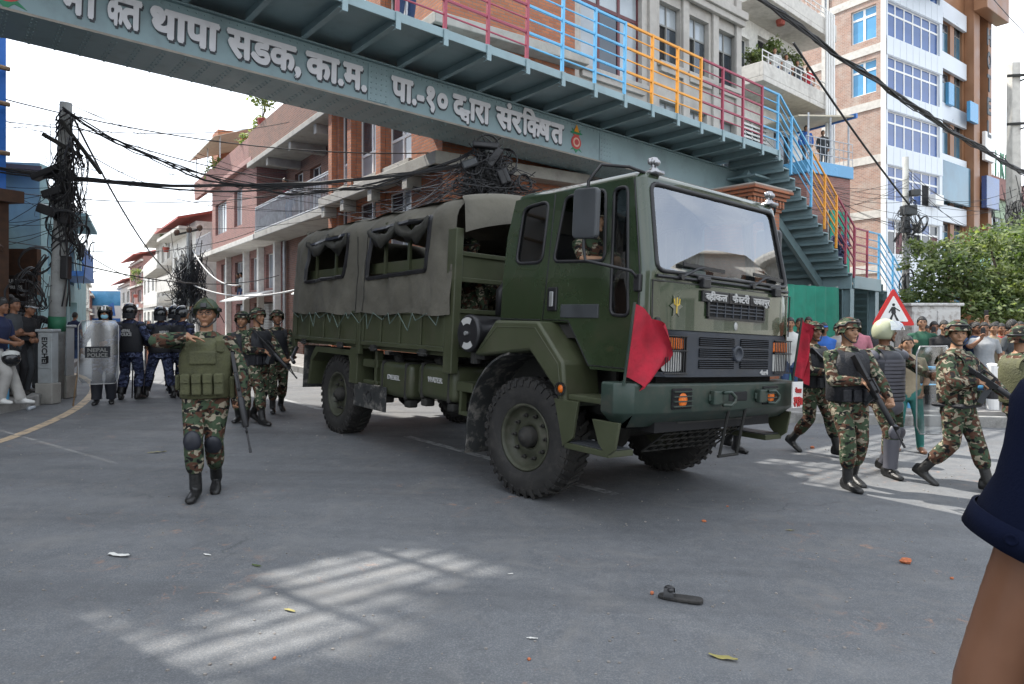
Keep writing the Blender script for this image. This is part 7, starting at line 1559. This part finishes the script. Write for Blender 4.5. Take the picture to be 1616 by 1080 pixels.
# right group
R1 = soldier('soldier with black vest striding right of the red flag with rifle pointed down', gl(1338, 767), -88, h=1.74, vs=.009, hyaw=16, hpitch=2, skin='skin2', footR=(.16, -.09, .09), footL=(-.10, .10, .10), fpL=8, fyR=10, fyL=8, fat=1.12,
             handR=(.22, .01, 1.11), eR=(-.5, -1, -.1), hdR=(.3, .8, -.35), palmR=(.2, .2, -1), curlR=.8, handL=(.30, .27, .93), eL=(.0, 1, -.3), hdL=(.5, -.1, -.6), palmL=(0, -.6, .6), curlL=1.0)
rifle(R1, 'rifle pointed at the ground by the soldier right of the red flag', (.26, .07, 1.07), (.30, .33, -.88), (.85, .1, .3), -.02)
R0 = soldier('soldier half hidden by the right hand red flag stepping forward', gl(1284, 716), -60, h=1.70, vs=.010, skin='skin3', hyaw=-18, footR=(-.28, -.08, .16), fpR=25, footL=(.30, .08, .09), **low_ready)
rifle(R0, 'rifle held by the soldier behind the right hand flag', (.26, -.03, 1.10), (.6, .35, -.7), (.6, 0, .7))
R3 = person('soldier striding right with rifle across his body and face turned to camera', gl(1510, 770), -48, h=1.74, vs=.009, hyaw=-52, hpitch=4, skin='skin2', footL=(.26, .07, .09), footR=(-.30, -.07, .16), fpR=28, helmet=('combat', 'camo'), loose=.02, twist=-12,
            handR=(.20, -.10, 1.13), eR=(-.5, -1, -.3), hdR=(.6, .55, -.1), palmR=(.2, .2, -1), curlR=.9, handL=(.46, .12, .93), eL=(.2, .9, -.5), hdL=(.7, -.1, -.4), palmL=(0, -.3, 1), curlL=.9)
v = vest(R3, 'camo', -.04, rx=.172, ry=.218)
for i in range(4): vbox(R3, v, 'pouch', 'camo', (.175, -.13 + .085 * i, .03), (.06, .075, .14), .015)
vbox(R3, v, 'belt', 'vest_black', (0, 0, -.055), (.33, .40, .05), .03); vbox(R3, v, 'radio', 'vest_black', (.15, .11, .30), (.04, .06, .12), .01)
rifle(R3, 'rifle carried across the body of the soldier turned to the camera', (.24, -.07, 1.13), (.75, .22, -.62), (.55, .0, .8), .0)
R2 = person('riot policeman in ribbed grey body armour and pale helmet walking with a shield', gl(1396, 748), -72, h=1.74, vs=.009, skin='skin3', hyaw=48, footR=(.14, -.10, .09), footL=(-.12, .1, .1), fpL=8, helmet=('visor', 'helm_pale'), loose=.02,
            handR=(.12, -.26, .93), eR=(-.7, -.4, 0), curlR=.7, handL=(.26, .34, 1.14), eL=(-.2, 1, -.5), hdL=(.8, .2, 0), curlL=1.2)
v = vest(R2, 'guard_dark', -.10, rx=.182, ry=.222)
for i in range(11): MB().loft([[(.190 * math.cos(a), .228 * math.sin(a), -.06 + .042 * i + q) for a in [math.radians(-88 + 16 * j) for j in range(12)]] for q in (-.016, -.010, .010, .016)], False, False).build('rib', G['guard_grey'], v, True)
for s in (-1, 1): MB().ell((0, s * .215, .41), (.11, .085, .075), 12, 7).build('shoulder_guard', G['guard_grey'], v, True)
MB().ell((.13, 0, -.15), (.06, .13, .10), 12, 8).build('groin_guard', G['guard_grey'], v, True)
for s in 'LR': kneepad(R2, s, 'guard_grey', True)
shield('clear riot shield on the arm of the policeman in ribbed armour', R2, (.34, .42, .98), (1, .0, 0), w=.50, h=.98, text=False)
R4 = soldier('soldier cut off by the right edge of the picture with olive pouches', (5.62, 7.55), 5, h=1.70, vs=.011, v='vest_green', helmet=('combat', 'camo'), **low_ready)
R5 = soldier('soldier on the far side of the truck with only boots showing under the bumper', (2.95, 9.15), -60, h=1.68, vs=.016, footR=(.15, -.08, .09), footL=(-.15, .08, .1))
# riot police on the left
def police(lb, loc, yaw, back=False, **kw):
    d = dict(top='camo_blue', bottom='camo_blue', helmet=('riot', 'helm_black'), loose=.02, vs=.013); d.update(kw); P = person(lb, loc, yaw, **d); v = vest(P, 'vest_black', -.06, rx=.178, ry=.222)
    for s in (-1, 1): MB().ell((-.01, s * .20, .42), (.09, .08, .06), 10, 6).build('shoulder_guard', G['vest_black'], v, True)
    if back:
        for t, z, a in (('NEPAL', .30, .085), ('POLICE', .235, .10)): words([(t, -a, a, z, z + .048)], bold=.05, ext=.02).build('lettering', G['print_white'], v, M=T(-.190, 0, 0) @ RZ(-math.pi / 2))
    for s in 'LR': kneepad(P, s, 'guard_dark', True)
    return P
P1 = police('riot policeman in blue face mask standing behind a clear shield', gl(166, 637), -66, h=1.70, footR=(.10, -.12, .09), handL=(.36, .05, 1.1), curlL=1.2, handR=(.20, -.32, .98), curlR=1.2)
MB().ell((.078, 0, -.055), (.036, .062, .045), 10, 7).build('face_mask', mat('mask_blue', (.25, .50, .62), .8), P1['root'], True, M=P1['MHk'])
shield('clear police shield with dark name band held in front of the masked policeman', P1, (.50, -.05, .93), (1, -.05, 0), w=.60, h=1.08)
stick('thin wooden baton of the masked policeman resting on the road', P1, (.24, -.34, .95), (.42, -.42, .02))
P2 = police('riot policeman seen from behind with white lettering on his vest', gl(205, 631), 98, True, h=1.76, footL=(0, .16, .09), footR=(0, -.14, .09), fyL=14, fyR=-14, handL=(.2, .2, 1.0), handR=(.15, -.25, 1.0))
stick('dark baton held down between the legs of the lettered policeman', P2, (.1, -.02, .95), (.05, -.02, .02), .013, 'black')
P3 = police('riot policeman with legs apart turned towards the left', gl(254, 628), 135, True, h=1.72, footL=(.24, .2, .09), footR=(-.16, -.18, .09), handL=(.30, .22, 1.05), handR=(.2, -.2, 1.05), hyaw=-25)
shield('riot shield seen nearly edge on beside the policeman with legs apart', P3, (.45, .15, .95), (.45, .9, 0), w=.5, h=1.05, text=False)
P4 = police('riot policeman partly hidden by the raised arm of the officer', gl(288, 628), 70, False, h=1.74, footL=(.1, .14, .09), footR=(-.1, -.14, .09), hyaw=-40)
P5 = police('rearmost riot policeman with only helmet and legs in view', gl(276, 617), 120, False, h=1.76, hyaw=-30)
stick('short baton sticking out low beside the rear policeman', P3, (-.25, -.22, .62), (-.42, -.30, .45), .013)
# --- driver and soldiers in the truck
TKM = tk.matrix_basis.copy(); tkw = lambda x, y, z: TKM @ V((x, y, z))
def seated(lb, x, y, z, yaw_off, **kw):
    p = tkw(x, y, z); d = dict(pelvis=(0, 0, .20), footL=(.42, .12, .02), footR=(.42, -.12, .02), vs=.014, loose=.016); d.update(kw); return person(lb, (p.x, p.y, p.z), -51.7 + yaw_off, **d)
seated('driver in camouflage seen through the cab window with his hands on the wheel', -1.02, -.60, 1.78, 0, h=1.66, skin='skin2', lean=4, vs=.012, handR=(.42, -.16, .46), eR=(-.1, -1, -.6), handL=(.42, .14, .46), sleeve=.42, hair=True, cap='camo', curlL=1.2, curlR=1.2)
seated('helmeted soldier sitting inside the truck bed behind the cab', -2.85, -.75, 1.62, 90, h=1.66, helmet=('combat', 'camo'), vs=.018)
seated('second soldier sitting deeper inside the truck bed', -3.7, -.5, 1.62, 80, h=1.66, helmet=('combat', 'camo'), vs=.018)
# --- onlookers
cl = {}
def cloth(nm, c): 
    if nm not in G: G[nm] = mat(nm, c, .85, var=.12, vs=9, bump=.3, bs=18)
    return nm
for nm, c in (('c_white', (.52, .52, .50)), ('c_stone', (.36, .35, .33)), ('c_grey', (.30, .31, .32)), ('c_black', (.014, .014, .016)), ('c_navy', (.016, .025, .07)), ('c_teal', (.03, .16, .14)), ('c_green', (.02, .09, .055)), ('c_red', (.42, .03, .04)), ('c_blue', (.03, .12, .42)), ('c_jeans', (.03, .06, .14)), ('c_khaki', (.30, .25, .17)), ('c_pink', (.5, .2, .25)), ('c_char', (.05, .055, .06)), ('c_maroon', (.14, .02, .03)), ('shoe_white', (.6, .6, .58)), ('shoe_dark', (.03, .028, .026))): cloth(nm, c)
armsx = dict(handL=(.22, -.05, 1.15), handR=(.24, .05, 1.10), curlL=.8, curlR=.8); phone = dict(handR=(.30, -.10, 1.42), eR=(.1, -.8, -.8), hdR=(.2, .2, 1), palmR=(1, .3, 0), curlR=.8)
phone_hi = dict(handR=(.25, -.2, 1.78), eR=(.3, -1, .0), hdR=(.1, 0, 1), palmR=(1, .2, 0), curlR=.8); hip = dict(handL=(-.02, .24, .98), eL=(-.3, 1, 0)); pocket = dict(handL=(.08, .2, .9), handR=(.08, -.2, .9)); clasp = dict(handL=(.28, .03, 1.02), handR=(.28, -.03, 1.02), curlL=.9, curlR=.9)
def look(lb, px, Y, yaw, top, bottom, h=1.66, boot='shoe_dark', dz=.15, **kw):
    p = far(px, Y); d = dict(top=top, bottom=bottom, boot=boot, h=h, vs=.015, sleeve=.38, blouse=False, loose=.010, skin=rnd.choice(('skin', 'skin2', 'skin3'))); d.update(kw)
    return person(lb, (p.x, p.y, gz(p.x) + dz), yaw, **d)
def phone_obj(P, lb, sd='R', up=.07):
    J = P['J']; o = MB().box((0, 0, 0), (.012, .075, .15)).build('phone', G['black'], bevel=.006); p = P['W'] @ (J['w' + sd] + J['d' + sd] * .10 + V((-.02, 0, .03))); o.location = p; o.rotation_euler = P['W'].to_euler(); return tag(o, lb, 'phone', 'phones held up by onlookers')
C_ = -108
look('man shading his eyes with a raised arm behind the right hand indicator', 1247, 12.7, C_, 'c_white', 'c_jeans', handR=(.18, -.14, 1.62), eR=(0, -1, .2), hdR=(0, 1, .1))
look('man in dark jacket at the green fence between truck and flag', 1262, 13.4, C_, 'c_char', 'c_black', **pocket)
look('man in blue top peering between the two soldiers', 1300, 12.9, C_, 'c_blue', 'c_jeans', cap='c_blue', h=1.58, **armsx)
p_ = look('man filming with a phone under the stair landing', 1352, 13.0, C_, 'c_pink', 'c_jeans', **phone); phone_obj(p_, 'phone of the man filming under the stair landing')
look('man with dark cap hidden behind the riot armour', 1385, 13.1, C_, 'c_char', 'c_black', cap='c_black')
p_ = look('tall man in green shirt standing right of the clear shield', 1455, 12.95, C_ - 5, 'c_green', 'c_char', h=1.74, boot='shoe_white', handR=(.24, -.22, 1.25), **hip)
look('smiling youth in black and white jacket leaning on the blue rail', 1489, 12.75, C_ - 8, 'c_black', 'c_char', h=1.68, sleeve=.98, lean=8, boot='shoe_white', **clasp)
p_ = look('youth half hidden behind the black and white jacket holding a phone', 1474, 13.5, C_, 'c_white', 'c_jeans', **phone); phone_obj(p_, 'phone held up behind the black and white jacket')
look('onlooker just left of the soldier with turned face', 1503, 13.4, C_, 'c_navy', 'c_jeans', **pocket)
p_ = look('stout man in pale shirt filming with a phone beside the bollard', 1553, 12.85, C_ - 5, 'c_grey', 'c_jeans', fat=1.2, beard=True, **phone); phone_obj(p_, 'phone held in front of the stout man in pale shirt')
p_ = look('man with an arm stretched up holding a phone under the tree', 1568, 13.5, C_, 'c_khaki', 'c_char', **phone_hi); phone_obj(p_, 'phone held high under the tree')
look('youth in red shirt between the two filming men', 1580, 13.9, C_, 'c_red', 'c_jeans', **armsx)
look('man in charcoal sports shirt looking right behind the orange rail', 1596, 12.9, -60, 'c_char', 'c_white', h=1.72, hyaw=20, **hip)
look('man in black shirt at the far right edge of the crowd', 1622, 13.3, -90, 'c_black', 'c_jeans', **pocket)
look('onlooker in maroon shirt deep in the crowd beneath the tree', 1535, 14.2, C_, 'c_maroon', 'c_jeans', **pocket)
look('onlooker in white shirt at the back beside the steel cabinet', 1520, 14.6, C_, 'c_white', 'c_jeans', h=1.72, **armsx)
look('onlooker in teal shirt at the back under the crown of the tree', 1610, 14.8, C_, 'c_teal', 'c_jeans', h=1.72, **armsx)
look('man in teal trousers and sandals standing on the road behind the riot armour', 1432, 9.35, -110, 'c_khaki', 'c_teal', h=1.56, boot='skin3', dz=0, footL=(.05, .16, .09), footR=(-.02, -.14, .09), **pocket)
for i, (px_, Y_, c_, lb_) in enumerate(((1462, 14.0, 'c_black', 'dark haired onlooker behind the tall man in green'), (1512, 13.6, 'c_stone', 'onlooker in stone coloured shirt beside the turned soldier'), (1540, 13.3, 'c_jeans', 'onlooker in denim shirt left of the man filming by the bollard'), (1572, 14.6, 'c_white', 'onlooker in white at the back under the tree'), (1590, 14.2, 'c_navy', 'onlooker in navy behind the charcoal sports shirt'), (1606, 13.4, 'c_maroon', 'onlooker in maroon shirt at the right end of the orange rail'), (1636, 14.2, 'c_khaki', 'onlooker in khaki shirt beyond the right edge of the crowd'), (1276, 14.4, 'c_maroon', 'onlooker in maroon by the green fence'), (1322, 14.2, 'c_stone', 'onlooker in stone shirt under the stair landing'))):
    look(lb_, px_, Y_, C_ + (-12, 8, 15, -5)[i % 4], c_, 'c_jeans', h=1.58 + .04 * (i % 4), hyaw=(20, -25, 10, -8)[i % 4], **(armsx, pocket, phone, hip)[i % 4])
# left pavement
look('man in grey shirt standing beside the man in white trousers', 22, 11.7, -10, 'c_char', 'c_black', h=1.66, skin='skin3', **armsx)
p_ = look('man in white trousers and trainers leaning at the left edge by the kerb', 2, 10.75, 5, 'c_navy', 'c_stone', boot='shoe_white', skin='skin3', h=1.68, pelvis=(-.08, 0, .88), lean=6, footL=(.30, .08, -.06), footR=(.05, -.12, .09), handR=(.22, -.1, .98), handL=(.24, .1, 1.0), loose=.026)
hm = empty('motorcycle_helmet', 'black motorcycle helmet with silver visor held by the man in white trousers', 'helmet', at(17, 566, 10.7)); part(hm, 'shell', 'helm_black', lambda m: m.ell((0, 0, 0), (.14, .125, .13), 16, 10), smooth=True); part(hm, 'visor', 'lens', lambda m: m.loft([[(.143 * math.cos(a), .129 * math.sin(a), z) for a in [math.radians(-65 + 13 * i) for i in range(11)]] for z in (.0, .07)], False, False), M=RZ(-.9) @ RY(-.5), smooth=True)
look('man in grey peaked cap with hands clasped behind the kerb posts', 34, 11.9, -15, 'c_black', 'c_char', skin='skin3', cap='c_grey', h=1.62, lean=16, sleeve=.98, **clasp)
look('man in black hooded top resting an arm on the electric cabinet', 46, 12.7, -40, 'c_black', 'c_char', h=1.66, sleeve=.98, lean=10, hyaw=120, handL=(.36, .22, 1.18), eL=(-.3, 1, 0), handR=(.2, -.2, 1.))
look('man in knitted cap standing behind the others on the left pavement', 16, 13.2, -45, 'c_char', 'c_jeans', cap='c_black', h=1.76)
look('bare headed youth at the very left edge of the picture', 2, 12.2, -20, 'c_navy', 'c_jeans', skin='skin3', h=1.68)
look('distant pedestrian in white shirt and black trousers behind the cabinets', 47, 17.5, 60, 'c_white', 'c_black', vs=.02, dz=.1)
look('distant pedestrian in green shorts crossing behind the leaning pole', 57, 18.0, 30, 'c_white', 'c_green', vs=.02, short=.5, boot='shoe_white', dz=.1, footR=(-.2, -.08, .12), footL=(.2, .08, .09))
look('distant man in red and navy shirt and jeans seen from behind', 118, 22.5, 80, 'c_navy', 'c_jeans', vs=.02, dz=0, footR=(-.08, -.08, .09), footL=(.1, .08, .09))
look('distant pedestrian far down the sunlit street', 128, 32, 90, 'c_black', 'c_char', vs=.025, dz=0); look('second distant pedestrian near the shop fronts', 110, 36, -80, 'c_red', 'c_jeans', vs=.025, dz=0)
# people on balconies and stair
def up(lb, px, py, Y, yaw, top, bottom='c_jeans', **kw):
    p = at(px, py, Y); d = dict(top=top, bottom=bottom, boot='shoe_dark', h=1.62, vs=.022, sleeve=.38, blouse=False, loose=.010, face=False); d.update(kw); return person(lb, (p.x, p.y, p.z), yaw, **d)
SP = fb.matrix_basis @ V((X1 + .75, -.7, Z1)); person('policeman in blue camouflage standing on the stair landing', (SP.x, SP.y, SP.z), -100, h=1.72, vs=.016, top='camo_blue', bottom='camo_blue', cap='c_navy', loose=.018, **low_ready)
SP = fb.matrix_basis @ V((.15, -1.0, .97)); person('pedestrian on the footbridge deck behind the red railing', (SP.x, SP.y, SP.z), -60, h=1.66, vs=.02, top='c_grey', bottom='c_jeans', boot='shoe_dark', blouse=False)
WB = wbd.matrix_basis
for i, (x_, lb, c, kw) in enumerate(((1.7, 'woman in white leaning on the middle white balcony rail', 'c_white', dict(female=True)), (2.7, 'man in pale shirt on the middle white balcony', 'c_white', {}), (3.7, 'person in dark top on the middle white balcony', 'c_char', {}), (4.7, 'person in red top at the right of the middle white balcony', 'c_red', {}))):
    q = WB @ V((x_, -1.0, 10.95)); person(lb, (q.x, q.y, q.z), -110, h=1.66, vs=.022, top=c, bottom='c_jeans', boot='shoe_dark', blouse=False, face=False, sleeve=.4, loose=.01, **kw)
q = bal.matrix_basis @ V((3.6, .25, 5.1)); person('person leaning over the long brick balcony rail', (q.x, q.y, q.z), -125, h=1.64, vs=.02, top='c_maroon', bottom='c_jeans', boot='shoe_dark', blouse=False, lean=22, sleeve=.4, **clasp)
for i, (x_, c) in enumerate(((5.0, 'c_char'), (5.6, 'c_white'))):
    q = pk.matrix_basis @ V((x_, 1.12, 2.35)); person(['dark clad person looking out of the pink house window', 'person in white beside the other at the pink house window'][i], (q.x, q.y, q.z), -120, h=1.6, vs=.025, top=c, bottom='c_jeans', boot='shoe_dark', face=False, lean=15, **clasp)
q = te.matrix_basis @ V((-.4, -.2, 8.0)); person('man in blue shirt sitting out on the roof terrace', (q.x, q.y, q.z), -100, h=1.64, vs=.025, top='c_blue', bottom='c_char', boot='shoe_dark', face=False, blouse=False)
q = te.matrix_basis @ V((.7, -.2, 8.0)); person('person in dark clothes on the roof terrace', (q.x, q.y, q.z), -100, h=1.60, vs=.025, top='c_char', bottom='c_char', boot='shoe_dark', face=False, blouse=False)
for i in range(3):
    q = gh.matrix_basis @ V((.5 + i * .9, .6, 11.62)); person(['leftmost of the three people on the green house roof', 'middle one of the three people on the green house roof', 'rightmost of the three people on the green house roof'][i], (q.x, q.y, q.z), -120, h=1.66, vs=.03, top=('c_char', 'c_navy', 'c_black')[i], bottom='c_jeans', boot='shoe_dark', face=False, blouse=False)
# --- person at the right edge, close to the camera
G['sleeve_navy'] = mat('navy_twill', (.0045, .007, .021), .95, spec=.12, var=.12, vs=8, bump=.12, bs=300)
FG = person('person in navy short sleeved shirt close to the camera at the right edge', (.975, .83), 62, h=1.98, vs=.008, top='sleeve_navy', bottom='c_black', boot='shoe_dark', skin='skin3', sleeve=0., blouse=False, loose=.008, armr=.86, handL=(.04, .36, .70), eL=(-.3, .5, 0), handR=(.05, -.28, .88), hair=True)
fJ = FG['J']; shd = FG['tp'](-.008, .185, .435); el_ = fJ['eL']
dr = (el_ - shd).normalized(); s1 = dr.orthogonal().normalized(); s2 = dr.cross(s1)
rg = []
for q, r in ((-.12, .070), (-.06, .084), (.02, .088), (.12, .082), (.22, .079), (.36, .080), (.50, .084), (.60, .088), (.615, .089), (.612, .085), (.585, .083), (.40, .076)):
    c = shd + dr * .285 * FG['k'] * q; rg.append([c + (s1 * math.cos(a) + s2 * math.sin(a)) * (r + .004 * math.sin(3 * a + q * 9)) for a in [6.2832 * i / 32 for i in range(32)]])
sl = MB().loft(rg, False).build('sleeve', G['sleeve_navy'], FG['root'], True)

cb = MB(); c0 = shd + dr * .285 * FG['k'] * .50; c1_ = shd + dr * .285 * FG['k'] * .605
cb.loft([[c + (s1 * math.cos(a) + s2 * math.sin(a)) * r for a in [6.2832 * i / 32 for i in range(32)]] for c, r in ((c0, .0865), (c0, .0905), (c1_, .0935), (c1_, .0895))], False).build('cuff', G['sleeve_navy'], sl, True)
cam_l = FG['W'].inverted() @ V((0, 0, EYE)); vd = (cam_l - c1_); vd = (vd - dr * vd.dot(dr)).normalized(); tb_ = vd.cross(dr).normalized()
bp_ = lerp(c0, c1_, .45) + (vd * .95 + tb_ * -.3).normalized() * .0925
MB().lathe([(0, .0), (.0075, 0), (.0085, .002), (.006, .0032), (.0045, .002), (0, .002)], 16, frame(bp_, tb_, dr, tb_.cross(dr) if (tb_.cross(dr)).dot(vd) > 0 else -tb_.cross(dr))).build('button', G['sleeve_navy'], sl, True)
fp0 = lerp(shd, el_, .18); fl = [fp0 + vd * .085 + tb_ * .0, fp0 + vd * .075 + tb_ * .055, fp0 + dr * .05 + vd * .06 + tb_ * .10, fp0 + dr * .035 + vd * .09 + tb_ * .02]
